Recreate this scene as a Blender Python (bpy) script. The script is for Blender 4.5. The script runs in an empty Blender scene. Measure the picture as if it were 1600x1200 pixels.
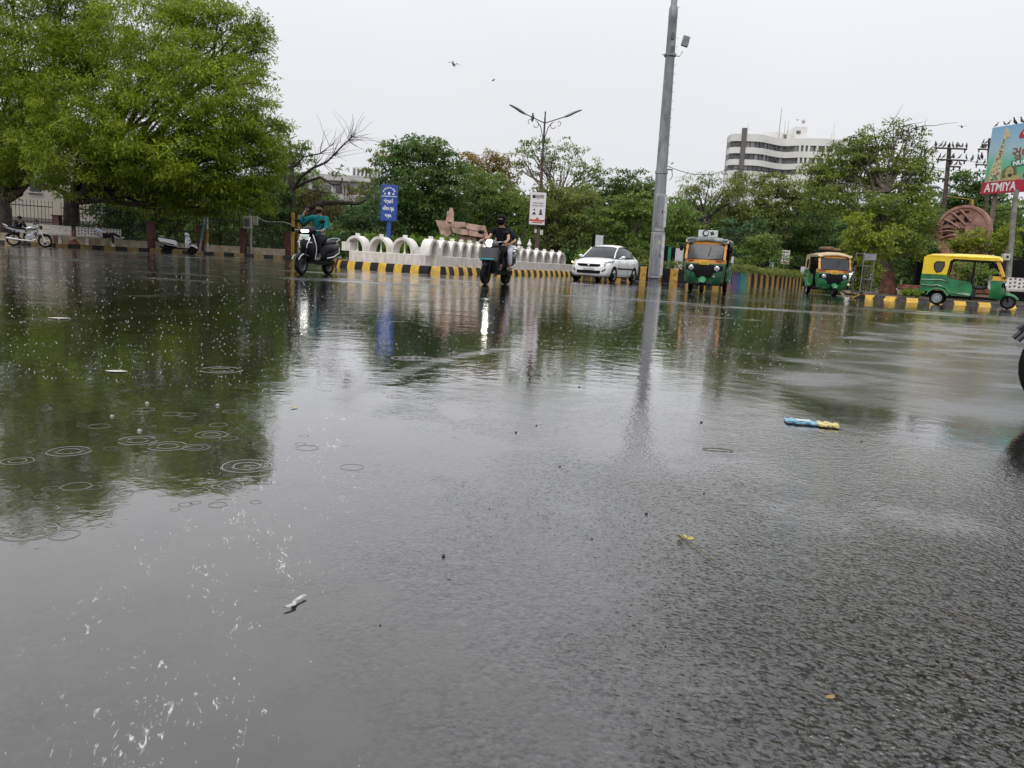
import bpy, bmesh, math, random
import numpy as np
from mathutils import Vector, Matrix, noise as mnoise
R = math.radians
PI = math.pi
random.seed(7)
rng = np.random.default_rng(11)
scene = bpy.context.scene
COL = scene.collection

# ------------------------------------------------------------------ camera
F_PX = 1180.0
CAM_H = 0.55
PITCH = math.atan(189 / F_PX)
ROLL = math.atan(0.058)
_f = Vector((0, math.cos(PITCH), -math.sin(PITCH)))
_r0 = Vector((1, 0, 0))
_u0 = Vector((0, math.sin(PITCH), math.cos(PITCH)))
CR = _r0 * math.cos(ROLL) + _u0 * math.sin(ROLL)
CU = -_r0 * math.sin(ROLL) + _u0 * math.cos(ROLL)
CF = _f
CAM = Vector((0, 0, CAM_H))
cd = bpy.data.cameras.new('camera')
cd.sensor_fit = 'HORIZONTAL'
cd.sensor_width = 36.0
cd.lens = 36.0 * F_PX / 1600.0
cd.clip_start = 0.05
cd.clip_end = 4000
cam = bpy.data.objects.new('camera', cd)
COL.objects.link(cam)
M = Matrix((CR, CU, -CF)).transposed().to_4x4()
M.translation = CAM
cam.matrix_world = M
scene.camera = cam

def ray(px, py):
    return CF + CR * ((px - 800) / F_PX) + CU * ((600 - py) / F_PX)
def W(px, py, Y):
    """point seen at photo pixel (px, py) at distance Y in front"""
    d = ray(px, py)
    return CAM + d * (Y / d.y)
def G(px, py, z=0.0):
    d = ray(px, py)
    return CAM + d * ((z - CAM_H) / d.z)
def place(px, Y, z=0.0):
    """ground point at distance Y in the column px"""
    k = (px - 800) / F_PX
    a = CR - CF * k
    X = -(a.y * Y + a.z * (z - CAM_H)) / a.x
    return Vector((X, Y, z))
def ppm(Y):
    return F_PX / Y

# ------------------------------------------------------------------ materials
def mat(name, col, rough=0.5, metal=0.0, vary=0.12, scale=6.0, bump=0.0, bscale=40.0, spec=0.5, coat=0.0,
        emit=None, estr=0.0, col2=None, stretch=None):
    m = bpy.data.materials.new(name)
    m.use_nodes = True
    nt = m.node_tree
    b = nt.nodes['Principled BSDF']
    b.inputs['Roughness'].default_value = rough
    b.inputs['Metallic'].default_value = metal
    b.inputs['Specular IOR Level'].default_value = spec
    b.inputs['Coat Weight'].default_value = coat
    b.inputs['Coat Roughness'].default_value = 0.08
    tc = nt.nodes.new('ShaderNodeTexCoord')
    vec = tc.outputs['Object']
    if stretch:
        mp = nt.nodes.new('ShaderNodeMapping')
        mp.inputs['Scale'].default_value = stretch
        nt.links.new(vec, mp.inputs['Vector'])
        vec = mp.outputs['Vector']
    n = nt.nodes.new('ShaderNodeTexNoise')
    n.inputs['Scale'].default_value = scale
    n.inputs['Detail'].default_value = 5
    nt.links.new(vec, n.inputs['Vector'])
    mx = nt.nodes.new('ShaderNodeMix')
    mx.data_type = 'RGBA'
    c = col
    if col2 is None:
        lo = [max(0, v * (1 - vary * 1.6)) for v in c]
        hi = [min(1, v * (1 + vary)) for v in c]
    else:
        lo, hi = c, col2
    mx.inputs['A'].default_value = (*lo, 1)
    mx.inputs['B'].default_value = (*hi, 1)
    mr = nt.nodes.new('ShaderNodeMapRange')
    mr.inputs['From Min'].default_value = 0.32
    mr.inputs['From Max'].default_value = 0.68
    nt.links.new(n.outputs['Fac'], mr.inputs['Value'])
    nt.links.new(mr.outputs['Result'], mx.inputs['Factor'])
    nt.links.new(mx.outputs['Result'], b.inputs['Base Color'])
    if bump:
        n2 = nt.nodes.new('ShaderNodeTexNoise')
        n2.inputs['Scale'].default_value = bscale
        n2.inputs['Detail'].default_value = 6
        nt.links.new(vec, n2.inputs['Vector'])
        bp = nt.nodes.new('ShaderNodeBump')
        bp.inputs['Strength'].default_value = bump
        bp.inputs['Distance'].default_value = 0.02
        nt.links.new(n2.outputs['Fac'], bp.inputs['Height'])
        nt.links.new(bp.outputs['Normal'], b.inputs['Normal'])
    if emit:
        b.inputs['Emission Color'].default_value = (*emit, 1)
        b.inputs['Emission Strength'].default_value = estr
    return m

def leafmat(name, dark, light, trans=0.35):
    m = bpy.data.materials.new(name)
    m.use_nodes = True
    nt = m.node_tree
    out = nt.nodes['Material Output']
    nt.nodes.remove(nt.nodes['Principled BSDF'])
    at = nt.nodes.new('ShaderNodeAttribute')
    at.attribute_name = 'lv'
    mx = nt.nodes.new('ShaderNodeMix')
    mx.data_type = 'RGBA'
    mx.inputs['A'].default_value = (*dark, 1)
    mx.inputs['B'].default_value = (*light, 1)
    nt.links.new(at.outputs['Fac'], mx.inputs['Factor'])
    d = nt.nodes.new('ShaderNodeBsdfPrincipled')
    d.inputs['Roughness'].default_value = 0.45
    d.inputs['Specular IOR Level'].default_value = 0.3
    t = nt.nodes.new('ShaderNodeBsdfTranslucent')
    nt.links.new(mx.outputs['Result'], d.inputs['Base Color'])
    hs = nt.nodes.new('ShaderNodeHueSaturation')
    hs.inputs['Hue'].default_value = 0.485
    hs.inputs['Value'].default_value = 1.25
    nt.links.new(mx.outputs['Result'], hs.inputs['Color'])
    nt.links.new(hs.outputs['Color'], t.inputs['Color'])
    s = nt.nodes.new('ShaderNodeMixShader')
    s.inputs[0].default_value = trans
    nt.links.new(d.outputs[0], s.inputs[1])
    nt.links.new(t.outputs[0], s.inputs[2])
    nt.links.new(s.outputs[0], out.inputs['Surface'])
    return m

# ------------------------------------------------------------------ object helpers
def tag(o, label=None, cat=None, group=None, kind=None):
    if label: o['label'] = label
    if cat: o['category'] = cat
    if group: o['group'] = group
    if kind: o['kind'] = kind
    return o
def thing(name, label, cat, loc=(0, 0, 0), rz=0.0, group=None):
    o = bpy.data.objects.new(name, None)
    o.empty_display_size = 0.2
    COL.objects.link(o)
    o.location = loc
    o.rotation_euler = (0, 0, rz)
    return tag(o, label, cat, group)
def copy_tree(o, parent=None):
    c = o.copy()
    COL.objects.link(c)
    c.parent = parent
    for ch in list(o.children):
        copy_tree(ch, c)
    return c

class MB:
    """collects shapes, links them as one mesh object"""
    def __init__(s):
        s.v = []; s.f = []; s.m = []; s.sm = []
    def add(s, verts, faces, m=0, smooth=False, T=None):
        o = len(s.v)
        if T is not None:
            verts = [T @ Vector(v) for v in verts]
        s.v.extend([tuple(v) for v in verts])
        for f in faces:
            s.f.append([i + o for i in f]); s.m.append(m); s.sm.append(smooth)
        return s
    def box(s, c, size, m=0, rot=None, bev=0.0, T=None, taper=1.0):
        x, y, z = size[0] / 2, size[1] / 2, size[2] / 2
        Rm = Matrix.Identity(3) if rot is None else (rot.to_matrix() if hasattr(rot, 'to_matrix') else rot)
        c = Vector(c)
        if bev <= 0:
            vs = [(-x, -y, -z), (x, -y, -z), (x, y, -z), (-x, y, -z),
                  (-x * taper, -y * taper, z), (x * taper, -y * taper, z), (x * taper, y * taper, z), (-x * taper, y * taper, z)]
            fs = [(0, 3, 2, 1), (4, 5, 6, 7), (0, 1, 5, 4), (1, 2, 6, 5), (2, 3, 7, 6), (3, 0, 4, 7)]
        else:
            b = min(bev, x * .95, y * .95, z * .95)
            vs = []
            bm = bmesh.new()
            for sx in (-1, 1):
                for sy in (-1, 1):
                    for sz in (-1, 1):
                        t = taper if sz > 0 else 1.0
                        for q in ((x - b, y - b, z), (x - b, y, z - b), (x, y - b, z - b)):
                            bm.verts.new((sx * q[0] * t, sy * q[1] * t, sz * q[2]))
            bmesh.ops.convex_hull(bm, input=bm.verts)
            bm.verts.index_update()
            vs = [v.co.copy() for v in bm.verts]
            fs = [[v.index for v in f.verts] for f in bm.faces]
            bm.free()
        vs = [c + Rm @ Vector(v) for v in vs]
        return s.add(vs, fs, m, False, T)
    def loft(s, rings, m=0, closed=True, cap=True, smooth=True, T=None):
        n = len(rings[0])
        vs = [Vector(p) for r in rings for p in r]
        fs = []
        k = n if closed else n - 1
        for i in range(len(rings) - 1):
            for j in range(k):
                a = i * n + j; b = i * n + (j + 1) % n
                fs.append((a, b, b + n, a + n))
        if cap and closed:
            fs.append(tuple(range(n - 1, -1, -1)))
            fs.append(tuple((len(rings) - 1) * n + j for j in range(n)))
        return s.add(vs, fs, m, smooth, T)
    def tube(s, pts, rad, n=8, m=0, smooth=True, T=None, cap=True):
        pts = [Vector(p) for p in pts]
        if not hasattr(rad, '__len__'): rad = [rad] * len(pts)
        rings = []
        up = Vector((0, 0, 1))
        prev = None
        for i, p in enumerate(pts):
            d = (pts[min(i + 1, len(pts) - 1)] - pts[max(i - 1, 0)])
            if d.length < 1e-9: d = Vector((0, 0, 1))
            d.normalize()
            if prev is None:
                a = d.cross(up)
                if a.length < 1e-3: a = d.cross(Vector((1, 0, 0)))
            else:
                a = prev - d * prev.dot(d)
                if a.length < 1e-4: a = d.cross(up)
            a.normalize(); prev = a
            b = d.cross(a)
            rings.append([p + (a * math.cos(t) + b * math.sin(t)) * rad[i] for t in (2 * PI * k / n for k in range(n))])
        return s.loft(rings, m, True, cap, smooth, T)
    def lathe(s, prof, n=20, axis='Z', c=(0, 0, 0), m=0, smooth=True, T=None, cap=True):
        c = Vector(c); rings = []
        for r, h in prof:
            ring = []
            for k in range(n):
                t = 2 * PI * k / n
                x, y = r * math.cos(t), r * math.sin(t)
                p = {'Z': (x, y, h), 'Y': (x, h, -y), 'X': (h, x, y)}[axis]
                ring.append(c + Vector(p))
            rings.append(ring)
        return s.loft(rings, m, True, cap, smooth, T)
    def ell(s, c, r, m=0, seg=14, rings=9, T=None):
        c = Vector(c)
        prof = []
        for i in range(rings + 1):
            t = PI * i / rings
            prof.append([c + Vector((r[0] * max(math.sin(t), .01) * math.cos(a), r[1] * max(math.sin(t), .01) * math.sin(a), -r[2] * math.cos(t)))
                         for a in (2 * PI * k / seg for k in range(seg))])
        return s.loft(prof, m, True, True, True, T)
    def prism(s, poly, d0, d1, plane='XZ', m=0, T=None, smooth=False):
        """extruded 2-D polygon: plane 'XZ' goes along Y, 'YZ' along X, 'XY' along Z"""
        def P(u, v, d):
            return {'XZ': (u, d, v), 'YZ': (d, u, v), 'XY': (u, v, d)}[plane]
        n = len(poly)
        vs = [P(u, v, d0) for u, v in poly] + [P(u, v, d1) for u, v in poly]
        fs = [tuple(range(n)), tuple(range(2 * n - 1, n - 1, -1))]
        fs += [(i, i + n, (i + 1) % n + n, (i + 1) % n) for i in range(n)]
        return s.add(vs, fs, m, smooth, T)
    def quad(s, a, b, c, d, m=0):
        return s.add([a, b, c, d], [(0, 1, 2, 3)], m)
    def build(s, name, mats, parent=None, sharp=38, fix=True):
        me = bpy.data.meshes.new(name)
        me.from_pydata(s.v, [], s.f)
        if not isinstance(mats, (list, tuple)): mats = [mats]
        for mm in mats: me.materials.append(mm)
        me.polygons.foreach_set('material_index', s.m)
        me.polygons.foreach_set('use_smooth', s.sm)
        if fix:
            bm = bmesh.new(); bm.from_mesh(me)
            bmesh.ops.recalc_face_normals(bm, faces=bm.faces)
            bm.to_mesh(me); bm.free()
        try: me.set_sharp_from_angle(angle=R(sharp))
        except Exception: pass
        me.update()
        o = bpy.data.objects.new(name, me)
        COL.objects.link(o)
        if parent is not None: o.parent = parent
        return o

def text_mesh(name, body, size, m, parent=None, loc=(0, 0, 0), rot=(0, 0, 0), width=None, ext=0.004, bold=0.0, align='CENTER'):
    c = bpy.data.curves.new(name, 'FONT')
    c.body = body; c.size = size; c.extrude = ext; c.offset = bold
    c.align_x = align; c.align_y = 'CENTER'; c.resolution_u = 3
    o = bpy.data.objects.new('t', c)
    COL.objects.link(o)
    bpy.context.view_layer.update()
    dg = bpy.context.evaluated_depsgraph_get()
    me = bpy.data.meshes.new_from_object(o.evaluated_get(dg))
    bpy.data.objects.remove(o)
    bpy.data.curves.remove(c)
    me.name = name
    if width:
        xs = [v.co.x for v in me.vertices]
        w = max(xs) - min(xs)
        if w > 1e-6:
            for v in me.vertices: v.co.x *= width / w
    me.materials.clear(); me.materials.append(m)
    o = bpy.data.objects.new(name, me)
    COL.objects.link(o)
    o.location = loc; o.rotation_euler = rot
    if parent is not None: o.parent = parent
    return o

def skin(name, pts, edges, rads, m, parent=None, sub=2, root=0):
    """one continuous surface grown over a skeleton"""
    me = bpy.data.meshes.new(name)
    me.from_pydata([tuple(p) for p in pts], edges, [])
    o = bpy.data.objects.new(name, me)
    COL.objects.link(o)
    mod = o.modifiers.new('s', 'SKIN'); mod.use_smooth_shade = True; mod.branch_smoothing = 0.6
    sd = o.modifiers.new('d', 'SUBSURF'); sd.levels = sub; sd.render_levels = sub
    for i, v in enumerate(me.skin_vertices[0].data):
        r = rads[i]
        v.radius = r if hasattr(r, '__len__') else (r, r)
        v.use_root = (i == root)
    bpy.context.view_layer.update()
    dg = bpy.context.evaluated_depsgraph_get()
    nm = bpy.data.meshes.new_from_object(o.evaluated_get(dg))
    nm.name = name
    nm.materials.clear(); nm.materials.append(m)
    for p in nm.polygons: p.use_smooth = True
    bpy.data.objects.remove(o)
    bpy.data.meshes.remove(me)
    o = bpy.data.objects.new(name, nm)
    COL.objects.link(o)
    if parent is not None: o.parent = parent
    return o

# ------------------------------------------------------------------ shared materials
black = mat('black_plastic', (0.009, 0.009, 0.010), 0.45, spec=.10)
rubber = mat('rubber', (0.010, 0.010, 0.010), 0.75, bump=.2, bscale=60, spec=.1)
rim_dark = mat('rim_grey', (.10, .10, .105), .4, .6)
chrome = mat('chrome', (0.7, 0.7, 0.72), 0.15, 1.0)
steel = mat('dull_steel', (0.35, 0.36, 0.37), 0.4, 0.8)
glass_dark = mat('dark_glass', (0.02, 0.028, 0.032), 0.05, spec=.5)
lamp_glass = mat('lamp_glass', (0.34, 0.35, 0.36), 0.12, spec=.8)
lamp_lit = mat('lit_lamp', (0.9, 0.9, 0.85), 0.2, emit=(1, .97, .88), estr=9.0)
white_paint = mat('white_paint', (0.78, 0.78, 0.77), 0.25, vary=.03, coat=.6)
plate_white = mat('plate_white', (0.6, 0.66, 0.64), 0.4)
plate_yellow = mat('plate_yellow', (0.75, 0.5, 0.04), 0.4)
dark_mark = mat('plate_marks', (0.05, 0.05, 0.05), 0.5)
skin_m = mat('skin_tone', (0.27, 0.145, 0.085), 0.5, vary=.08)
skin_l = mat('light_skin_tone', (0.42, 0.24, 0.16), 0.5, vary=.08)
hair_m = mat('hair', (0.010, 0.008, 0.007), 0.7, spec=.15)
# ------------------------------------------------------------------ sky and light
SUN_EL, SUN_AZ = R(58), R(205)
w = bpy.data.worlds.new('World')
scene.world = w
w.use_nodes = True
nt = w.node_tree
bg = nt.nodes['Background']
sky = nt.nodes.new('ShaderNodeTexSky')
sky.sky_type = 'NISHITA'
sky.sun_disc = False
sky.sun_elevation = SUN_EL
sky.sun_rotation = SUN_AZ
sky.dust_density = 6.0
sky.air_density = 1.0
hs = nt.nodes.new('ShaderNodeHueSaturation')
hs.inputs['Saturation'].default_value = 0.12
nt.links.new(sky.outputs[0], hs.inputs['Color'])
tc = nt.nodes.new('ShaderNodeTexCoord')
sp = nt.nodes.new('ShaderNodeSeparateXYZ')
nt.links.new(tc.outputs['Generated'], sp.inputs[0])
mr = nt.nodes.new('ShaderNodeMapRange')     # an overcast sky is brighter overhead than at the horizon
mr.interpolation_type = 'SMOOTHSTEP'
mr.inputs['From Min'].default_value = 0.10
mr.inputs['From Max'].default_value = 0.85
mr.inputs['To Min'].default_value = 8.65
mr.inputs['To Max'].default_value = 13.5
nt.links.new(sp.outputs['Z'], mr.inputs['Value'])
nz = nt.nodes.new('ShaderNodeTexNoise')     # cloud cover, barely modelled
nz.inputs['Scale'].default_value = 2.2
nz.inputs['Detail'].default_value = 4
nt.links.new(tc.outputs['Generated'], nz.inputs['Vector'])
nr = nt.nodes.new('ShaderNodeMapRange')
nr.inputs['From Min'].default_value = 0.3; nr.inputs['From Max'].default_value = 0.7
nr.inputs['To Min'].default_value = 0.975; nr.inputs['To Max'].default_value = 1.02
nt.links.new(nz.outputs['Fac'], nr.inputs['Value'])
mu = nt.nodes.new('ShaderNodeMath'); mu.operation = 'MULTIPLY'
nt.links.new(mr.outputs[0], mu.inputs[0]); nt.links.new(nr.outputs[0], mu.inputs[1])
vm = nt.nodes.new('ShaderNodeVectorMath'); vm.operation = 'SCALE'
vm.inputs[0].default_value = (0.985, 0.995, 1.04)
nt.links.new(mu.outputs[0], vm.inputs['Scale'])
mx = nt.nodes.new('ShaderNodeMix'); mx.data_type = 'RGBA'
mx.inputs['Factor'].default_value = 0.93
nt.links.new(hs.outputs['Color'], mx.inputs['A'])
nt.links.new(vm.outputs[0], mx.inputs['B'])
nt.links.new(mx.outputs['Result'], bg.inputs['Color'])
bg.inputs['Strength'].default_value = 0.1
sd = bpy.data.lights.new('sun', 'SUN')
sd.energy = 1.4
sd.angle = R(25)
sd.color = (1.0, 0.97, 0.93)
so = bpy.data.objects.new('sun', sd)
COL.objects.link(so)
sdir = Vector((math.sin(SUN_AZ) * math.cos(SUN_EL), math.cos(SUN_AZ) * math.cos(SUN_EL), math.sin(SUN_EL)))
so.rotation_euler = sdir.to_track_quat('Z', 'Y').to_euler()
so.location = (0, -20, 40)
vs = scene.view_settings
vs.view_transform = 'Standard'; vs.look = 'None'; vs.gamma = 1.0; vs.exposure = 0.0
vs.use_curve_mapping = False
scene.render.engine = 'CYCLES'
cy = scene.cycles
cy.max_bounces = 6; cy.diffuse_bounces = 3; cy.glossy_bounces = 3; cy.transmission_bounces = 4; cy.transparent_max_bounces = 6
cy.caustics_reflective = False; cy.caustics_refractive = False
cy.sample_clamp_indirect = 4.0
cy.use_denoising = True
try: cy.denoiser = 'OPENIMAGEDENOISE'
except Exception: pass

# ------------------------------------------------------------------ wet road
def smooth(a, b, x):
    t = np.clip((x - a) / (b - a), 0, 1)
    return t * t * (3 - 2 * t)
def vnoise(x, y, seed=0):
    r = np.random.default_rng(seed)
    tab = r.random((256, 256))
    xi = np.floor(x).astype(int); yi = np.floor(y).astype(int)
    fx = x - xi; fy = y - yi
    fx = fx * fx * (3 - 2 * fx); fy = fy * fy * (3 - 2 * fy)
    a = tab[xi % 256, yi % 256]; b = tab[(xi + 1) % 256, yi % 256]
    c = tab[xi % 256, (yi + 1) % 256]; d = tab[(xi + 1) % 256, (yi + 1) % 256]
    return (a * (1 - fx) + b * fx) * (1 - fy) + (c * (1 - fx) + d * fx) * fy
def fbm(x, y, seed=0, o=4):
    s = 0; a = .5; n = 0
    for i in range(o):
        s = s + a * vnoise(x, y, seed + i); n += a
        x = x * 2.03 + 11.7; y = y * 2.03 + 5.3; a *= .55
    return s / n
def seg_dist(X, Y, ax, ay, bx, by):
    dx, dy = bx - ax, by - ay
    t = np.clip(((X - ax) * dx + (Y - ay) * dy) / (dx * dx + dy * dy), 0, 1)
    return np.hypot(X - ax - t * dx, Y - ay - t * dy)

# one sheet: dense near the camera, wide enough for the whole junction
ny, nx = 420, 360
yy = np.concatenate([[-6.0, -2.0, -.5], 0.25 * np.exp(np.linspace(0, math.log(150 / .25), ny - 3))])
uu = np.linspace(-1, 1, nx)
half = 1.15 + 0.95 * np.maximum(yy, 0.0)
half[:3] = 7.0
X = uu[None, :] * half[:, None]
X = X + np.sign(X) * (np.abs(uu[None, :]) ** 8) * 40.0 * (yy[:, None] > 12)
Y = np.repeat(yy[:, None], nx, 1)
# standing water: left of a line near the camera, across most of the middle distance
nlo = fbm(X * .9, Y * .9, 3)
nmid = fbm(X * 3.1, Y * 3.1, 9)
xb = np.interp(Y, [0, .8, 1.3, 2.0, 3.0, 4.2, 5.5, 9, 16, 30], [0.1, -.02, -.18, -.32, -.45, .9, 2.6, 5.0, 9.0, 30])
wtr = smooth(-.75, .75, (xb - X) / (0.35 + .22 * Y) + (nlo - .5) * .9 + (nmid - .5) * .25)
patch = seg_dist(X, Y, 2.3, 3.9, 6.6, 10.2) / (0.5 + .10 * Y)
wtr = wtr * smooth(.7, 1.3, patch + (nmid - .5) * .6)
far_streak = fbm(X * .16, Y * .55, 21)
wtr = wtr * (1 - smooth(.50, .64, far_streak) * smooth(8, 15, Y) * .9)
far_str2 = fbm(X * .5 + Y * .12, Y * 1.7, 27)
wtr = wtr * (1 - smooth(.56, .68, far_str2) * smooth(5, 9, Y) * .7)
# worn tyre tracks that carry less water
for (ax, ay, bx, by, wd, am) in ((-0.9, 3.1, 0.0, 5.4, .10, .5), (-9, 11.5, -2, 9.8, .12, .6), (-11, 21, 8, 19.2, .22, .8), (-14, 27, 6, 23.5, .28, .8)):
    wtr = wtr * (1 - am * smooth(1.6, .3, seg_dist(X, Y, ax, ay, bx, by) / wd))
def gxy_(q):
    g_ = G(*q); return g_.x, g_.y
rough_far = smooth(.35, .75, fbm(X * .35, Y * .8, 33)) * smooth(6, 14, Y)
rough_far = np.maximum(rough_far, smooth(1.25, .75, patch + (nmid - .5) * .5) * np.clip(2.6 * (fbm(X * 2.0, Y * 3.4, 61) - .24), .55, 1.25))
tr_ = [gxy_(q) for q in ((790, 545), (690, 562), (600, 592), (535, 622))]
for (a, b) in zip(tr_, tr_[1:]):
    rough_far = np.maximum(rough_far, 1.3 * smooth(1.5, .4, seg_dist(X, Y, *a, *b) / .055))
for (a, b) in (((0, 505), (420, 478)), ((640, 470), (900, 462)), ((860, 480), (1180, 500)), ((100, 470), (330, 455)), ((1130, 545), (1420, 590))):
    rough_far = np.maximum(rough_far, .9 * smooth(1.8, .3, seg_dist(X, Y, *gxy_(a), *gxy_(b)) / .16 + (nmid - .5) * 1.5))
mud = np.clip(.35 + .9 * (fbm(X * 1.3, Y * 1.3, 41) - .5) + .35 * wtr * smooth(3.2, 1.2, Y), 0, 1)
nb_ = fbm(X * 2.2 + 5, Y * 2.2, 51)
rr = np.clip((smooth(-.25, .75, X + .25 * (1 - Y) + (nlo - .5) * .8) * smooth(3.2, 1.0, Y) * smooth(.30, .62, nb_ + .12 * smooth(1.4, .8, Y))) * .9 + .15 * nmid, 0, 1)   # how bare the aggregate stands
def gxy(px, py):
    g_ = G(px, py); return g_.x, g_.y
foamv = np.zeros_like(X)
for (a, b_, c_, wd, am) in (((530, 640), (480, 800), (150, 1190), .24, .95), ((500, 690), (330, 900), (300, 1200), .22, .9), ((480, 660), (250, 860), (60, 1100), .22, .85), ((560, 1230), (420, 1130), (330, 1060), .07, .7)):
    (ax, ay), (bx, by), (cx, cy_) = gxy(*a), gxy(*b_), gxy(*c_)
    dd = np.minimum(seg_dist(X, Y, ax, ay, bx, by), seg_dist(X, Y, bx, by, cx, cy_))
    foamv = np.maximum(foamv, am * np.exp(-(dd / wd) ** 2))
V = np.stack([X, Y, np.zeros_like(X)], -1).reshape(-1, 3)
idx = np.arange(ny * nx).reshape(ny, nx)
Fq = np.stack([idx[:-1, :-1], idx[:-1, 1:], idx[1:, 1:], idx[1:, :-1]], -1).reshape(-1, 4)
def np_mesh(name, V, Fq):
    me = bpy.data.meshes.new(name)
    me.vertices.add(len(V)); me.vertices.foreach_set('co', V.astype(np.float32).ravel())
    k = Fq.shape[1]
    me.loops.add(Fq.size); me.loops.foreach_set('vertex_index', Fq.astype(np.int32).ravel())
    me.polygons.add(len(Fq))
    me.polygons.foreach_set('loop_start', np.arange(0, Fq.size, k, dtype=np.int32))
    me.update(calc_edges=True)
    return me
rd = np_mesh('road', V, Fq)
for nm, arr in (('water', wtr), ('mud', mud), ('bare', rr), ('farrough', rough_far), ('foam', foamv)):
    a = rd.attributes.new(nm, 'FLOAT', 'POINT')
    a.data.foreach_set('value', arr.astype(np.float32).ravel())
for p in rd.polygons: p.use_smooth = True

def road_material():
    m = bpy.data.materials.new('wet_asphalt'); m.use_nodes = True
    nt = m.node_tree; N = nt.nodes; L = nt.links
    b = N['Principled BSDF']
    def attr(n):
        a = N.new('ShaderNodeAttribute'); a.attribute_name = n; return a.outputs['Fac']
    def math_(op, a, b_=None, c=None):
        n = N.new('ShaderNodeMath'); n.operation = op
        for i, q in enumerate((a, b_, c)):
            if q is None: continue
            if isinstance(q, (int, float)): n.inputs[i].default_value = q
            else: L.new(q, n.inputs[i])
        return n.outputs[0]
    def rng_(v, a, b_, c=0., d=1., clamp=True):
        n = N.new('ShaderNodeMapRange'); n.clamp = clamp
        L.new(v, n.inputs[0]); n.inputs[1].default_value = a; n.inputs[2].default_value = b_
        n.inputs[3].default_value = c; n.inputs[4].default_value = d
        return n.outputs[0]
    def noise_(scale, detail=4, vec=None, rough=.55):
        n = N.new('ShaderNodeTexNoise'); n.inputs['Scale'].default_value = scale
        n.inputs['Detail'].default_value = detail; n.inputs['Roughness'].default_value = rough
        L.new(vec or pos, n.inputs['Vector']); return n.outputs['Fac']
    def mixc(f, a, b_):
        n = N.new('ShaderNodeMix'); n.data_type = 'RGBA'
        L.new(f, n.inputs['Factor'])
        for k, q in (('A', a), ('B', b_)):
            if isinstance(q, tuple): n.inputs[k].default_value = (*q, 1)
            else: L.new(q, n.inputs[k])
        return n.outputs['Result']
    ge = N.new('ShaderNodeNewGeometry'); pos = ge.outputs['Position']
    ln = N.new('ShaderNodeVectorMath'); ln.operation = 'LENGTH'; L.new(pos, ln.inputs[0])
    dist = ln.outputs['Value']
    wat, mudv, bare, fr = attr('water'), attr('mud'), attr('bare'), attr('farrough')
    grain = noise_(190, 3)
    vor = N.new('ShaderNodeTexVoronoi'); vor.inputs['Scale'].default_value = 100; L.new(pos, vor.inputs['Vector'])
    vor.feature = 'F1'
    clump = noise_(38, 5)
    patchn = noise_(7, 5)
    # film edge: aggregate pokes through the film where the grain is high
    wbig = math_('ADD', math_('ADD', wat, rng_(patchn, .3, .7, -.16, .16)), rng_(noise_(1.7, 4), .3, .7, -.30, .34))
    wf = rng_(wbig, .18, .82)
    dry = math_('SUBTRACT', 1.0, wf)
    # colour of the wet surface itself: dark aggregate, brown silt in and under the water
    cs = N.new('ShaderNodeSeparateColor'); L.new(vor.outputs['Color'], cs.inputs[0])
    asph = mixc(math_('POWER', cs.outputs[0], 2.5), (.008, .008, .009), (.060, .058, .057))
    asph = mixc(rng_(clump, .35, .7), asph, (.024, .022, .021))
    silt = mixc(rng_(patchn, .3, .7), (.028, .023, .018), (.044, .038, .032))
    silt_f = math_('MULTIPLY', rng_(mudv, .15, .75), math_('ADD', math_('MULTIPLY', wf, .75), .18))
    base = mixc(silt_f, asph, silt)
    # foam drawn out in threads by the run-off
    fm = attr('foam')
    fmap = N.new('ShaderNodeMapping'); fmap.vector_type = 'TEXTURE'; fmap.inputs['Rotation'].default_value = (0, 0, R(19)); fmap.inputs['Scale'].default_value = (1.0, 3.3, 1.0); L.new(pos, fmap.inputs['Vector'])
    fd = N.new('ShaderNodeTexNoise'); fd.inputs['Scale'].default_value = 105; fd.inputs['Detail'].default_value = 6; fd.inputs['Roughness'].default_value = .62; fd.inputs['Distortion'].default_value = 1.1
    L.new(fmap.outputs['Vector'], fd.inputs['Vector'])
    fb = noise_(14, 3, fmap.outputs['Vector'])
    fth = math_('ADD', fd.outputs['Fac'], math_('MULTIPLY', math_('SUBTRACT', fb, .5), .42))
    fth = math_('ADD', fth, math_('MULTIPLY', math_('SUBTRACT', fm, 1.0), .30))
    foam = math_('MULTIPLY', rng_(fth, .592, .69), rng_(fm, .02, .3))
    base = mixc(foam, base, (.46, .455, .45))
    L.new(base, b.inputs['Base Color'])
    ro = math_('ADD', math_('MULTIPLY', dry, .05), .014)
    ro = math_('ADD', ro, math_('MULTIPLY', math_('MULTIPLY', math_('ADD', math_('MULTIPLY', dry, .6), .4), fr), .22))
    ro = math_('ADD', ro, math_('MULTIPLY', foam, .4))
    L.new(ro, b.inputs['Roughness'])
    b.inputs['IOR'].default_value = 1.55
    # pits between the stones hold no film and stay dark
    pn = noise_(118, 3); pn2 = noise_(42, 3)
    pit = rng_(math_('ADD', pn, math_('MULTIPLY', math_('SUBTRACT', pn2, .5), .55)), .52, .59)
    pit = math_('MULTIPLY', pit, math_('MULTIPLY', math_('POWER', dry, .7), math_('ADD', math_('MULTIPLY', bare, .92), .20)))
    pit = math_('MULTIPLY', pit, rng_(dist, 1.1, 4.0, 1.0, .25))
    keep = math_('SUBTRACT', 1.0, math_('MULTIPLY', pit, .92))
    L.new(keep, b.inputs['Coat Weight'])
    L.new(math_('MULTIPLY', keep, .5), b.inputs['Specular IOR Level'])
    b.inputs['Coat IOR'].default_value = 1.45
    L.new(ro, b.inputs['Coat Roughness'])
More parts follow.
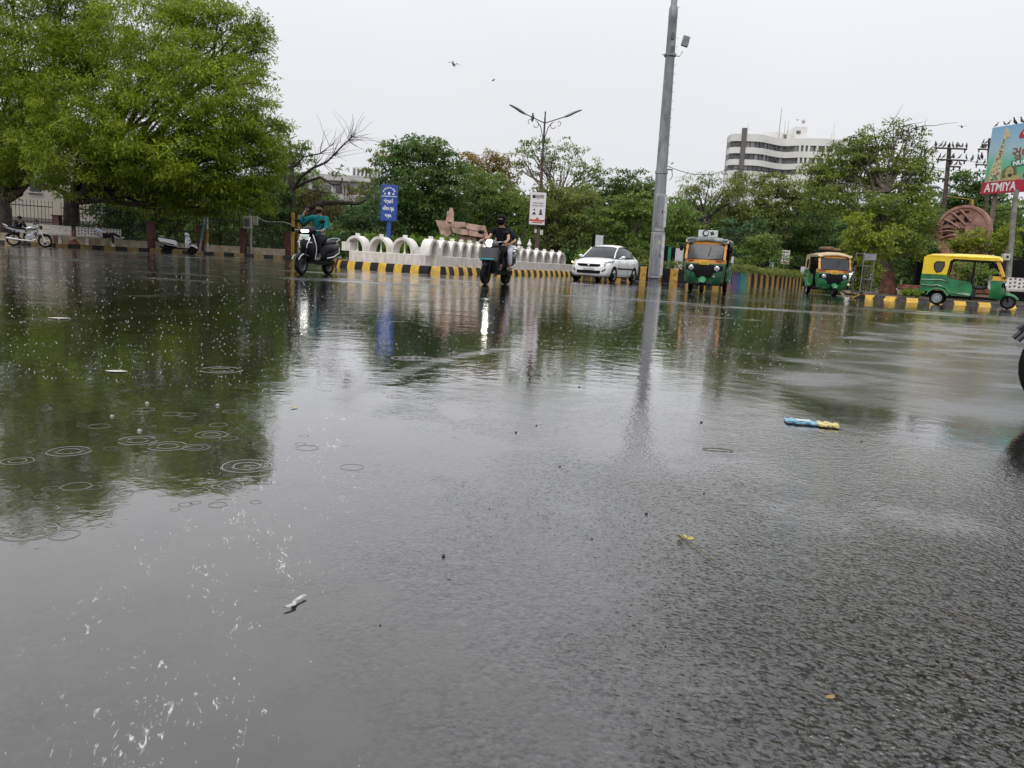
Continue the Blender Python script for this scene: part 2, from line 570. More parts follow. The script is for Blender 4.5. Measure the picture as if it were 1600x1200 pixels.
    # relief: aggregate grain near, wind and rain ripples on the water
    fade = math_('POWER', rng_(dist, .45, 3.6, 1.0, .30), 2.2)
    h1 = math_('ADD', math_('MULTIPLY', rng_(vor.outputs['Distance'], .1, .75, 1, 0), math_('ADD', math_('MULTIPLY', cs.outputs[1], .7), .15)), math_('MULTIPLY', grain, .45))
    h1 = math_('ADD', h1, math_('MULTIPLY', clump, 1.5))
    bp = N.new('ShaderNodeBump'); bp.inputs['Distance'].default_value = .0105
    L.new(h1, bp.inputs['Height'])
    st = math_('MULTIPLY', math_('MULTIPLY', fade, math_('ADD', math_('MULTIPLY', dry, math_('ADD', math_('MULTIPLY', bare, 1.1), .13)), .012)), 1.0)
    L.new(st, bp.inputs['Strength'])
    mp = N.new('ShaderNodeMapping'); mp.inputs['Scale'].default_value = (1, 1, 1); L.new(pos, mp.inputs['Vector'])
    rip = noise_(9, 3, mp.outputs['Vector'])
    rip2 = noise_(30, 2, mp.outputs['Vector'])
    rip3 = noise_(1.6, 3, mp.outputs['Vector'])
    hr = math_('ADD', math_('MULTIPLY', rip, 1.0), math_('MULTIPLY', rip2, .22))
    hr = math_('ADD', hr, math_('MULTIPLY', rip3, 2.0))
    bp2 = N.new('ShaderNodeBump'); bp2.inputs['Distance'].default_value = .0042
    L.new(hr, bp2.inputs['Height'])
    L.new(math_('ADD', rng_(dist, 1.5, 14.0, .14, 1.0), math_('MULTIPLY', fr, .25)), bp2.inputs['Strength'])
    L.new(bp2.outputs['Normal'], bp.inputs['Normal'])
    L.new(bp.outputs['Normal'], b.inputs['Normal']); L.new(bp.outputs['Normal'], b.inputs['Coat Normal'])
    return m
rd.materials.append(road_material())
road = bpy.data.objects.new('road', rd); COL.objects.link(road)
tag(road, 'wet dark asphalt road junction with muddy standing water', kind='structure')

# ground beyond, to the horizon
earth = mat('earth', (.10, .085, .06), .9, vary=.4, scale=.4, col2=(.05, .07, .03))
gm = MB()
S = 2500
gm.add([(-S, -S, -.05), (S, -S, -.05), (S, S, -.05), (-S, S, -.05)], [(0, 1, 2, 3)])
g = gm.build('ground', earth)
tag(g, 'bare earth ground around the junction', kind='structure')

# ------------------------------------------------------------------ kerbs, pavements, traffic island
yel = mat('kerb_yellow', (.40, .235, .025), .45, scale=5, col2=(.64, .39, .02))
yel_old = mat('worn_kerb_yellow', (.27, .17, .04), .6, vary=.5, scale=7, col2=(.11, .085, .05))
blk = mat('kerb_black', (.014, .014, .016), .5, vary=.3, spec=.15)
blk_old = mat('worn_kerb_black', (.03, .028, .026), .6, vary=.4, spec=.2)
pave = mat('wet_paving', (.16, .14, .12), .4, vary=.35, scale=3, bump=.3, bscale=12)
soil = mat('soil', (.07, .052, .036), .85, vary=.4, scale=3)

def along(pts, step):
    """points and directions every step metres along a polyline"""
    out = []; pts = [Vector((p[0], p[1], 0)) for p in pts]
    rest = 0
    for a, b in zip(pts, pts[1:]):
        d = (b - a); l = d.length; d.normalize(); s = rest
        while s < l:
            out.append((a + d * s, d.copy())); s += step
        rest = s - l
    return out
def kerb(name, pts, step, h, dep, ma, mb, label, side=1, slope=.06, first=0, mats=None, seq=None):
    m = MB()
    st = along(pts, step)
    for i, (p, d) in enumerate(st):
        nrm = Vector((-d.y, d.x, 0)) * side
        j = random.uniform(-.008, .008)
        a, b = p + d * .006, p + d * (step - .006)
        hh = h + j
        prof = [(0.0, 0.0), (slope, hh - .04), (slope + .035, hh), (dep, hh), (dep, 0.0)]
        rings = [[q + nrm * (u + j) + Vector((0, 0, z)) for u, z in prof] for q in (a, b)]
        mi = (i + first) % 2 if seq is None else seq(i, p)
        m.loft(rings, mi, True, True, False)
    o = m.build(name, mats or [ma, mb])
    return tag(o, label, kind='structure')
def sheet(name, poly, z, m, label, zb=None, kind='structure'):
    b = MB()
    zb = z - .3 if zb is None else zb
    b.prism([(p[0], p[1]) for p in poly], zb, z, 'XY')
    return tag(b.build(name, m), label, kind=kind)

KA, KB = place(-420, 33.2), place(485, 46.2)
kd = (KB - KA).normalized(); kn = Vector((-kd.y, kd.x, 0))
kerb('pavement_kerb', [KA, KB], .55, .20, .3, yel_old, blk_old, 'worn yellow and black kerb along the pavement on the left')
kerb('corner_kerb', [KB, KB + Vector((.6, 3, 0)), KB + Vector((-1.5, 14, 0))], .55, .2, .3, yel_old, blk_old, 'worn kerb turning the corner behind the scooter rider')
P = [KA + kn * .28, KB + kn * .28, KB + Vector((.4, 3.2, 0)), KB + Vector((-1.6, 14, 0)), KA + kn * 22]
sheet('pavement', P, .185, pave, 'wet pavement along the left fence')

IL, IC, IR = Vector((-7.0, 29.6, 0)), Vector((-3.05, 27.0, 0)), Vector((3.8, 44.0, 0))
def arc_corner(a, c, b, r, n=6):
    u = (a - c).normalized(); v = (b - c).normalized()
    p, q = c + u * r, c + v * r
    return [a] + [(p * (1 - t) ** 2 + c * 2 * t * (1 - t) + q * t * t) for t in (i / n for i in range(n + 1))] + [b]
IBack = Vector((-9.5, 40, 0))
kp = [IBack, IL + Vector((-.45, .9, 0))] + arc_corner(IL, IC, IR, .9) + [Vector((3.2, 48.0, 0))]
kerb('island_kerb', kp, .40, .27, .32, yel, blk, 'bright yellow and black striped kerb round the traffic island')
def inset(p, k):
    c = Vector((-2.5, 36, 0)); d = (c - p); d.z = 0
    return p + d.normalized() * k
sheet('island_ground', [inset(p, .3) for p in kp] + [Vector((-3, 52, 0))], .24, soil, 'planted ground inside the traffic island')

# ------------------------------------------------------------------ white arcade wall of the island
whitewash = mat('whitewash', (.60, .56, .50), .55, scale=3.1, bump=.15, bscale=14, col2=(.79, .77, .735))
grime = mat('stained_whitewash', (.52, .47, .41), .6, scale=4, stretch=(1.6, 1.6, .6), col2=(.76, .73, .69), bump=.1)
niche_m = mat('shaded_niche_plaster', (.48, .40, .34), .7, vary=.2)  # brownish shading inside the arches is put into this plaster colour
wall = thing('arcade_wall', 'low white wall with a row of small arches round the traffic island', 'wall', (0, 0, 0))
def wall_pt(a, b, px):
    k = (px - 800) / F_PX
    # intersect column px (at z about 0.8) with the segment a-b
    lo, hi = -.3, 1.3
    for _ in range(40):
        t = (lo + hi) / 2; p = a.lerp(b, t); p = Vector((p.x, p.y, .8)) - CAM
        v = (CR.dot(p)) / CF.dot(p)
        if v < k: lo = t
        else: hi = t
    return t
WL, WC, WR = inset(IL, .55), IC + Vector((.02, .75, 0)), inset(IR, .55)
def wall_run(a, b, z0, z1, th, m, name):
    d = (b - a).normalized(); n = Vector((-d.y, d.x, 0))
    q = MB()
    prof = [(0, z0), (0, z1 - .02), (.02, z1), (th, z1), (th, z0)]
    seg = max(2, int((b - a).length / .8))
    rings = [[a.lerp(b, i / seg) + n * u + Vector((0, 0, z)) for u, z in prof] for i in range(seg + 1)]
    q.loft(rings, 0, True, True, False)
    return q.build(name, m, wall)
wall_run(WL, WC, .1, .66, .42, grime, 'base')
wall_run(WC, WR, .1, .64, .42, grime, 'base')
def arch(p, d, wd, ht, dep, open_, z0):
    n = Vector((-d.y, d.x, 0))
    q = MB(); N = 18
    ro, ri = wd / 2, wd / 2 - .10 if open_ else wd / 2 - .16
    ho, hi_ = ht, ht - .10
    out = [(-ro * math.cos(PI * i / N), ho * math.sin(PI * i / N) ** .92) for i in range(N + 1)]
    inn = [(-ri * math.cos(PI * i / N), hi_ * math.sin(PI * i / N) ** .92) for i in range(N + 1)]
    def PT(u, z, e): return p + d * u + n * e + Vector((0, 0, z0 + z))
    for e, sgn in ((0.02, 1), (dep, -1)):
        vs = [PT(u, z, e) for u, z in out] + [PT(u, z, e) for u, z in inn]
        q.add(vs, [(i, i + 1, i + N + 2, i + N + 1) for i in range(N)])
    for prof in (out, inn):
        vs = [PT(u, z, .02) for u, z in prof] + [PT(u, z, dep) for u, z in prof]
        q.add(vs, [(i, i + 1, i + N + 2, i + N + 1) for i in range(N)], 0, True)
    a = q.build('arch', whitewash, wall, fix=False)
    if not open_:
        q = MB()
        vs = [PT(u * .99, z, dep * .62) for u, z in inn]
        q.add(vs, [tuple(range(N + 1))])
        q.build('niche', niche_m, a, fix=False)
    else:
        q = MB(); q.lathe([(.05, 0), (.05, .05), (.028, .1), (.028, hi_ * .8), (.05, hi_ - .01)], 10, c=PT(0.0, 0, dep * .5))
        q.build('baluster', whitewash, a)
    q = MB(); q.box(PT(0, ho + .035, dep * .5), (.16, .16, .11), bev=.012)
    q.build('cap', whitewash, a)
    return a
dL = (WC - WL).normalized(); dR = (WR - WC).normalized()
for px in (553, 590, 627):
    t = wall_pt(WL, WC, px)
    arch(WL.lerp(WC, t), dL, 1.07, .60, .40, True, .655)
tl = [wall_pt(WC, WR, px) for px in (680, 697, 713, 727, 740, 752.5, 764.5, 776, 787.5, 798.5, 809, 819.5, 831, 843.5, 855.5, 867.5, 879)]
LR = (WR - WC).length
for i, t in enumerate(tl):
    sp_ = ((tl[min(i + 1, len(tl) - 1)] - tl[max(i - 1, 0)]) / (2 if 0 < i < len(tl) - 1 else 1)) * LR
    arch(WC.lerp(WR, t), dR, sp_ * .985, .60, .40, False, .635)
t0 = wall_pt(WL, WC, 648)
q = MB(); a_, b_ = WL.lerp(WC, t0), WC
nL = Vector((-dL.y, dL.x, 0))
q.loft([[c + nL * u + Vector((0, 0, z)) for u, z in ((.03, .655), (.03, .93), (.38, .93), (.38, .655))] for c in (a_, b_)], 0, True, True, False)
q.build('panel', whitewash, wall)
t0 = wall_pt(WL, WC, 533)
q = MB()
q.loft([[c + nL * u + Vector((0, 0, z)) for u, z in ((.03, .655), (.03, 1.0), (.38, 1.0), (.38, .655))] for c in (WL, WL.lerp(WC, t0))], 0, True, True, False)
q.build('end_pier', whitewash, wall)
for px in (816, 832):
    t = wall_pt(WC, WR, px)
    p = WC.lerp(WR, t) + Vector((-dR.y, dR.x, 0)) * .2
    q = MB(); q.lathe([(.10, 0), (.10, .05), (.05, .09), (.11, .2), (.06, .33), (.03, .36), (.04, .42), (.005, .47)], 12, c=(p.x, p.y, 1.24))
    q.build('finial', whitewash, wall)

# ------------------------------------------------------------------ striped median planter behind the car
MP = [Vector(p) for p in ((3.9, 49.5, 0), (4.3, 45.0, 0), (5.2, 42.3, 0), (6.8, 40.6, 0), (8.6, 40.0, 0), (10.6, 40.7, 0), (12.6, 43.2, 0), (17.5, 51.0, 0), (27.0, 67.5, 0))]
oldyel = mat('median_yellow', (.50, .28, .045), .55, vary=.35, scale=6)
oldblk = mat('median_black', (.022, .021, .023), .55, vary=.35, spec=.15)
cols = [mat('median_' + n, c, .55, vary=.2) for n, c in (('pink', (.42, .2, .17)), ('violet', (.17, .11, .25)), ('blue', (.04, .16, .42)), ('teal', (.08, .32, .27)))]
def seq(i, p):
    v = p - CAM; px = 800 + F_PX * CR.dot(v) / CF.dot(v)
    for k, (a, b) in enumerate(((1129, 1139), (1139, 1147), (1147, 1156), (1156, 1163))):
        if a < px <= b and p.y < 56 and p.x > 11: return 2 + k
    return i % 2
for pts_, st_, lb_ in ((MP[:7], .42, 'yellow and black striped median wall behind the white car and the mast'), (MP[6:], .68, 'far stretch of striped median wall with rainbow blocks beside the first three wheeler')):
    o = kerb('median_wall', pts_, st_, .74, .24, oldyel, oldblk, '', slope=.015, mats=[oldyel, oldblk] + cols, seq=seq)
    del o['kind']
    tag(o, lb_, 'wall', 'striped median walls')
back = [Vector((6.5, 52, 0)), Vector((10, 47, 0)), Vector((22, 68, 0))]
sheet('median_soil', [p + Vector((-.1, .2, 0)) for p in MP] + [MP[-1] + Vector((-2.5, 1.5, 0)), Vector((13, 52, 0)), Vector((8.5, 45, 0)), Vector((6, 50, 0))], .6, soil, 'planting bed on the median')

# ------------------------------------------------------------------ right-hand pavement
rk = [place(1312, 40), place(1318, 30.5), place(1333, 28.2), place(1385, 27.4), place(1450, 26.9), place(1640, 25.8), place(1900, 22)]
kerb('side_kerb', rk, .38, .13, .36, yel, blk_old, 'low yellow and black kerb under the tree guard on the right', slope=.18)
sheet('side_pavement', [p + Vector((.2, .3, 0)) for p in rk] + [place(1900, 60), place(1335, 60)], .115, soil, 'bare earth pavement on the right')

# ------------------------------------------------------------------ iron fence and left pavement things
iron = mat('black_iron', (.012, .012, .012), .5)
pil_m = mat('maroon_pillar', (.105, .034, .026), .5, vary=.35, scale=4, bump=.1)
plinth_m = mat('cream_plinth', (.42, .35, .25), .6, vary=.3, scale=2.5)
fence = thing('iron_fence', 'black iron railing with maroon pillars on a cream plinth behind the left pavement', 'fence')
FA = KA + kn * 1.35; FB = KA + kd * ((place(452, 45) - KA).dot(kd)) + kn * 1.35
pill_px = [-330, -170, -60, 90, 236, 313, 380, 450]
ts = []
for px in pill_px:
    t = wall_pt(FA, FB, px) if px > -500 else 0
    ts.append(t)
for i, t in enumerate(ts):
    p = FA.lerp(FB, t)
    q = MB(); q.box((p.x, p.y, .18 + .72), (.36, .36, 1.44), bev=.015); q.box((p.x, p.y, 1.64), (.42, .42, .06), bev=.015)
    q.build('pillar', pil_m, fence)
for a, b in zip(ts, ts[1:]):
    p, q2 = FA.lerp(FB, a) + kd * .2, FA.lerp(FB, b) - kd * .2
    q = MB(); L_ = (q2 - p).length; c = (p + q2) / 2
    rm = Matrix.Rotation(math.atan2(kd.y, kd.x), 3, 'Z')
    q.box((c.x, c.y, .18 + .2), (L_, .22, .40), rot=rm, bev=.01); q.build('plinth', plinth_m, fence)
    q = MB()
    for z in (.72, 1.25, 2.05):
        q.box((c.x, c.y, z), (L_ + .05, .045, .045), rot=rm)
    n = int(L_ / .16)
    for k in range(n + 1):
        s = p.lerp(q2, k / n)
        q.box((s.x, s.y, 1.4), (.022, .022, 1.7), rot=rm)
        q.add([(s.x - .03, s.y, 2.25), (s.x + .03, s.y, 2.25), (s.x, s.y, 2.38), (s.x, s.y + .02, 2.25)], [(0, 1, 2), (0, 3, 2), (1, 2, 3)])
    q.build('railing', iron, fence)

conc_d = mat('weathered_concrete', (.24, .225, .20), .7, vary=.3, scale=4)
conc = mat('bench_concrete', (.40, .38, .34), .6, vary=.2, scale=8)
tile_w = mat('bench_tile', (.50, .46, .44), .35)
tile_d = mat('bench_tile_dark', (.06, .045, .045), .4)
def bench(name, loc, rz, label, tiles=True, Ln=2.1):
    b = thing(name, label, 'bench', loc, rz, 'benches on the pavements')
    q = MB(); q.box((0, 0, .44), (Ln, .46, .07), bev=.015); q.build('seat', conc, b)
    for s in (-1, 1):
        q = MB(); q.box((s * Ln * .28, .0, .202), (.16, .34, .404), bev=.012); q.build('leg', conc, b)
    q = MB()
    T = Matrix.Translation((0, .235, .50)) @ Matrix.Rotation(R(-12), 4, 'X')
    q.box((0, 0.03, .21), (Ln, .07, .46), bev=.012, T=T)
    bk = q.build('backrest', tile_w if tiles else conc, b)
    if tiles:
        q = MB(); nx_ = int(Ln / .15)
        for i in range(nx_):
            for j in range(3):
                x = -Ln / 2 + .12 + i * (Ln - .2) / (nx_ - 1); z = .06 + j * .145 + (.03 if i % 2 else 0)
                q.add([(x - .045, -.0085, z), (x + .02, -.0085, z - .03), (x + .05, -.0085, z + .03), (x - .012, -.0085, z + .075)], [(0, 1, 2, 3)], T=T)
        q.build('tile_pattern', tile_d, bk, fix=False)
    return b
RZK = math.atan2(kd.y, kd.x)
bench('park_bench', place(156, 40.2) + Vector((0, 0, .185)), RZK + .02, 'concrete bench with dark patterned tiles where a person in white reclines')
bench('park_bench', place(70, 38.6) + Vector((0, 0, .185)), RZK, 'plain pale concrete bench behind the parked motorcycle', False, 2.4)
bench('park_bench', place(1588, 28.8) + Vector((0, 0, .155)), R(-25), 'white tiled bench behind the parked three wheeler', True, 2.0)

# thin poles by the pavement
teal = mat('teal_paint', (.05, .22, .22), .45, vary=.2)
galv = mat('galvanised', (.30, .31, .32), .45, .5, vary=.2)
orange_p = mat('orange_band', (.42, .19, .03), .5, vary=.2)
white_o = mat('old_white', (.55, .54, .50), .5, vary=.15)
p0 = place(311, 43.2); p1 = W(322, 322, 43.6)
o = thing('sign_post', 'leaning grey and teal pole beside the parked white scooter', 'pole', (p0.x, p0.y, .0))
q = MB(); dd = p1 - p0
q.tube([(0, 0, 0), dd], .055, 10); q.build('shaft', galv, o)
q = MB(); q.tube([dd * .32, dd * .62], .075, 10); q.build('sleeve', teal, o)
p0 = place(324, 43.6)
o = thing('striped_pole', 'thin upright pole with orange and white bands', 'pole', (p0.x, p0.y, .18))
q = MB(); q.lathe([(.07, 0), (.055, 3.9)], 10); q.build('shaft', white_o, o)
for z0, z1 in ((.5, 1.25), (2.0, 2.6)):
    q = MB(); q.lathe([(.074, z0), (.07, z1)], 10); q.build('band', orange_p, o)
q = MB(); q.box((0, 0, 1.62), (.2, .2, .05)); q.build('clamp', steel, o)
p0 = place(392, 45.5)
o = thing('service_pole', 'tall grey pole carrying a pale meter cabinet and a small sign', 'pole', (p0.x, p0.y, .18))
q = MB(); q.lathe([(.085, 0), (.07, 4), (.055, 8.6)], 10); q.build('shaft', galv, o)
q = MB(); q.tube([(0, 0, 8.3), (-.3, 0, 8.55), (-.6, 0, 8.6)], .035, 8); q.build('bracket', galv, o)
beige = mat('beige_box', (.52, .50, .43), .45, vary=.1)
q = MB(); q.box((-.12, -.17, 1.82), (.50, .24, .72), bev=.02); c_ = q.build('meter_cabinet', beige, o)
q = MB(); q.box((-.15, -.296, 1.8), (.3, .015, .42)); q.build('window', mat('meter_window', (.15, .14, .13), .2), c_)
q = MB(); q.box((.30, -.12, 1.95), (.3, .16, .5), bev=.02); q.build('switch_box', beige, o)
q = MB(); q.box((.27, -.1, 4.05), (.34, .03, .95), bev=.006); s_ = q.build('sign_plate', white_o, o)
q = MB()
for u, z, w_, h_ in ((.22, 4.3, .1, .12), (.24, 4.1, .12, .2), (.26, 3.85, .08, .22), (.3, 4.0, .05, .12)):
    q.box((u, -.1225, z), (w_, .006, h_))
q.build('figure', dark_mark, s_)
pA, pB = W(400, 338, 45.3), W(457, 352, 45.2)
q = MB(); q.tube([pA.lerp(pB, t) + Vector((0, 0, -.35 * math.sin(t * PI) * (1 - t) + .22 * math.sin(t * PI * 1) * t)) for t in (i / 10 for i in range(11))], .022, 6)
tag(q.build('cable', beige), 'pale slack cable between the meter cabinet and the yellow posts', 'cable')
post_y = mat('post_yellow', (.50, .31, .04), .5, vary=.25)
for px, Y, h, lab in ((457, 45.4, 2.55, 'yellow gate post nearest the meter cable'), (467, 47.5, 2.5, 'yellow gate post just behind the first one')):
    p = place(px, Y)
    o = thing('gate_post', lab, 'post', (p.x, p.y, .18), 0, 'yellow gate posts')
    q = MB(); q.box((0, 0, h / 2), (.16, .16, h), bev=.01); q.build('shaft', post_y, o)
    q = MB(); q.box((.05, -.09, h * .62), (.2, .06, .28), bev=.01); q.build('lock_box', black, o)

# ------------------------------------------------------------------ double-arm street lamps
lamp_m = mat('lamp_iron', (.05, .042, .045), .4, .3, vary=.3)
rust_m = mat('rusty_iron', (.09, .05, .035), .6, vary=.5)
head_m = mat('lamp_head', (.22, .225, .24), .4, .2)
def spiral(c, r0, r1, a0, a1, n=16):
    return [Vector((c[0] + (r0 + (r1 - r0) * i / n) * math.cos(a0 + (a1 - a0) * i / n), 0, c[1] + (r0 + (r1 - r0) * i / n) * math.sin(a0 + (a1 - a0) * i / n))) for i in range(n + 1)]
def street_lamp(loc, rz, label, H=8.0):
    o = thing('street_lamp', label, 'street lamp', loc, rz, 'double armed street lamps')
    q = MB(); q.lathe([(.16, 0), (.16, .3), (.11, .38), (.10, 2.6), (.085, 2.7), (.075, H * .72)], 12); q.build('lower_shaft', rust_m, o)
    q = MB(); q.lathe([(.082, H * .72), (.05, H * .74), (.045, H - .6), (.05, H - .55), (.03, H - .1), (.05, H - .05), (.01, H + .05)], 12); q.build('upper_shaft', lamp_m, o)
    for s in (-1, 1):
        q = MB()
        q.tube([(0, 0, H - .55), (s * .5, 0, H - .36), (s * 1.0, 0, H - .17)], .026, 8)
        a = q.build('arm', lamp_m, o)
        q = MB()
        q.tube([(s * .02, 0, H - 1.75), (s * .06, 0, H - 1.2), (s * .2, 0, H - .72), (s * .38, 0, H - .5)], .022, 8)
        q.tube(spiral((s * .48, H - .68), .22, .05, PI * .5, PI * .5 - s * -4.8, 20), .017, 6)
        q.tube(spiral((s * .72, H - .5), .15, .04, -PI * .6, -PI * .6 + s * 4.6, 16), .015, 6)
        q.tube([(s * .02, 0, H - 1.75), (s * .1, 0, H - 1.86), (s * .2, 0, H - 1.83), (s * .22, 0, H - 1.74)], .02, 6)
        q.build('scroll', lamp_m, a)
        q = MB()
        ang = math.atan2(.34, .85)
        T = Matrix.Translation((s * 1.0, 0, H - .17)) @ Matrix.Rotation(-s * ang, 4, 'Y')
        rings = []
        for u, w_, h_, dz in ((0, .05, .04, 0), (.08, .085, .06, 0), (.3, .13, .075, .02), (.55, .13, .06, .05), (.8, .10, .045, .055), (.93, .04, .03, .05)):
            rings.append([(s * u, w_ * math.cos(t), dz + h_ * math.sin(t)) for t in (2 * PI * k / 12 for k in range(12))])
        q.loft(rings, T=T); q.build('lamp_head', head_m, a)
    return o
sl = street_lamp(place(836.5, 40.0) + Vector((0, 0, .24)), R(4), 'tall double armed street lamp above the arcade wall with a poster board on its shaft', 7.95)
street_lamp(place(1099, 74) + Vector((0, 0, .5)), R(8), 'smaller looking double armed lamp far back above the first three wheeler', 7.9)
# boxes on the near lamp
for c_, s_ in (((-.14, -.1, 2.0), (.12, .1, .2)), ((.17, -.1, 1.95), (.16, .1, .26))):
    q = MB(); q.box(c_, s_, bev=.01); q.build('junction_box', beige, sl)

poster_m = mat('poster_white', (.74, .70, .72), .35, vary=.04)
ink = mat('poster_ink', (.03, .025, .03), .5)
ink2 = mat('poster_grey', (.25, .22, .25), .5)
redink = mat('poster_red', (.48, .10, .06), .5)
def poster(loc, rz, label, w_, h_):
    b = thing('poster_board', label, 'poster', loc, rz, 'white poster boards')
    q = MB(); q.box((0, 0, 0), (w_, .14, h_), bev=.008); q.build('board', poster_m, b)
    y = -.0755
    q = MB()
    q.lathe([(.001, -.003), (.115 * w_, -.003), (.115 * w_, .003), (.001, .003)], 18, 'Y', c=(-.28 * w_, y, .365 * h_))
    tag(q.build('emblem', ink, b), None)
    text_mesh('headline', 'સ્વરાજ', .17 * h_, ink, b, (.10 * w_, y, .37 * h_), (PI / 2, 0, 0), width=.52 * w_, bold=.003)
    text_mesh('headline', 'ગુજરાતની અસ્મિતા', .07 * h_, ink2, b, (0, y, .17 * h_), (PI / 2, 0, 0), width=.7 * w_)
    text_mesh('headline', 'આપણું અભિયાન', .07 * h_, ink2, b, (0, y, .09 * h_), (PI / 2, 0, 0), width=.78 * w_)
    for sx, k in ((-.22, 1), (.2, 0)):
        q = MB()
        q.lathe([(.001, -.003), (.055 * w_, -.003), (.055 * w_, .003), (.001, .003)], 14, 'Y', c=(sx * w_, y, -.04 * h_))
        q.lathe([(.001, -.003), (.075 * w_, -.003), (.075 * w_, .003), (.001, .003)], 14, 'Y', c=(sx * w_, y + .002, -.085 * h_)) if k == 0 else None
        q.add([(sx * w_ - .13 * w_, y - .002, -.19 * h_), (sx * w_ + .13 * w_, y - .002, -.19 * h_), (sx * w_ + .05 * w_, y - .002, -.115 * h_), (sx * w_ - .05 * w_, y - .002, -.115 * h_)], [(0, 1, 2, 3)])
        q.build('portrait', ink, b)
    q = MB(); q.box((0, y, -.37 * h_), (w_ * .96, .006, .06 * h_)); q.box((0, y - .001, -.435 * h_), (w_ * .7, .006, .03 * h_))
    q.lathe([(.001, -.005), (.1 * w_, -.005), (.1 * w_, .003), (.001, .003)], 16, 'Y', c=(0, y, -.33 * h_))
    q.build('red_strip', redink, b)
    return b
pc = W(840, 326, 39.8)
poster(pc, R(6), 'white poster board with two dark portraits fixed to the near street lamp', .80, 1.62)
pc = W(1227, 402, 62)
pb = poster(pc, R(12), 'small white poster board standing above the far median hedge', .68, 1.1)
q = MB(); q.tube([(0, .1, -.5), (0, .1, -pc.z + .5)], .04, 8); q.build('post', galv, pb)

# ------------------------------------------------------------------ blue name sign
blue = mat('sign_blue', (.012, .055, .30), .35, vary=.1, coat=.3)
sgw = mat('sign_white', (.75, .78, .82), .5)
p = place(605, 30.6)
sg = thing('name_sign', 'blue sign with white Gujarati writing on a blue post behind the arches', 'sign', (p.x, p.y, .24), R(-6))
q = MB(); q.box((0, .08, 1.05), (.16, .12, 2.1), bev=.01); q.build('post', blue, sg)
q = MB(); q.box((0, 0, 2.36), (.66, .10, 1.40), bev=.012); bd = q.build('board', blue, sg)
q = MB(); q.box((0, -.0545, 2.62), (.62, .006, .022)); q.build('divider', sgw, sg)
arc = 'રાજકોટ મહાનગરપાલિકા'
for k, (txt, ang) in enumerate((('રાજ', 62), ('કોટ', 38), ('મહા', 14), ('નગર', -12), ('પાલિ', -38), ('કા', -60))):
    a = R(ang)
    text_mesh('lettering', txt, .085, sgw, sg, (-math.sin(a) * .25, -.056, 2.70 + math.cos(a) * .25), (PI / 2, -a if False else 0, 0), width=.10, bold=.004).rotation_euler = (PI / 2, -a, 0)
q = MB(); q.lathe([(.001, -.004), (.05, -.004), (.05, .004), (.001, .004)], 16, 'Y', c=(0, -.054, 2.74)); q.box((0, -.054, 2.685), (.07, .008, .03))
for s in (-1, 1):
    q.add([(s * .17 - .05, -.056, 2.69), (s * .17 + .05, -.056, 2.69), (s * .17, -.056, 2.77)], [(0, 1, 2)])
q.build('emblem', sgw, sg)
for txt, z, w_ in (('શૌર્યકારી', 2.42, .38), ('નિવાસ ગૃહ', 2.14, .46), ('સર્કલ', 1.87, .26)):
    text_mesh('lettering', txt, .19, sgw, sg, (-.02, -.056, z), (PI / 2, 0, 0), width=w_, bold=.006)

# ------------------------------------------------------------------ monopole mast
mast_m = mat('mast_grey', (.27, .275, .29), .45, .3, vary=.25, scale=3, stretch=(1, 1, .35))
mast_d = mat('mast_stain', (.12, .12, .13), .6)
cab_m = mat('cabinet_grey', (.33, .335, .35), .45, .2, vary=.12)
p = place(1021, 39.3)
ms = thing('mast', 'tall grey many sided steel mast with cabinets on its foot', 'mast', (p.x, p.y, 0), R(10))
ms.rotation_euler = (R(0.0), R(-0.75), R(10))
q = MB()
q.lathe([(.27, 0), (.29, 1.0), (.295, 4.4), (.29, 5.4)], 12, smooth=False); q.lathe([(.32, 5.4), (.32, 5.55)], 12, smooth=False)
q.lathe([(.28, 5.5), (.215, 12.7), (.225, 12.75), (.215, 13.2), (.155, 13.35), (.14, 22)], 12, smooth=False)
q.build('shaft', mast_m, ms)
q = MB(); q.box((-.02, -.20, 1.35), (.60, .42, 2.3), bev=.02); lc = q.build('lower_cabinet', cab_m, ms)
q = MB(); q.box((-.02, -.20, 3.45), (.54, .36, 1.85), bev=.02); uc = q.build('upper_cabinet', cab_m, ms)
for cbt, z, w_, h_, y in ((lc, 1.35, .40, 2.0, -.416), (uc, 3.5, .38, 1.5, -.386)):
    q = MB(); q.box((-.10, y, z), (w_, .02, h_), bev=.006); d_ = q.build('door', mast_m, cbt)
    q = MB(); q.box((.05, y - .018, z), (.03, .03, .16)); q.build('handle', black, d_)
    q = MB(); q.box((.22, y, z), (.14, .02, h_), bev=.006); q.build('side_panel', white_o, cbt)
q = MB(); q.box((.0, -.43, 2.0), (.1, .012, .16)); q.build('sticker', mat('sticker', (.5, .55, .12), .5), lc)
q = MB(); q.box((.36, -.1, 5.62), (.35, .06, .06)); q.tube([(.5, -.1, 5.6), (.55, -.1, 5.3), (.42, -.1, 5.1)], .02, 6); q.build('wire_bracket', mast_d, ms)
for c_, s_ in (((-.02, -.225, 11.9), (.16, .08, .36)), ((.02, -.23, 11.2), (.2, .06, .5))):
    q = MB(); q.box(c_, s_, bev=.02); q.build('junction_box', mast_d, ms)
q = MB(); q.tube([(-.4, 0, 11.05), (.5, 0, 11.05), (.62, 0, 11.3)], .025, 6)
q.lathe([(.30, 11.0), (.31, 11.1)], 12); q.build('lamp_bracket', galv, ms)
q = MB(); q.box((.72, -.05, 11.75), (.34, .14, .5), rot=Matrix.Rotation(R(12), 3, 'Y'), bev=.02); q.build('floodlight', head_m, ms)
q = MB()
for k in range(22):
    z = 13.3 + k * .38
    q.tube([(.15, 0, z), (.33, 0, z)], .012, 5)
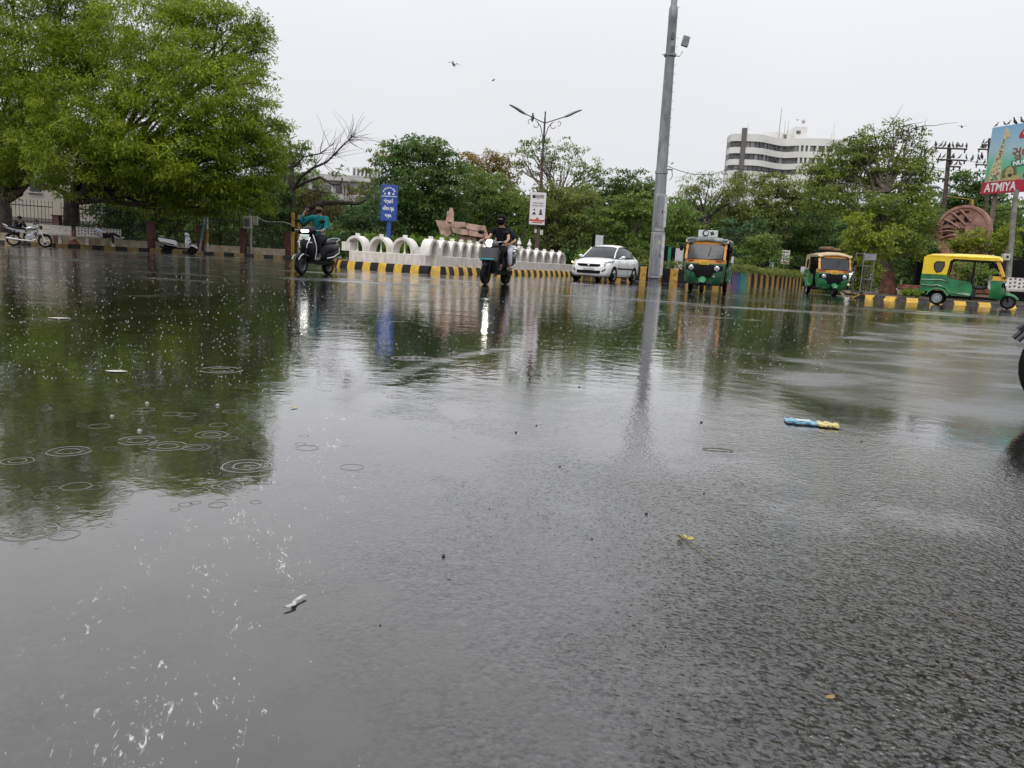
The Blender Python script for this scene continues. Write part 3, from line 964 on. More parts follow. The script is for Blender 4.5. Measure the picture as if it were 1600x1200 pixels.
for k in range(15):
    z = 6 + k * .42
    q.tube([(.26, 0, z), (.36, 0, z)], .010, 5)
q.build('step_pegs', galv, ms)

# ------------------------------------------------------------------ white advertising boxes on the median
adw = mat('advert_white', (.62, .62, .66), .3, vary=.06)
adg = mat('advert_green', (.02, .25, .14), .4)
def adbox(px, py0, py1, wpx, Y, label, green=False, only_green=False):
    base = W(px, py1, Y); top = W(px, py0, Y)
    h = max(.4, top.z - base.z); w_ = wpx / ppm(Y)
    o = thing('advert_box', label, 'advertising box', (base.x, base.y, base.z), R(22), 'advertising boxes on the median')
    q = MB(); q.box((0, 0, h / 2), (w_, .5, h), bev=.01); q.build('frame', black, o)
    q = MB(); q.box((-.02, -.255, h / 2), (w_ * .93, .02, h * .95)); q.build('panel', adg if only_green else adw, o)
    q = MB()
    for k in (-.13, .12): q.box((w_ / 2 + .006, k, h / 2), (.012, .13, h * .95))
    q.build('side_trim', white_o, o)
    q = MB(); q.box((0, 0, -base.z / 2 + .0), (.12, .12, base.z - .02)); q.build('leg', black, o)
    return o
adbox(931, 366, 416, 14, 52, 'tall white advertising box behind the white car')
adbox(1042, 385, 422, 9, 49, 'green panelled box between the mast and the first three wheeler', only_green=True)
adbox(1056, 387, 421, 15, 47, 'white advertising box beside the green panel left of the first three wheeler')
adbox(1137, 400, 421, 11, 50, 'white advertising box just right of the first three wheeler')
adbox(1201, 409, 426, 10, 62, 'small white advertising box left of the far poster board')
adbox(1212, 424, 429, 5, 64, 'very small white box beside the far poster board')
adbox(1243, 415, 431, 6, 60, 'green panelled box beside the second three wheeler', only_green=True)
adbox(1250, 416, 431, 9, 58, 'white advertising box touching the green panel near the second three wheeler')
adbox(1322, 425, 438, 8, 66, 'white advertising box just right of the second three wheeler')

# ------------------------------------------------------------------ buildings
cream = mat('cream_wall', (.40, .36, .30), .7, vary=.12, scale=.6)
greyw = mat('grey_wall', (.44, .43, .41), .7, vary=.15, scale=.4)
bwhite = mat('tower_white', (.72, .71, .68), .6, vary=.08, scale=.15)
wing = mat('window_glass', (.10, .105, .115), .12, vary=.4, scale=.5)
darkst = mat('dark_strip', (.14, .13, .13), .6)
# low building behind the left fence
a = place(-90, 58); b = place(150, 62)
lb = thing('house', 'beige building behind the fence on the far left with a dark small window', 'building', (0, 0, 0))
d = (b - a).normalized(); n = Vector((-d.y, d.x, 0))
q = MB(); q.prism([(p.x, p.y) for p in (a, b, b + n * 9, a + n * 9)], 0, 9.0, 'XY'); q.build('wall', cream, lb)
q = MB(); e = .04
q.prism([(p.x, p.y) for p in (a - n * e, b - n * e, b - n * .001, a - n * .001)], 0, 1.9, 'XY'); q.build('plinth', mat('plinth_grey', (.16, .14, .13), .7), lb)
for px, py in ((51, 288), (-40, 285), (112, 292)):
    c = W(px, py, 59.5); t = (c - a).dot(d); c2 = a + d * t
    q = MB(); rm = Matrix.Rotation(math.atan2(d.y, d.x), 3, 'Z')
    q.box((c2.x, c2.y, c.z), (.75, .10, 1.0), rot=rm); w_ = q.build('window', glass_dark, lb)
    q = MB(); q.box((c2.x, c2.y, c.z - .56), (.95, .3, .09), rot=rm); q.build('sill', conc, w_)
# grey block beyond the bare tree
Y = 130
mbld = thing('office_block', 'pale grey flat roofed block far behind the bare tree', 'building', (0, 0, 0))
ZREF = 12.0
def X_at(px, Y): return place(px, Y, ZREF).x
def z_at(px, py, Y): return W(px, py, Y).z
zt = z_at(545, 274, Y); zt2 = z_at(560, 259, Y)
q = MB(); q.box(((X_at(420, Y) + X_at(600, Y)) / 2, Y + 8, zt / 2), (X_at(600, Y) - X_at(420, Y), 16, zt)); q.build('wall', greyw, mbld)
q = MB(); q.box(((X_at(418, Y) + X_at(602, Y)) / 2, Y - .3, zt - .9), (X_at(602, Y) - X_at(418, Y), .6, .25)); q.build('ledge', greyw, mbld)
q = MB(); q.box(((X_at(546, Y) + X_at(579, Y)) / 2, Y + 6, (zt + zt2) / 2), (X_at(579, Y) - X_at(546, Y), 8, zt2 - zt)); st_ = q.build('stair_block', bwhite, mbld)
q = MB()
for k in range(5):
    q.box((X_at(549 + k * 6.4, Y), Y + 1.98, (zt + zt2) / 2), (.32, .06, zt2 - zt - .5))
q.build('grille', wing, st_)
for k in range(9):
    q = MB(); q.box((X_at(440 + k * 18, Y), Y - .02, zt - 2.4), (1.1, .08, 1.3)); q.build('window', wing, mbld)
# white curved tower
Y = 205.0; ZREF = 34.0
tw = thing('office_tower', 'white curved office tower with ribbon windows above the trees', 'building', (0, 0, 0))
plan_px = [(1136, 3.5), (1141, .8), (1150, -.4), (1165, -.8), (1180, -1.2), (1193, -.6), (1205, 1.2), (1216, 2.8), (1227, 3.2), (1238, 2.2), (1250, .8), (1264, 0.2), (1290, -.5), (1316, -.2), (1340, .8), (1352, 3)]
front = [Vector((X_at(px, Y + dy), Y + dy, 0)) for px, dy in plan_px]
def prism_ring(pts, z0, z1, grow, m, name, backY=Y + 22):
    q = MB()
    poly = [(p.x, p.y - grow) for p in pts] + [(pts[-1].x, backY), (X_at(1150, backY), backY)]
    q.prism(poly, z0, z1, 'XY')
    return q.build(name, m, tw)
ztop = z_at(1150, 209, Y)
prism_ring(front, 0, ztop - 13.0, .0, bwhite, 'lower_wall')
prism_ring(front, ztop - 13.0, ztop - .3, -.55, darkst, 'core')
zlev = [z_at(1150, y, Y) for y in (209, 220.5, 230, 239.5, 249, 258, 266.5)]
for k in range(0, 6, 2):
    prism_ring(front, zlev[k + 1], zlev[k], 0, bwhite, 'spandrel')
prism_ring(front, ztop - 13.0, zlev[6], 0, bwhite, 'spandrel')
for k in (1, 3, 5):
    q = MB(); n_ = 0
    for p, p2 in zip(front, front[1:]):
        L_ = (p2 - p).length
        for j in range(max(1, int(L_ / 1.15))):
            s = p.lerp(p2, (j + .5) / max(1, int(L_ / 1.15)))
            dd = (p2 - p).normalized()
            if random.random() < .93:
                q.box((s.x, s.y + .35, (zlev[k] + zlev[k + 1]) / 2), (.95, .1, zlev[k] - zlev[k + 1]), rot=Matrix.Rotation(math.atan2(dd.y, dd.x), 3, 'Z'), m=random.choice((0, 0, 1)))
    q.build('ribbon_window', [wing, mat('curtained_glass', (.24, .235, .23), .4)], tw)
    q = MB()
    for p, p2 in zip(front, front[1:]):
        dd = (p2 - p).normalized()
        if p.x < front[10].x: continue
        for j in range(2):
            s = p.lerp(p2, j * .5)
            q.box((s.x, s.y + .25, (zlev[k] + zlev[k + 1]) / 2), (.5, .4, zlev[k] - zlev[k + 1]))
    q.build('mullion', bwhite, tw)
c = W(1160.5, 240, Y - 1.2)
q = MB(); q.box((c.x, Y - .7, (ztop + 1.6) / 2 + 6), (1.15, 1.0, ztop + 1.2 - 12)); q.build('fin', darkst, tw)
c0, c1 = X_at(1193, Y + 8), X_at(1253, Y + 8)
q = MB(); q.box(((c0 + c1) / 2, Y + 11, ztop + 1.0), (c1 - c0, 6, 2.9)); q.box((X_at(1243, Y + 8), Y + 9, ztop + 1.6), (3.2, 7, 4.2)); rb_ = q.build('roof_block', bwhite, tw)
q = MB(); q.box((X_at(1245, Y + 5), Y + 5.45, ztop + 2.3), (1.1, .1, .8)); q.box((X_at(1225, Y + 7), Y + 7.95, ztop + 1.3), (.9, .1, 1.3)); q.build('opening', wing, rb_)
for px, y0, y1, wd in ((1214, 168, 205, .12), (1222, 188, 205, .07), (1227, 189, 205, .07), (1165, 192, 206, .06), (1298, 192, 214, .07)):
    z0, z1 = z_at(px, y1 + 8, Y + 6), z_at(px, y0, Y + 6)
    q = MB(); q.tube([(X_at(px, Y + 6), Y + 6, z0 - 1), (X_at(px, Y + 6), Y + 6, z1)], [wd * 1.6, wd * .6], 6); q.build('antenna', greyw, tw)
q = MB(); q.box((X_at(1298, Y + 6), Y + 6, ztop + 1.2), (.9, .9, 3)); q.build('pylon', bwhite, tw)
q = MB(); q.ell((X_at(1250, Y + 5), Y + 5, ztop + 5.0), (.55, .25, .55)); q.build('dish', greyw, tw)
# low shed roofs seen through the trees
Y = 95; ZREF = 5.0
sh = thing('shed', 'dark roofed shed half hidden behind the trees left of the guarded sapling', 'building', (0, 0, 0))
z1, z2 = z_at(1290, 362, Y), z_at(1290, 345, Y)
q = MB(); q.box((X_at(1285, Y), Y + 4, z1 / 2), (11, 8, z1)); q.build('wall', greyw, sh)
q = MB(); q.loft([[(X_at(1285, Y) + s, Y - .6, z1), (X_at(1285, Y) + s, Y + 4, z2), (X_at(1285, Y) + s, Y + 8.5, z1)] for s in (-6, 6)], 0, True, True, False); q.build('roof', mat('slate', (.06, .06, .07), .6), sh)

# ------------------------------------------------------------------ stone sculpture on the island
stone = mat('red_sandstone', (.46, .30, .235), .75, vary=.3, scale=3, bump=.5, bscale=9)
stone_d = mat('stone_joint', (.10, .06, .05), .8)
p = place(722, 33.5)
sc_ = thing('sculpture', 'broken looking pink sandstone sculpture with a small tower on the island', 'sculpture', (p.x, p.y, .24), R(5))
def PZ(px, py):   # local coordinates of a photo point in the sculpture's plane
    v = W(px, py, 33.5) - Vector((p.x, p.y, .24)); return v.x, v.z
def slab(pts, y0, y1, m, name, parent=sc_, bev=True):
    q = MB(); poly = [PZ(*a) for a in pts]
    q.prism(poly, y0, y1, 'XZ')
    o = q.build(name, m, parent)
    return o
slab([(681, 345), (694, 346), (704, 366), (699, 371), (691, 370)], -.55, .45, stone, 'tilted_slab')
slab([(694, 346), (697, 345), (703, 352), (706, 366), (703, 368)], -.35, .40, stone, 'tilted_slab')
slab([(697, 346), (699, 330.5), (709, 331), (709, 348)], -.3, .2, stone, 'tower')
slab([(702, 331.3), (702.5, 325), (708, 325.5), (708, 331.3)], -.22, .12, stone, 'tower_top')
slab([(703, 350), (709, 347.5), (727, 349), (727, 355), (712, 357.5), (703, 355)], -.45, .5, stone, 'layered_block')
slab([(727.4, 349.5), (745, 352), (751, 355), (746, 362), (733, 359.5), (727.4, 356)], -.5, .45, stone, 'layered_block')
slab([(705, 357), (712, 358), (731, 360), (732, 368), (719, 367), (708, 364)], -.6, .5, stone, 'layered_block')
slab([(732.5, 360.5), (746, 363), (753, 355), (757, 352.5), (763, 372), (749, 371), (732.5, 369)], -.62, .4, stone, 'layered_block')
slab([(709, 347), (727, 347.8), (726, 349.3), (710, 348.9)], -.4, .3, mat('grey_slab', (.34, .31, .28), .7), 'cap_stone')
slab([(727, 349.4), (744, 351), (745, 353), (728, 350.8)], -.3, .5, mat('grey_slab', (.34, .31, .28), .7), 'cap_stone')
slab([(716, 368.3), (744, 371), (743, 390), (718, 390)], -.35, .25, stone, 'pedestal')
for k, px in enumerate((722, 733, 741)):
    slab([(px - 3, 371.5), (px + 2, 371.8), (px + 4, 388), (px - 5, 388)], -.45, -.36, stone, 'carved_figure')
slab([(704, 349.5), (728, 349.5), (757, 353), (761, 371), (733, 368.5), (708, 363)], -.2, .38, stone, 'core_block')
q = MB()
for (a, b) in (((706, 357), (731, 359.7)), ((731, 359.7), (746, 362.6)), ((746, 362.6), (754, 354.5)), ((708, 364.5), (733, 369.2))):
    ax, az = PZ(*a); bx, bz = PZ(*b)
    q.tube([(ax, -.5, az), (bx, -.5, bz)], .035, 5)
q.build('joint', stone_d, sc_)

# ------------------------------------------------------------------ carved stone disc on the right
disc_m = mat('brown_stone', (.33, .175, .135), .7, vary=.3, scale=3, bump=.4, bscale=14)
disc_d = mat('hollow_shade', (.030, .015, .013), .9, spec=.1)
c = W(1505, 363, 33.5)
ds = thing('stone_disc', 'round carved red stone disc standing behind the parked three wheeler', 'sculpture', (c.x, c.y, .10), R(-54))
zc = c.z - .10
q = MB(); N = 48; rD = 1.13
holes = []
q.lathe([(.13, .16), (.13, -.12), (rD - .02, -.12), (rD, -.08), (rD, .12), (rD - .02, .16), (.13, .16)], N, 'Y', c=(0, 0, zc), cap=False)
dm = q.build('disc', disc_m, ds)
q = MB(); q.lathe([(rD - .10, -.125), (rD - .10, -.165), (rD + .015, -.165), (rD + .015, .0)], N, 'Y', c=(0, 0, zc), cap=False); q.build('rim', disc_m, ds)
q = MB()   # shade of the carved hollows, painted as thin dark patches on the face
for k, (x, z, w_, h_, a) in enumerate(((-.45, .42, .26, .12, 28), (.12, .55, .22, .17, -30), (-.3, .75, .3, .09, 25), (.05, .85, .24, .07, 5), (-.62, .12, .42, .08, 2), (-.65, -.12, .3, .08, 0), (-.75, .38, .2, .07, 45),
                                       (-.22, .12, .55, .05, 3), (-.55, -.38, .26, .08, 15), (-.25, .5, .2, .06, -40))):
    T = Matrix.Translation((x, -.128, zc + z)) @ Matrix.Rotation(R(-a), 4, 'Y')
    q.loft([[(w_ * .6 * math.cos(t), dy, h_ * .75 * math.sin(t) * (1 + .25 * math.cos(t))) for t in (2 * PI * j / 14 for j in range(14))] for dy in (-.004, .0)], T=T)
q.build('carving_shade', disc_d, dm)
q = MB()
for k, (x0, z0, x1, z1) in enumerate(((-.8, .55, -.1, .15), (-.55, .85, .1, .3), (-.95, .0, -.15, .0), (-.85, -.3, -.2, -.12), (-.2, .95, .3, .45))):
    q.tube([(x0, -.135, zc + z0), ((x0 + x1) / 2, -.17, zc + (z0 + z1) / 2 + .05), (x1, -.135, zc + z1)], .045, 6)
q.build('relief', disc_m, dm)
q = MB(); q.box((0, .03, (zc - rD) / 2 + .1), (1.5, .7, zc - rD + .2), bev=.04); q.build('pedestal', disc_m, ds)

# ------------------------------------------------------------------ hoarding (billboard)
p0 = W(1543, 250, 38.0)
ztop_, zbot = W(1548.5, 199.5, 38.0).z, W(1537, 304, 38.0).z
bb = thing('billboard', 'nursery billboard with giraffe and lion above a red name strip', 'billboard', (p0.x, p0.y, 0), math.atan2(-.94, .35))
BW = 5.6; BH = ztop_ - zbot; zs = zbot + .56
pano = mat('poster_sky', (.19, .38, .52), .4, vary=.06)
nodes = pano.node_tree
bsdf = nodes.nodes['Principled BSDF']
tcn = nodes.nodes.new('ShaderNodeTexCoord'); sx = nodes.nodes.new('ShaderNodeSeparateXYZ'); rp = nodes.nodes.new('ShaderNodeValToRGB'); mrn = nodes.nodes.new('ShaderNodeMapRange')
nodes.links.new(tcn.outputs['Object'], sx.inputs[0]); nodes.links.new(sx.outputs['Z'], mrn.inputs[0])
mrn.inputs[1].default_value = zs; mrn.inputs[2].default_value = ztop_
nodes.links.new(mrn.outputs[0], rp.inputs[0]); nodes.links.new(rp.outputs[0], bsdf.inputs['Base Color'])
rp.color_ramp.elements[0].color = (.30, .36, .22, 1); rp.color_ramp.elements[1].color = (.20, .42, .62, 1)
for pos_, c_ in ((.18, (.10, .42, .22, 1)), (.36, (.16, .46, .34, 1)), (.55, (.33, .52, .55, 1)), (.75, (.30, .48, .62, 1))):
    e_ = rp.color_ramp.elements.new(pos_); e_.color = c_
q = MB(); q.box((BW / 2, .06, (zs + ztop_) / 2), (BW, .10, ztop_ - zs)); q.build('picture', pano, bb)
redm = mat('strip_red', (.42, .02, .05), .4)
q = MB(); q.box((BW / 2 - .05, .03, (zbot + zs) / 2), (BW + .1, .12, zs - zbot)); q.build('name_strip', redm, bb)
lw = mat('letter_white', (.8, .78, .78), .45)
text_mesh('lettering', 'ATMIYA', .56, lw, bb, (.10, -.034, (zbot + zs) / 2 - .01), (PI / 2, 0, 0), width=1.62, bold=.012, align='LEFT')
mar = mat('letter_maroon', (.25, .06, .05), .5)
text_mesh('lettering', 'સુહર્ષ', .62, mar, bb, (1.22, .004, zs + 1.28), (PI / 2, 0, 0), width=1.5, bold=.01, align='LEFT')
nb = mat('nursery_green', (.02, .20, .13), .5)
q = MB(); q.box((2.02, .006, zs + .80), (1.55, .02, .30), rot=Matrix.Rotation(R(-4), 3, 'Y')); q.build('name_band', nb, bb)
text_mesh('lettering', 'NURSERY', .26, lw, bb, (2.02, -.008, zs + .80), (PI / 2, R(-4), 0), width=1.38, bold=.012)
q = MB(); T = Matrix.Translation((1.95, .006, zs + 2.28)) @ Matrix.Rotation(R(-35), 4, 'Y')
q.loft([[(.62 * math.cos(t), dy, .23 * math.sin(t)) for t in (2 * PI * j / 20 for j in range(20))] for dy in (-.008, .004)], T=T); q.build('opening_badge', redm, bb)
text_mesh('lettering', 'OPEN', .22, lw, bb, (1.9, -.008, zs + 2.24), (PI / 2, R(-35), 0), width=.62, bold=.01)
gir = mat('giraffe_cream', (.55, .50, .30), .5); gsp = mat('giraffe_spots', (.16, .10, .05), .5)
q = MB()
q.prism([(.22, zs + .02), (.22, zs + .55), (.36, zs + .95), (.56, zs + 1.55), (.68, zs + 2.0), (.62, zs + 2.22), (.70, zs + 2.38), (.74, zs + 2.50), (.78, zs + 2.39), (.86, zs + 2.36), (1.0, zs + 2.06), (.96, zs + 1.98), (.82, zs + 2.02), (.78, zs + 1.75), (.74, zs + 1.0), (.80, zs + .55), (.80, zs + .02), (.64, zs + .02), (.60, zs + .3), (.40, zs + .3), (.38, zs + .02)], -.006, .005, 'XZ')
gi = q.build('giraffe_picture', gir, bb)
q = MB()
for i in range(85):
    t = random.random(); z = zs + .1 + t * 1.85
    lo = np.interp(z - zs, [0, .55, .95, 1.55, 2.0], [.24, .24, .38, .58, .68]); hi = np.interp(z - zs, [0, .55, 1.0, 1.75, 2.0], [.76, .76, .72, .76, .8])
    x = random.uniform(lo + .03, hi - .03); r_ = random.uniform(.022, .036) * (1.2 - .5 * t)
    q.add([(x + r_ * math.cos(a) * random.uniform(.7, 1.2), -.0085, z + 1.2 * r_ * math.sin(a) * random.uniform(.7, 1.2)) for a in (2 * PI * k / 6 for k in range(6))], [tuple(range(6))])
q.build('spots', gsp, gi, fix=False)
lio = mat('lion_ochre', (.42, .36, .16), .5); lid = mat('lion_mane', (.14, .12, .05), .5)
q = MB()
def blob(cx, cz, rx, rz_, y0=-.006, n=18, jit=.12): 
    q.prism([(cx + rx * math.cos(a) * random.uniform(1 - jit, 1 + jit), cz + rz_ * math.sin(a) * random.uniform(1 - jit, 1 + jit)) for a in (2 * PI * k / n for k in range(n))], y0, .005, 'XZ')
blob(1.24, zs + .33, .36, .38); lm = q.build('lion_picture', lid, bb)
q = MB(); blob(1.22, zs + .38, .20, .26, -.010); blob(1.5, zs + .12, .34, .13, -.009); blob(1.15, zs + .08, .22, .08, -.0095); q.build('lion_face', lio, lm)
q = MB(); blob(1.28, zs + .24, .11, .09, -.013); blob(1.14, zs + .45, .025, .02, -.013); blob(1.3, zs + .46, .025, .02, -.013); blob(2.15, zs + .22, .22, .16, -.010); q.build('lion_mouth', mat('lion_dark', (.05, .03, .02), .5), lm)
for x in (.5, 1.55, 3.2, 4.8):
    q = MB(); q.tube([(x, .25, -.0), (x, .25, ztop_ - .4)], .11, 10); q.build('post', mat('post_wood', (.22, .17, .12), .7, vary=.3), bb)
q = MB()
for z in (zbot + .3, ztop_ - .5): q.box((BW / 2, .19, z), (BW, .05, .08))
q.build('batten', galv, bb)

# ------------------------------------------------------------------ utility poles with crossarms
upole = mat('old_steel_pole', (.10, .075, .06), .6, .2, vary=.4)
def upole_thing(px, py_base, Y, ytop, pxtop, arms, label, lamp=False):
    base = place(px, Y); top = W(pxtop, ytop, Y)
    o = thing('utility_pole', label, 'utility pole', (base.x, base.y, 0), 0, 'overhead line poles')
    dv = top - base
    q = MB(); q.tube([(0, 0, 0), dv], [.12, .08], 8); q.tube([(.14, 0, 0), dv * .98 + Vector((.12, 0, 0))], [.04, .03], 6); q.build('shaft', upole, o)
    pts = []
    for (xa, xb, y) in arms:
        A = W(xa, y, Y - .12) - base; B = W(xb, y + (xb - xa) * .04, Y - .12) - base
        q = MB(); q.tube([A, B], .05, 6, smooth=False)
        a = q.build('crossarm', upole, o)
        q = MB()
        for t in (.06, .5, .94) if xb - xa > 20 else (.2, .8):
            c = A.lerp(B, t); q.lathe([(.02, 0), (.05, .06), (.03, .1), (.055, .15), (.02, .2)], 8, c=c - Vector((0, 0, .22)))
        q.build('insulator', lamp_m, a)
        pts.append((base + A, base + B))
    if lamp:
        A = W(1474, 297, Y) - base; B = W(1456, 292, Y) - base
        q = MB(); q.tube([A, A.lerp(B, .5) + Vector((0, 0, .1)), B], .03, 6)
        q.build('lamp_arm', galv, o)
        q = MB(); q.ell(B + Vector((.1, 0, 0)), (.36, .14, .10)); q.build('lamp_head', head_m, o)
    return o, pts
U1, arms1 = upole_thing(1462, 0, 44, 226, 1483, [(1460, 1511, 231), (1463, 1510, 249), (1480, 1501, 260), (1465, 1476, 279)], 'rusty pole with crossarms full of pigeons behind the big tree', True)
U2, arms2 = upole_thing(1533, 0, 52, 216, 1546, [(1528, 1560, 233), (1534, 1560, 226), (1524, 1556, 257)], 'second crossarmed pole half hidden behind the billboard')
p = place(1571, 30.5)
o = thing('concrete_pole', 'slim grey concrete pole with a small box just right of the stone disc', 'pole', (p.x, p.y, 0))
top = W(1588, 297, 30.5) - p
q = MB(); q.tube([(0, 0, 0), top], [.12, .08], 8); q.build('shaft', conc_d, o)
m_ = W(1571.5, 402, 30.3) - p
q = MB(); q.box(m_, (.26, .2, .26), bev=.02); bx = q.build('box', beige, o)
q = MB(); q.box(m_ + Vector((0, -.105, .02)), (.08, .02, .08)); q.build('socket', black, bx)
# yellow gantry behind the disc
gp = W(1519, 312, 46); gb = place(1519, 46)
o = thing('yellow_post', 'short yellow pipe frame showing above the stone disc', 'post', (gb.x, gb.y, 0))
q = MB(); q.tube([(0, 0, 0), gp - gb], .09, 8); q.build('upright', post_y, o)
q = MB(); q.tube([gp - gb, W(1482, 307, 46) - gb], .02, 6); q.build('crossbar', post_y, o)

# dark railings and low brick wall behind the right pavement
f2 = thing('yard_fence', 'black sheet fence behind the parked three wheeler on the right', 'fence')
pts = [place(px, 36 - (px - 1400) * .012) for px in (1424, 1470, 1520, 1560, 1600, 1660, 1760)]
for a, b in zip(pts, pts[1:]):
    d = (b - a).normalized(); L_ = (b - a).length; c = (a + b) / 2
    rm = Matrix.Rotation(math.atan2(d.y, d.x), 3, 'Z')
    q = MB(); q.box((c.x, c.y, 1.05), (L_ * .96, .04, 1.8), rot=rm); q.build('panel', black, f2)
    q = MB(); q.box((a.x, a.y, 1.1), (.09, .09, 2.1), rot=rm); q.build('post', iron, f2)
brick = mat('red_brick', (.20, .075, .05), .7, vary=.4, scale=8, bump=.2)
tanst = mat('tan_stone', (.30, .23, .16), .7, vary=.3, scale=5)
a, b = place(1403, 33.0), place(1560, 31.0)
d = (b - a).normalized(); rm = Matrix.Rotation(math.atan2(d.y, d.x), 3, 'Z'); c = (a + b) / 2
o = thing('low_wall', 'low tan wall capped with red brick behind the parked three wheeler', 'wall', (c.x, c.y, .155), math.atan2(d.y, d.x))
q = MB(); q.box((0, 0, .13), ((b - a).length, .5, .26), bev=.01); q.build('base', tanst, o)
q = MB(); q.box((0, 0, .35), ((b - a).length + .1, .6, .18), bev=.012); q.build('coping', brick, o)
bu = W(1412, 446, 34)
o = thing('bucket', 'small blue bucket on the ground by the brick capped wall', 'bucket', (bu.x, bu.y, .155))
q = MB(); q.lathe([(.11, 0), (.15, .3), (.16, .31), (.15, .31), (.13, .29)], 14); q.build('body', mat('bucket_blue', (.02, .10, .32), .35), o)
q = MB(); q.tube([(.155 * math.cos(t), 0, .31 + .12 * math.sin(t)) for t in (PI * k / 10 for k in range(11))], .008, 5); q.build('handle', steel, o)

# overhead wires
def wire(name, pts, r, m, label, sag=.3):
    q = MB()
    for a, b in zip(pts, pts[1:]):
        q.tube([a.lerp(b, t) - Vector((0, 0, sag * 4 * t * (1 - t))) for t in (i / 16 for i in range(17))], r, 5)
    return tag(q.build(name, m), label, 'wire')
wire('cable', [W(590, 243, 52), W(800, 239, 60), W(920, 262, 70)], .02, post_y, 'thin yellow cable strung in front of the round dark tree', .15)
wire('cable', [W(1040, 258, 39.3), W(1140, 262, 60), W(1480, 250, 44)], .018, black, 'thin dark wire running right from the grey mast', .5)
wire('cable', [W(1540, 330, 40), W(1640, 322, 36)], .03, black, 'thick black cable below the billboard', .02)
wire('cable', [W(1510, 250, 44), W(1545, 252, 50)], .014, black, 'short wire between the two crossarmed poles', .1)
# ------------------------------------------------------------------ trees and shrubs
bark = mat('bark', (.055, .042, .032), .85, vary=.45, scale=5, bump=.6, bscale=12)
bark_red = mat('painted_trunk', (.16, .065, .045), .75, vary=.4, scale=4, bump=.4, bscale=12)
bark_mid = mat('grey_bark', (.10, .082, .066), .8, vary=.35, scale=5, bump=.4)
bark_pale = mat('pale_bark', (.20, .165, .135), .8, vary=.35, scale=5, bump=.4)
L_neem = leafmat('neem_leaves', (.060, .115, .008), (.32, .41, .034), .38)
L_dark = leafmat('dark_leaves', (.040, .095, .022), (.125, .21, .045), .36)
L_mid = leafmat('mid_leaves', (.075, .14, .026), (.21, .30, .060), .40)
L_olive = leafmat('olive_leaves', (.092, .13, .030), (.25, .29, .070), .40)
L_tall = leafmat('tall_tree_leaves', (.080, .13, .022), (.25, .31, .056), .42)
L_fresh = leafmat('fresh_leaves', (.12, .18, .018), (.31, .37, .042), .42)
L_dry = leafmat('dry_leaves', (.07, .045, .022), (.17, .115, .055), .3)
L_orange = leafmat('orange_flowers', (.13, .13, .03), (.33, .23, .05), .3)
L_shrub = leafmat('shrub_leaves', (.07, .15, .018), (.25, .36, .045), .38)
L_blue = leafmat('bluish_leaves', (.045, .105, .042), (.115, .195, .078), .34)

def leaf_arrays(cent, n_per, rad, L, wid, droop, r, dome=True):
    """leaf blades round cluster centres: cent (N,3), rad (N,3)"""
    N = len(cent); tot = N * n_per
    ci = np.repeat(np.arange(N), n_per)
    u = r.normal(size=(tot, 3)); u /= np.linalg.norm(u, axis=1, keepdims=True) + 1e-9
    if dome: u[:, 2] = np.abs(u[:, 2]) * .95 - .18
    rr = r.random(tot) ** .45
    p = cent[ci] + u * rr[:, None] * rad[ci]
    ax = u * .7 + r.normal(size=(tot, 3)) * .55; ax[:, 2] -= droop
    ax /= np.linalg.norm(ax, axis=1, keepdims=True) + 1e-9
    up = r.normal(size=(tot, 3)) * .55; up[:, 2] += 1.0
    b = np.cross(ax, up); b /= np.linalg.norm(b, axis=1, keepdims=True) + 1e-9
    nrm = np.cross(b, ax)
    ll = L * (.6 + .8 * r.random(tot)); ww = wid * (.7 + .6 * r.random(tot))
    q = np.empty((tot, 4, 3))
    q[:, 0] = p
    q[:, 1] = p + ax * (ll * .5)[:, None] + b * ww[:, None] * .5 - nrm * (ll * .05)[:, None]
    q[:, 2] = p + ax * ll[:, None]
    q[:, 2, 2] -= ll * .12
    q[:, 3] = p + ax * (ll * .5)[:, None] - b * ww[:, None] * .5 - nrm * (ll * .05)[:, None]
    cv = r.random(N)
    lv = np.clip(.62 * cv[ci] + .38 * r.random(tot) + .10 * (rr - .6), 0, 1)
    return q, lv
def leaf_mesh(name, qs, lvs, m, parent=None):
    q = np.concatenate(qs); lv = np.concatenate(lvs)
    me = np_mesh(name, q.reshape(-1, 3), np.arange(len(q) * 4).reshape(-1, 4))
    a = me.attributes.new('lv', 'FLOAT', 'FACE')
    a.data.foreach_set('value', lv.astype(np.float32))
    me.materials.append(m)
    o = bpy.data.objects.new(name, me); COL.objects.link(o)
    if parent is not None: o.parent = parent
    return o
def bend(a, b, amt, n=5, r=random):
    a, b = Vector(a), Vector(b); L_ = (b - a).length
    off = Vector((r.uniform(-1, 1), r.uniform(-1, 1), r.uniform(-.3, .8))) * L_ * amt
    pts = []
    for i in range(n + 1):
        t = i / n
        pts.append(a.lerp(b, t) + off * math.sin(PI * t) + Vector((r.uniform(-1, 1), r.uniform(-1, 1), r.uniform(-1, 1))) * L_ * .03 * (0 < i < n))
    return pts
NT = [0]
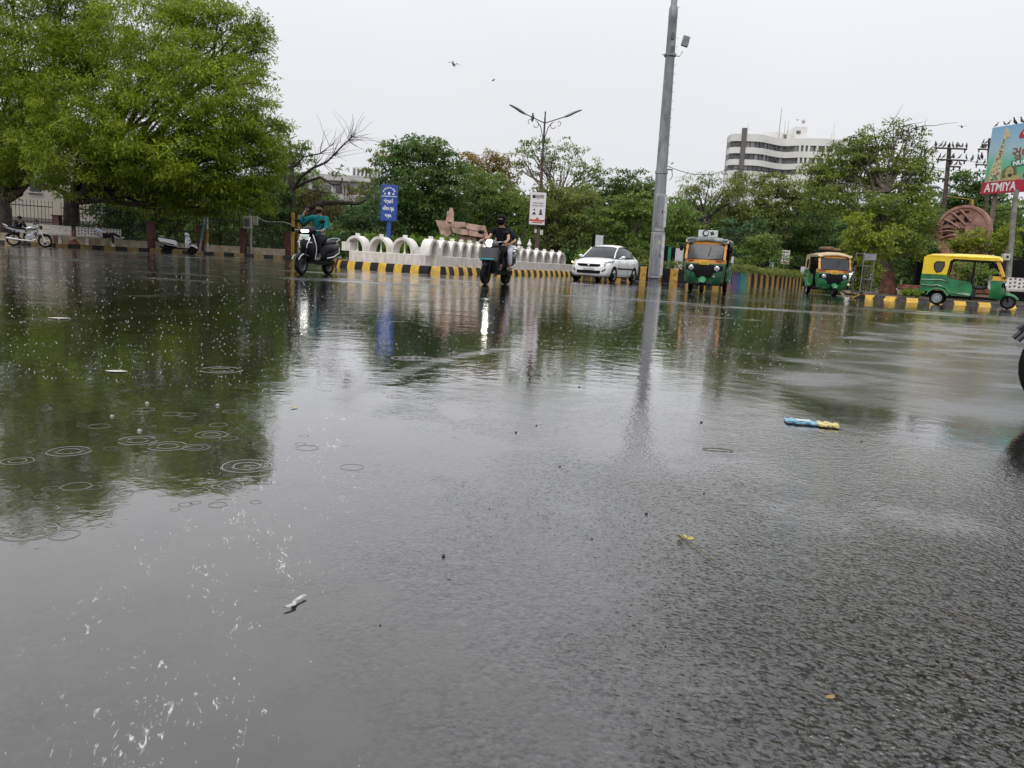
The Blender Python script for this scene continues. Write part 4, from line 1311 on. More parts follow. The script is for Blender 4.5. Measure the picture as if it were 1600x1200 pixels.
def tree(name, label, px, Y, blobs, lm, fork=None, tr=.25, dens=.40, Lp=6.0, aspect=.42, clus=13.0, npc=46, droop=.35, bm_=None,
         base=None, gap=.0, lower=None, cat='tree', group=None, depth=None, z0=0.0, twigs=3, thin=None, rag=.10, wl=1.0, flat=.62):
    """blobs are crown masses (px, py, rx, ry) as the photo frames them, given real distance and depth"""
    NT[0] += 1
    r = np.random.default_rng(100 + NT[0]); rp_ = random.Random(NT[0] * 13)
    bp = place(px, Y) + Vector((0, 0, z0)) if base is None else base
    o = thing(name, label, cat, bp, 0, group)
    s = ppm(Y)
    fk = (W(*fork, Y) if fork else bp + Vector((0, 0, 2.2))) - bp
    qs, lvs, cents = [], [], []
    for bl in blobs:
        bx, by, rx, ry = bl[:4]
        dy = bl[4] if len(bl) > 4 else r.uniform(-.5, .5) * rx / s
        c = W(bx, by, Y + dy) - bp
        mx_, mz_ = rx / s, ry / s
        my_ = min(mx_, mz_) * 1.0 if depth is None else depth
        cents.append((c, mx_, mz_))
        n = max(3, int(dens * 4.2 * rx * ry / npc))
        u = r.normal(size=(n, 3)); u /= np.linalg.norm(u, axis=1, keepdims=True)
        rad = (.30 + (.70 + rag) * r.random(n) ** .6)
        cc = np.array(c)[None] + u * rad[:, None] * np.array([mx_, my_, mz_])[None]
        if gap:
            g = np.array([mnoise.noise(Vector(v) * (1.6 / max(mx_, .5)) + Vector((NT[0] * 3.1, 0, 0))) for v in cc])
            cc = cc[g > gap - .45]
        cc = cc[cc[:, 2] > .15]
        if not len(cc): continue
        cr = (clus / s) * (.6 + .8 * r.random((len(cc), 1))) * np.array([[1.15, 1.15, flat]])
        L = Lp / s
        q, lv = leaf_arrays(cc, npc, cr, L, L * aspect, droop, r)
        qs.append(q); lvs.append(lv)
    if qs: leaf_mesh('crown', qs, lvs, lm, o)
    q = MB()
    tpts = bend((0, 0, -.1), fk, .05, 5, rp_)
    q.tube([(tpts[0])] + tpts[1:], [tr * 1.35] + [tr * (1.0 - .22 * i / 5) for i in range(1, 6)], 10)
    trk = q.build('trunk', bm_ or bark, o)
    if lower is not None:
        q = MB(); k = 3
        tp2 = [tpts[0].lerp(tpts[-1], t) for t in (0, .33, .66)]
        q.tube([tpts[0], tpts[1], tpts[2]], [tr * 1.38, tr * 1.0, tr * .96], 10); q.build('painted_band', lower, trk)
    q = MB(); cnt = 0
    for c, mx_, mz_ in cents:
        e = c + Vector((0, 0, -mz_ * .15))
        pts = bend(fk * .97, e, .10, 6, rp_)
        w0 = tr * .5 * wl
        q.tube(pts, [w0 * (1 - .8 * i / 6) for i in range(7)], 7)
        for k in range(twigs):
            t = rp_.uniform(.35, 1.0); st = pts[int(t * 6)]
            v = Vector((rp_.gauss(0, 1), rp_.gauss(0, 1), rp_.gauss(.25, 1))).normalized()
            en = c + Vector((v.x * mx_, v.y * min(mx_, mz_), v.z * mz_)) * .92
            tp = bend(st, en, .12, 5, rp_)
            q.tube(tp, [w0 * .32 * (1 - .82 * i / 5) for i in range(6)], 5)
            if thin:
                for j in range(thin):
                    s2 = tp[rp_.randint(1, 5)]
                    v2 = Vector((rp_.gauss(0, 1), rp_.gauss(0, 1), rp_.gauss(.3, .8))).normalized()
                    q.tube(bend(s2, s2 + v2 * min(mx_, mz_) * .6, .12, 4, rp_), [w0 * .12, w0 * .1, w0 * .08, w0 * .06, w0 * .03], 4)
    if q.v: q.build('limbs', bm_ or bark, trk)
    return o

# far wood that closes the view, one mass
r = np.random.default_rng(5)
def far_band(name, label, x0, x1, Y, hfun, lm, n, L):
    cs = []
    for i in range(n):
        px = r.uniform(x0, x1); Yd = Y + r.uniform(-6, 6)
        p = place(px, Yd); h = hfun(px) / ppm(Y)
        z = h * r.random() ** .75
        cs.append((p.x, p.y, max(.3, z)))
    cs = np.array(cs)
    cr = np.full((len(cs), 1), L * 2.6) * np.array([[1.2, 1.2, .8]])
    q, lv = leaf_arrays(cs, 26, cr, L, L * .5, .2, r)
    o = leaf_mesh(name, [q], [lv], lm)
    return tag(o, label, kind='stuff')
def hf(px):
    base = np.interp(px, [-300, 0, 440, 520, 600, 700, 900, 1050, 1120, 1250, 1400, 1600, 1900], [110, 95, 95, 72, 82, 105, 110, 110, 105, 110, 120, 120, 120])
    return base * (.85 + .3 * vnoise(np.array(px / 28.), np.array(3.2), 3))
far_band('far_trees', 'far mass of dark trees closing the view', -420, 2500, 88, hf, L_dark, 6600, .62)

r = np.random.default_rng(6)
far_band('far_bushes', 'far band of low dark bushes under the distant trees', -420, 2500, 76, lambda px: 42 * (.7 + .6 * vnoise(np.array(px / 22.), np.array(7.2), 4)), L_dark, 4600, .5)
# 1 big neem on the left
tree('neem_tree', 'huge spreading neem tree with a maroon painted trunk beside the bench', 117, 41.3,
     [(250, 60, 85, 55, -1), (330, 70, 72, 55, 1), (375, 65, 32, 38), (300, 140, 95, 65, -2.5), (200, 120, 80, 60, 2), (365, 165, 42, 55, 0), (255, 215, 95, 60, -3.5), (345, 235, 72, 55, -2),
      (400, 235, 36, 40, -1), (150, 190, 75, 50, -3), (120, 250, 70, 48, -3), (215, 260, 80, 36, -2.5), (300, 280, 72, 34, -2), (365, 290, 36, 36, -1.5), (395, 110, 18, 26), (270, 18, 55, 28), (425, 207, 22, 22), (415, 250, 26, 40), (440, 200, 10, 9), (405, 45, 10, 18), (408, 290, 22, 34, -1), (395, 320, 22, 20, -1), (250, 318, 60, 18, -1), (330, 322, 50, 16, -1), (340, 30, 26, 18), (80, 285, 22, 20, 0)],
     L_neem, fork=(112, 312), tr=.46, dens=.56, Lp=7.0, aspect=.24, clus=15, npc=78, droop=.30, lower=bark_red, thin=1, rag=.22, gap=.10, flat=.9)
# 2 second crown at the left edge
tree('neem_tree', 'neem tree at the left edge whose crown runs out of the top of the picture', 8, 43.0,
     [(30, 20, 90, 55, 0), (105, 30, 55, 48, -1), (135, 85, 45, 40, 0), (50, 90, 75, 50, -2), (20, 160, 60, 55, -2), (75, 170, 55, 45, -3), (10, 230, 55, 45, -2), (60, 235, 55, 40, -2.5), (95, 130, 45, 40, -2), (150, 20, 22, 26), (-60, 100, 80, 90), (-50, 220, 60, 60), (8, 275, 18, 30, -1), (20, -60, 100, 50), (115, -30, 45, 40)],
     L_neem, fork=(6, 315), tr=.36, dens=.52, Lp=7.0, aspect=.24, clus=15, npc=78, droop=.30, thin=1, rag=.22, gap=.13, flat=.9)
# undergrowth behind the fence
for k, (px, py, rx, ry, Y, lm, lab) in enumerate(((185, 345, 60, 32, 47, L_dark, 'dark bush behind the fence by the tiled bench'), (265, 335, 48, 38, 48, L_mid, 'green bush behind the white scooter'),
                                                  (345, 335, 46, 42, 49, L_mid, 'bush behind the striped pole'), (425, 335, 40, 45, 50, L_dark, 'bush behind the meter cabinet'))):
    tree('bush', lab, px, Y, [(px - rx * .4, py, rx * .6, ry), (px + rx * .4, py + 4, rx * .6, ry * .9), (px, py - ry * .3, rx * .5, ry * .6)], lm, fork=(px, py + ry * .8), tr=.08, dens=.42, Lp=5.5, clus=10, cat='bush', group='bushes behind the left fence', twigs=2)
tree('bush', 'withered brown bush behind the fence near the white scooter', 255, 47, [(255, 337, 13, 8), (278, 350, 10, 9)], L_dry, fork=(262, 370), tr=.05, dens=.5, Lp=5, clus=6, npc=26, cat='bush', group='bushes behind the left fence')

# 3 bare gnarled tree
p = place(462, 50)
o = thing('bare_tree', 'gnarled half bare dark tree with long crooked limbs behind the scooter rider', 'tree', p)
q = MB()
def limb(ptsrad, n=7):
    q.tube([W(a, b, 50 + dy) - p for a, b, dy, _ in ptsrad], [rr for *_, rr in ptsrad], n)
limb([(462, 402, 0, .34), (460, 370, 0, .27), (458, 330, 0, .24), (456, 290, 0, .19), (455, 250, 0, .12), (453, 222, .3, .05)], 9)
q.build('trunk', bark, o); trk = o.children[0]
q = MB()
limb([(456, 300, 0, .12), (470, 276, -.5, .10), (490, 262, -1, .08), (510, 254, -1.4, .06), (535, 228, -1.8, .05), (556, 208, -2, .02)])
limb([(457, 296, 0, .11), (478, 284, -.6, .095), (500, 277, -1, .085), (520, 288, -1.2, .075), (532, 288, -1.2, .07), (536, 278, -1.2, .03)])
limb([(460, 345, 0, .2), (475, 330, .5, .19), (500, 318, .3, .17), (530, 316, 0, .15), (560, 318, -.4, .12), (571, 312, -.5, .09), (574, 303, -.4, .05)])
limb([(480, 326, .5, .1), (470, 308, .4, .08), (490, 298, .4, .05), (520, 302, .4, .03)])
limb([(470, 352, .3, .22), (490, 335, .4, .19), (500, 322, .3, .16)])
limb([(458, 262, 0, .07), (475, 245, -.4, .05), (500, 240, -1, .04), (520, 225, -1.3, .015)])
q.build('limbs', bark, trk)
q = MB(); rp_ = random.Random(4)
for _ in range(70):
    a, b = rp_.choice(((490, 262), (505, 256), (520, 243), (535, 228), (545, 220), (500, 240), (515, 229), (548, 214)))
    st = W(a, b, 50 - 1.4) - p
    ang = rp_.gauss(.75, .6); ln = rp_.uniform(.6, 2.0)
    q.tube(bend(st, st + Vector((math.cos(ang), rp_.gauss(0, .4), math.sin(ang))) * ln, .1, 4, rp_), [.016, .013, .010, .007, .004], 4)
for _ in range(40):
    a, b = rp_.choice(((520, 288), (550, 317), (500, 300), (535, 316), (490, 330)))
    st = W(a, b, 50) - p
    ang = rp_.gauss(-1.2, .8); ln = rp_.uniform(.4, 1.6)
    q.tube(bend(st, st + Vector((math.cos(ang), rp_.gauss(0, .4), math.sin(ang))) * ln, .1, 4, rp_), [.02, .016, .012, .008, .005], 4)
q.build('twigs', bark, trk)
r = np.random.default_rng(77)
def spray(blobs, Y, m, parent, off, dens=.35, Lp=5.0, clus=8, npc=30, droop=.3, name='foliage', asp=.42):
    qs, lvs = [], []; s = ppm(Y)
    for bx, by, rx, ry in blobs:
        c = np.array(W(bx, by, Y) - off)
        n = max(2, int(dens * 4.2 * rx * ry / npc))
        u = r.normal(size=(n, 3)); u /= np.linalg.norm(u, axis=1, keepdims=True)
        cc = c[None] + u * (r.random((n, 1)) ** .5) * np.array([[rx / s, min(rx, ry) / s, ry / s]])
        cr = (clus / s) * (.6 + .8 * r.random((n, 1))) * np.array([[1.1, 1.1, .7]])
        a, b = leaf_arrays(cc, npc, cr, Lp / s, Lp / s * asp, droop, r); qs.append(a); lvs.append(b)
    return leaf_mesh(name, qs, lvs, m, parent)
spray([(465, 245, 24, 18), (440, 262, 18, 22), (475, 232, 16, 8), (448, 300, 14, 20), (430, 280, 14, 24)], 50.5, L_mid, o, p, .42)
spray([(500, 330, 30, 26), (535, 335, 26, 24), (470, 330, 20, 30), (545, 300, 18, 14), (495, 300, 22, 14), (430, 345, 22, 24)], 51.5, L_dry, o, p, .20, 7, 9, 24, 1.2, 'dry_creeper', .16)
spray([(440, 320, 16, 22), (500, 290, 12, 10), (525, 270, 14, 9), (470, 310, 16, 14)], 51, L_olive, o, p, .25)
tree('leafy_tree', 'mid green tree standing behind the bare tree', 452, 60, [(448, 262, 28, 22), (478, 285, 24, 20), (436, 295, 26, 24), (465, 310, 30, 22), (520, 322, 26, 16), (495, 305, 18, 14), (450, 240, 18, 12)], L_mid, fork=(455, 350), tr=.15, dens=.36, Lp=5.2, clus=9, thin=1)
# thin drooping tree beside it
tree('slender_tree', 'thin wispy tree right of the bare tree with drooping tip', 570, 62, [(583, 250, 12, 16), (575, 285, 14, 22), (588, 235, 14, 7), (562, 300, 14, 18), (600, 228, 8, 10)], L_olive, fork=(578, 330), tr=.1, dens=.26, Lp=5, clus=6, npc=24, droop=1.1, bm_=bark_pale, thin=1)

# 4 the round dark tree and its neighbours
tree('round_tree', 'dense dark rounded tree behind the blue name sign', 660, 54,
     [(655, 250, 55, 34, -1), (690, 262, 34, 32), (625, 270, 34, 28), (640, 235, 28, 18), (668, 232, 26, 16), (700, 290, 36, 34, -1), (650, 300, 52, 40, -2), (610, 310, 32, 34), (690, 335, 44, 34, -1), (635, 345, 46, 34, -1.5), (590, 345, 22, 26)],
     L_dark, fork=(662, 365), tr=.24, dens=.42, Lp=5.6, clus=11, bm_=bark_pale)
tree('bush', 'bluish green bush between the bare tree and the blue sign', 570, 50, [(560, 340, 26, 24), (585, 350, 26, 24), (545, 360, 22, 18), (600, 322, 16, 18)], L_blue, fork=(570, 375), tr=.07, dens=.42, Lp=5, clus=9, cat='bush', twigs=2)
tree('flowering_tree', 'round topped tree with an orange brown flush behind the round dark tree', 765, 72, [(760, 252, 34, 15), (785, 258, 26, 15), (735, 256, 20, 14), (765, 275, 45, 18), (740, 290, 26, 26), (790, 290, 22, 26)], L_orange, fork=(765, 320), tr=.25, dens=.42, Lp=4.6, clus=9)
tree('leafy_tree', 'mid green tree right of the round dark tree behind the sculpture', 745, 57, [(745, 300, 38, 34), (775, 310, 32, 36), (725, 330, 26, 30), (760, 350, 44, 30), (795, 340, 26, 36), (735, 275, 22, 16)], L_mid, fork=(750, 375), tr=.2, dens=.42, Lp=5.4, clus=10)
tree('open_tree', 'tall airy tree with a flat open crown behind the street lamp', 862, 62,
     [(830, 228, 26, 9), (868, 226, 28, 10), (895, 240, 26, 10), (920, 258, 22, 11), (845, 243, 30, 9), (815, 240, 16, 8), (880, 258, 30, 10), (910, 275, 22, 12), (935, 272, 12, 12), (850, 266, 24, 9), (815, 262, 16, 9)],
     L_mid, fork=(868, 312), tr=.22, dens=.30, Lp=4.4, clus=7, npc=30, droop=.1, bm_=bark_pale, thin=2, twigs=4)
tree('leafy_tree', 'olive green tree directly behind the poster board', 850, 56, [(835, 320, 34, 30), (870, 330, 38, 36), (905, 320, 32, 32), (840, 360, 36, 28), (890, 365, 40, 28), (920, 345, 26, 36), (860, 300, 24, 18)], L_olive, fork=(868, 392), tr=.2, dens=.42, Lp=5.2, clus=10)
tree('leafy_tree', 'distant dark tree with a rounded top left of the mast', 965, 84, [(960, 285, 30, 18), (990, 288, 26, 18), (1008, 292, 16, 18), (935, 298, 22, 18), (975, 305, 44, 20), (1012, 310, 20, 22)], L_dark, fork=(965, 345), tr=.3, dens=.42, Lp=4.4, clus=8)
tree('leafy_tree', 'bright green tree left of the mast behind the white car', 985, 54, [(975, 325, 30, 18), (1000, 318, 24, 16), (960, 345, 28, 24), (995, 350, 34, 28), (1020, 345, 26, 30), (950, 372, 30, 18), (1010, 378, 30, 20)], L_mid, fork=(992, 390), tr=.13, dens=.42, Lp=5.4, clus=9, bm_=bark_pale)
tree('leafy_tree', 'fresh green tree immediately right of the mast', 1055, 55, [(1050, 345, 26, 26), (1075, 352, 24, 22), (1045, 375, 28, 20), (1070, 325, 20, 18), (1085, 375, 22, 20)], L_mid, fork=(1060, 392), tr=.12, dens=.42, Lp=5.2, clus=9)
tree('wispy_tree', 'wispy willow like tree with visible branches behind the first three wheeler', 1098, 64,
     [(1090, 288, 28, 14), (1110, 278, 20, 11), (1070, 298, 20, 14), (1125, 298, 24, 16), (1095, 312, 36, 18), (1140, 290, 18, 14), (1060, 315, 20, 18), (1130, 322, 26, 20), (1150, 310, 22, 20)],
     L_olive, fork=(1100, 345), tr=.2, dens=.24, Lp=5.2, aspect=.25, clus=9, npc=30, droop=.7, thin=2, twigs=4)
tree('leafy_tree', 'dull olive tree below the office tower', 1190, 66, [(1165, 290, 34, 20), (1205, 285, 38, 18), (1235, 298, 30, 22), (1175, 318, 40, 26), (1220, 325, 40, 28), (1260, 312, 28, 26), (1195, 350, 46, 26), (1150, 345, 28, 30), (1140, 375, 24, 24)], L_olive, fork=(1195, 385), tr=.22, dens=.40, Lp=5.2, clus=10, thin=1)
tree('leafy_tree', 'bluish green tree behind the second advertising box', 1160, 60, [(1155, 370, 26, 26), (1175, 385, 26, 20), (1150, 395, 22, 16), (1180, 355, 18, 18)], L_blue, fork=(1162, 415), tr=.12, dens=.42, Lp=5, clus=9)
tree('leafy_tree', 'low dark green tree left of the far poster board', 1190, 58, [(1185, 390, 30, 22), (1205, 400, 24, 18), (1170, 402, 20, 14), (1195, 372, 20, 14)], L_mid, fork=(1190, 420), tr=.12, dens=.42, Lp=5, clus=9)
tree('leafy_tree', 'dark tree mass behind the second three wheeler', 1265, 68, [(1250, 375, 40, 26), (1290, 380, 36, 26), (1275, 350, 34, 22), (1240, 400, 36, 20), (1310, 395, 26, 24), (1225, 370, 24, 20)], L_dark, fork=(1268, 410), tr=.2, dens=.42, Lp=5, clus=10)
# 5 the tall tree on the right
tree('tall_tree', 'tall spreading tree with an airy top and red painted foot right of the office tower', 1386, 34.5,
     [(1320, 258, 42, 30, 3), (1355, 235, 34, 26, 2), (1290, 280, 34, 26, 3), (1350, 275, 48, 28, 2), (1290, 310, 38, 24, 2), (1330, 315, 46, 24, 1), (1400, 290, 44, 40, 2), (1425, 330, 40, 40, 1), (1390, 340, 44, 34, 0), (1436, 290, 18, 34, 2), (1430, 360, 24, 34, 0), (1410, 380, 40, 24, -1), (1360, 345, 30, 22), (1265, 265, 18, 14, 3), (1420, 255, 20, 18, 2)],
     L_tall, fork=(1382, 355), tr=.30, dens=.55, Lp=5.4, clus=11, npc=44, droop=.4, lower=bark_red, z0=.155, thin=1, bm_=bark_mid, rag=.2, gap=.15, wl=.6)
tt = [o for o in COL.objects if o.name.startswith('tall_tree')][0]
off = tt.location
spray([(1365, 212, 28, 18), (1400, 205, 30, 16), (1430, 215, 22, 18), (1445, 238, 16, 18), (1385, 232, 34, 16), (1340, 220, 14, 14), (1425, 240, 22, 16), (1410, 192, 20, 8), (1450, 255, 12, 18)], 36.5, L_tall, tt, off, .17, 4.6, 6, 16, .3, 'airy_top')
q = MB(); rp_ = random.Random(9)
root_ = W(1384, 300, 35.5) - off
for a, b in ((1345, 222), (1365, 205), (1385, 198), (1405, 192), (1425, 200), (1442, 215), (1450, 235), (1452, 258), (1330, 235), (1415, 215), (1395, 215), (1435, 250), (1310, 262), (1290, 290)):
    e = W(a, b, 36.5) - off
    m_ = root_.lerp(e, .45) + Vector((rp_.uniform(-.4, .4), 0, -.2))
    q.tube([root_, m_, m_.lerp(e, .6) + Vector((rp_.uniform(-.2, .2), 0, .1)), e], [.085, .05, .028, .010], 6)
    for j in range(5):
        s0 = m_.lerp(e, rp_.uniform(.3, 1)); q.tube(bend(s0, s0 + Vector((rp_.gauss(0, .7), rp_.gauss(0, .5), rp_.gauss(.25, .5))), .1, 4, rp_), [.022, .018, .013, .009, .004], 4)
q.build('branches', bark_mid, tt)
# right-hand background trees
tree('leafy_tree', 'deep green tree between the pigeon pole and the billboard', 1515, 56, [(1500, 300, 34, 26), (1525, 285, 26, 18), (1545, 300, 24, 22), (1510, 335, 44, 30), (1555, 340, 30, 34), (1480, 345, 30, 36), (1530, 375, 50, 24)], L_dark, fork=(1515, 390), tr=.22, dens=.42, Lp=5.4, clus=10)
tree('leafy_tree', 'thin leaved tree below the billboard at the right edge', 1600, 44, [(1580, 335, 24, 18), (1610, 345, 34, 30), (1590, 380, 40, 26), (1640, 330, 34, 40), (1565, 395, 26, 20)], L_mid, fork=(1602, 400), tr=.15, dens=.28, Lp=5.4, clus=9, thin=1)
tree('leafy_tree', 'tree beyond the right edge of the picture', 1720, 46, [(1700, 300, 60, 60), (1770, 320, 60, 70), (1730, 240, 50, 40), (1700, 380, 70, 40)], L_dark, fork=(1720, 390), tr=.25, dens=.3, Lp=6, clus=12)
tree('bush', 'dark bush behind the painted foot of the tall tree', 1440, 38, [(1435, 400, 28, 22), (1410, 405, 20, 20), (1465, 395, 26, 24), (1455, 420, 30, 18)], L_dark, fork=(1440, 430), tr=.06, dens=.42, Lp=5.4, clus=9, cat='bush')
# yellow-green shrubs round the disc
tree('bush', 'yellow green bush in front of the stone disc', 1515, 31.5, [(1505, 378, 24, 13), (1530, 372, 22, 15), (1555, 378, 24, 16), (1520, 395, 34, 12), (1485, 388, 16, 10), (1575, 365, 14, 18)], L_fresh, fork=(1522, 420), tr=.06, dens=.32, Lp=5.8, clus=8, npc=26, cat='bush', z0=.155, twigs=4, thin=1)
tree('bush', 'loose leafy shrub seen through the open cab of the parked three wheeler', 1520, 29.8, [(1500, 420, 18, 14), (1525, 425, 22, 18), (1540, 435, 14, 14), (1508, 440, 18, 12)], L_mid, fork=(1520, 455), tr=.05, dens=.42, Lp=5.5, clus=8, npc=26, cat='bush', z0=.155)
tree('sapling', 'young yellow green tree growing out of the metal guard right of the second three wheeler', 1346, 30.0,
     [(1345, 372, 22, 22), (1365, 378, 26, 18), (1385, 372, 20, 12), (1335, 350, 12, 16), (1330, 385, 18, 20), (1375, 398, 22, 10), (1352, 340, 10, 12), (1400, 362, 12, 8), (1345, 405, 18, 18), (1350, 432, 14, 20), (1345, 450, 16, 8), (1365, 425, 8, 26), (1340, 415, 16, 26), (1352, 440, 12, 16)],
     L_fresh, fork=(1345, 400), tr=.05, dens=.33, Lp=5.8, clus=8, npc=26, droop=.3, z0=.155, twigs=4, thin=1)
p = place(1344, 29.4) + Vector((0, 0, .155))
tg = thing('tree_guard', 'rusty square metal guard with a tin plate round the young tree', 'tree guard', p, R(12))
gal2 = mat('guard_metal', (.22, .21, .19), .55, .3, vary=.3)
for sx in (-1, 1):
    for sy in (-1, 1):
        q = MB(); q.box((sx * .23, sy * .23, .78), (.035, .035, 1.56)); q.build('upright', gal2, tg)
q = MB()
for z in (.06, .55, 1.05, 1.5):
    for s in (-1, 1):
        q.box((s * .23, 0, z), (.02, .46, .03)); q.box((0, s * .23, z + .002), (.46, .02, .03))
q.build('rail', gal2, tg)
q = MB()
for k in range(-2, 3): q.box((k * .075, -.235, .55), (.01, .008, 1.0))
q.build('mesh_front', gal2, tg)
q = MB(); q.box((0.03, -.255, 1.38), (.50, .012, .22), rot=Matrix.Rotation(R(-3), 3, 'Y')); q.build('tin_plate', galv, tg)

# hedges and planting
def hedge(name, label, pts, h, th, m, z0, n, L=.13, cat='hedge'):
    cs = []
    pts = [Vector(q) for q in pts]
    tot = sum((b - a).length for a, b in zip(pts, pts[1:]))
    for a, b in zip(pts, pts[1:]):
        k = max(2, int(n * (b - a).length / tot))
        for i in range(k):
            t = r.random(); c = a.lerp(b, t); d = (b - a).normalized()
            s = (r.random() - .5) * th
            cs.append((c.x - d.y * s, c.y + d.x * s, z0 + h * r.random() ** .7 * (.75 + .5 * r.random())))
    cs = np.array(cs)
    cr = np.full((len(cs), 1), L * 1.3) * np.array([[1.2, 1.2, .8]])
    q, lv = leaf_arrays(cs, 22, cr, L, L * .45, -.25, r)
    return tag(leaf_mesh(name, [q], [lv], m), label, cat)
hedge('hedge', 'low clipped hedge along the top of the striped median wall', [p_ + Vector((.1, .55, 0)) for p_ in MP[1:]], .42, .7, L_olive, .62, 900)
hedge('hedge', 'taller brownish hedge behind the white car', [place(915, 54), place(1010, 52), place(1040, 52)], 1.5, 1.0, L_olive, .3, 420, .16)
hedge('shrub', 'bright green leafy plant showing left of the white car', [place(903, 47), place(922, 46.5)], .75, .6, L_shrub, .55, 70, .16, 'shrub')
isl = Vector((0, 0, .24))
for k, (px, Y, rx, h, lab) in enumerate(((575, 31.6, 26, 1.05, 'bright leafy shrub left of the blue sign post behind the arches'), (612, 31.0, 20, 1.0, 'small bright shrub right of the blue sign post'), (655, 30.3, 26, 1.0, 'bright leafy shrub left of the sandstone sculpture'),
                                         (690, 30.6, 24, 1.15, 'bright leafy shrub under the tilted slab of the sculpture'), (725, 31.2, 18, .95, 'bright shrub in front of the sculpture pedestal'), (775, 33, 18, .95, 'shrub hidden behind the rider in black'))):
    c = W(px, 402 - 0, Y)
    hp = place(px, Y)
    top = W(px, 372, Y)
    s = ppm(Y)
    z_ = h + .24
    cpy = 600
    blobs_ = []
    p0 = place(px, Y)
    # crown masses at shrub height
    v = Vector((p0.x, p0.y, .24 + h * .72)) - CAM
    cx, cyy = 800 + F_PX * CR.dot(v) / CF.dot(v), 600 - F_PX * CU.dot(v) / CF.dot(v)
    blobs_ = [(cx - rx * .45, cyy + 1, rx * .55, 9), (cx + rx * .45, cyy + 1, rx * .55, 9), (cx, cyy - 4, rx * .6, 8), (cx, cyy + 10, rx * .8, 10)]
    tree('shrub', lab, px, Y, blobs_, L_shrub, fork=(cx, cyy + 14), tr=.04, dens=.42, Lp=6.5, aspect=.5, clus=7, npc=22, droop=-.2, cat='shrub', group='bright shrubs on the island', z0=.24, twigs=3)
# low weeds at the kerb on the right
hedge('weeds', 'green weeds beside the low brick wall on the right', [place(1412, 30), place(1440, 29.5)], .18, .6, L_shrub, .15, 60, .10, 'weeds')
# ------------------------------------------------------------------ vehicles
def heading(px, Y, ang_from_camera):
    """world rz so that local +x looks at the camera turned by ang degrees towards picture-left"""
    p = place(px, Y)
    a = math.atan2(p.x, p.y) + R(ang_from_camera)
    return math.atan2(-math.cos(a), -math.sin(a))
def wheel(parent, c, r, w, rim_m, hub_m=None, spokes=0, name='wheel', n=28):
    q = MB()
    q.lathe([(r * .70, -w * .36), (r * .86, -w * .5), (r * .96, -w * .42), (r, -w * .2), (r, w * .2), (r * .96, w * .42), (r * .86, w * .5), (r * .70, w * .36)], n, 'Y', cap=False)
    t = q.build(name, rubber, parent); t.location = c
    q = MB()
    if spokes:
        q.lathe([(r * .72, -w * .3), (r * .64, -w * .3), (r * .62, 0), (r * .64, w * .3), (r * .72, w * .3)], n, 'Y', cap=False)
        q.lathe([(r * .16, -w * .45), (r * .18, 0), (r * .16, w * .45)], 12, 'Y')
        for k in range(spokes):
            a = 2 * PI * k / spokes + .3
            q.tube([(r * .14 * math.cos(a), 0, r * .14 * math.sin(a)), (r * .66 * math.cos(a), 0, r * .66 * math.sin(a))], r * .055, 6)
    else:
        q.lathe([(r * .72, -w * .34), (r * .60, -w * .38), (r * .5, -w * .2), (r * .2, -w * .25), (.001, -w * .28)], n, 'Y', cap=False)
        q.lathe([(r * .72, w * .34), (r * .60, w * .38), (r * .5, w * .2), (r * .2, w * .25), (.001, w * .28)], n, 'Y', cap=False)
        q.lathe([(r * .14, -w * .45), (r * .14, w * .45)], 10, 'Y')
        for k in range(8):
            a = 2 * PI * k / 8
            for s in (-1, 1): q.box((r * .36 * math.cos(a), s * w * .29, r * .36 * math.sin(a)), (r * .10, w * .05, r * .10))
    q.build('rim', rim_m, t)
    return t
def arc_fender(parent, c, r, w, a0, a1, m, beak=0, name='fender', drop=.35):
    q = MB(); rings = []; n = 12
    for i in range(n + 1):
        a = a0 + (a1 - a0) * i / n
        bk = beak * max(0, 1 - i / 2.5)
        ww = w * (1 - .35 * max(0, 1 - i / 3))
        rr = r + bk
        ring = []
        for u in (-1, -.8, -.4, 0, .4, .8, 1):
            rad = rr - (abs(u) ** 2.5) * r * drop * .5
            ring.append((c[0] + rad * math.cos(a), c[1] + u * ww, c[2] + rad * math.sin(a)))
        for u in (.95, .4, 0, -.4, -.95):
            rad = rr - .012 - (abs(u) ** 2.5) * r * drop * .5
            ring.append((c[0] + rad * math.cos(a), c[1] + u * ww, c[2] + rad * math.sin(a)))
        rings.append(ring)
    q.loft(rings)
    return q.build(name, m, parent)
def plan_ring(x0, xf, w, z, n=10, sq=2.6):
    """plan section of a rounded nose: back edge at x0, nose at xf, half width w"""
    pts = []
    for i in range(n + 1):
        t = PI * i / n
        c, s = math.cos(t), math.sin(t)
        y = w * math.copysign(abs(c) ** (2 / sq), c)
        x = x0 + (xf - x0) * abs(s) ** (2 / sq)
        pts.append((x, y, z))
    return pts

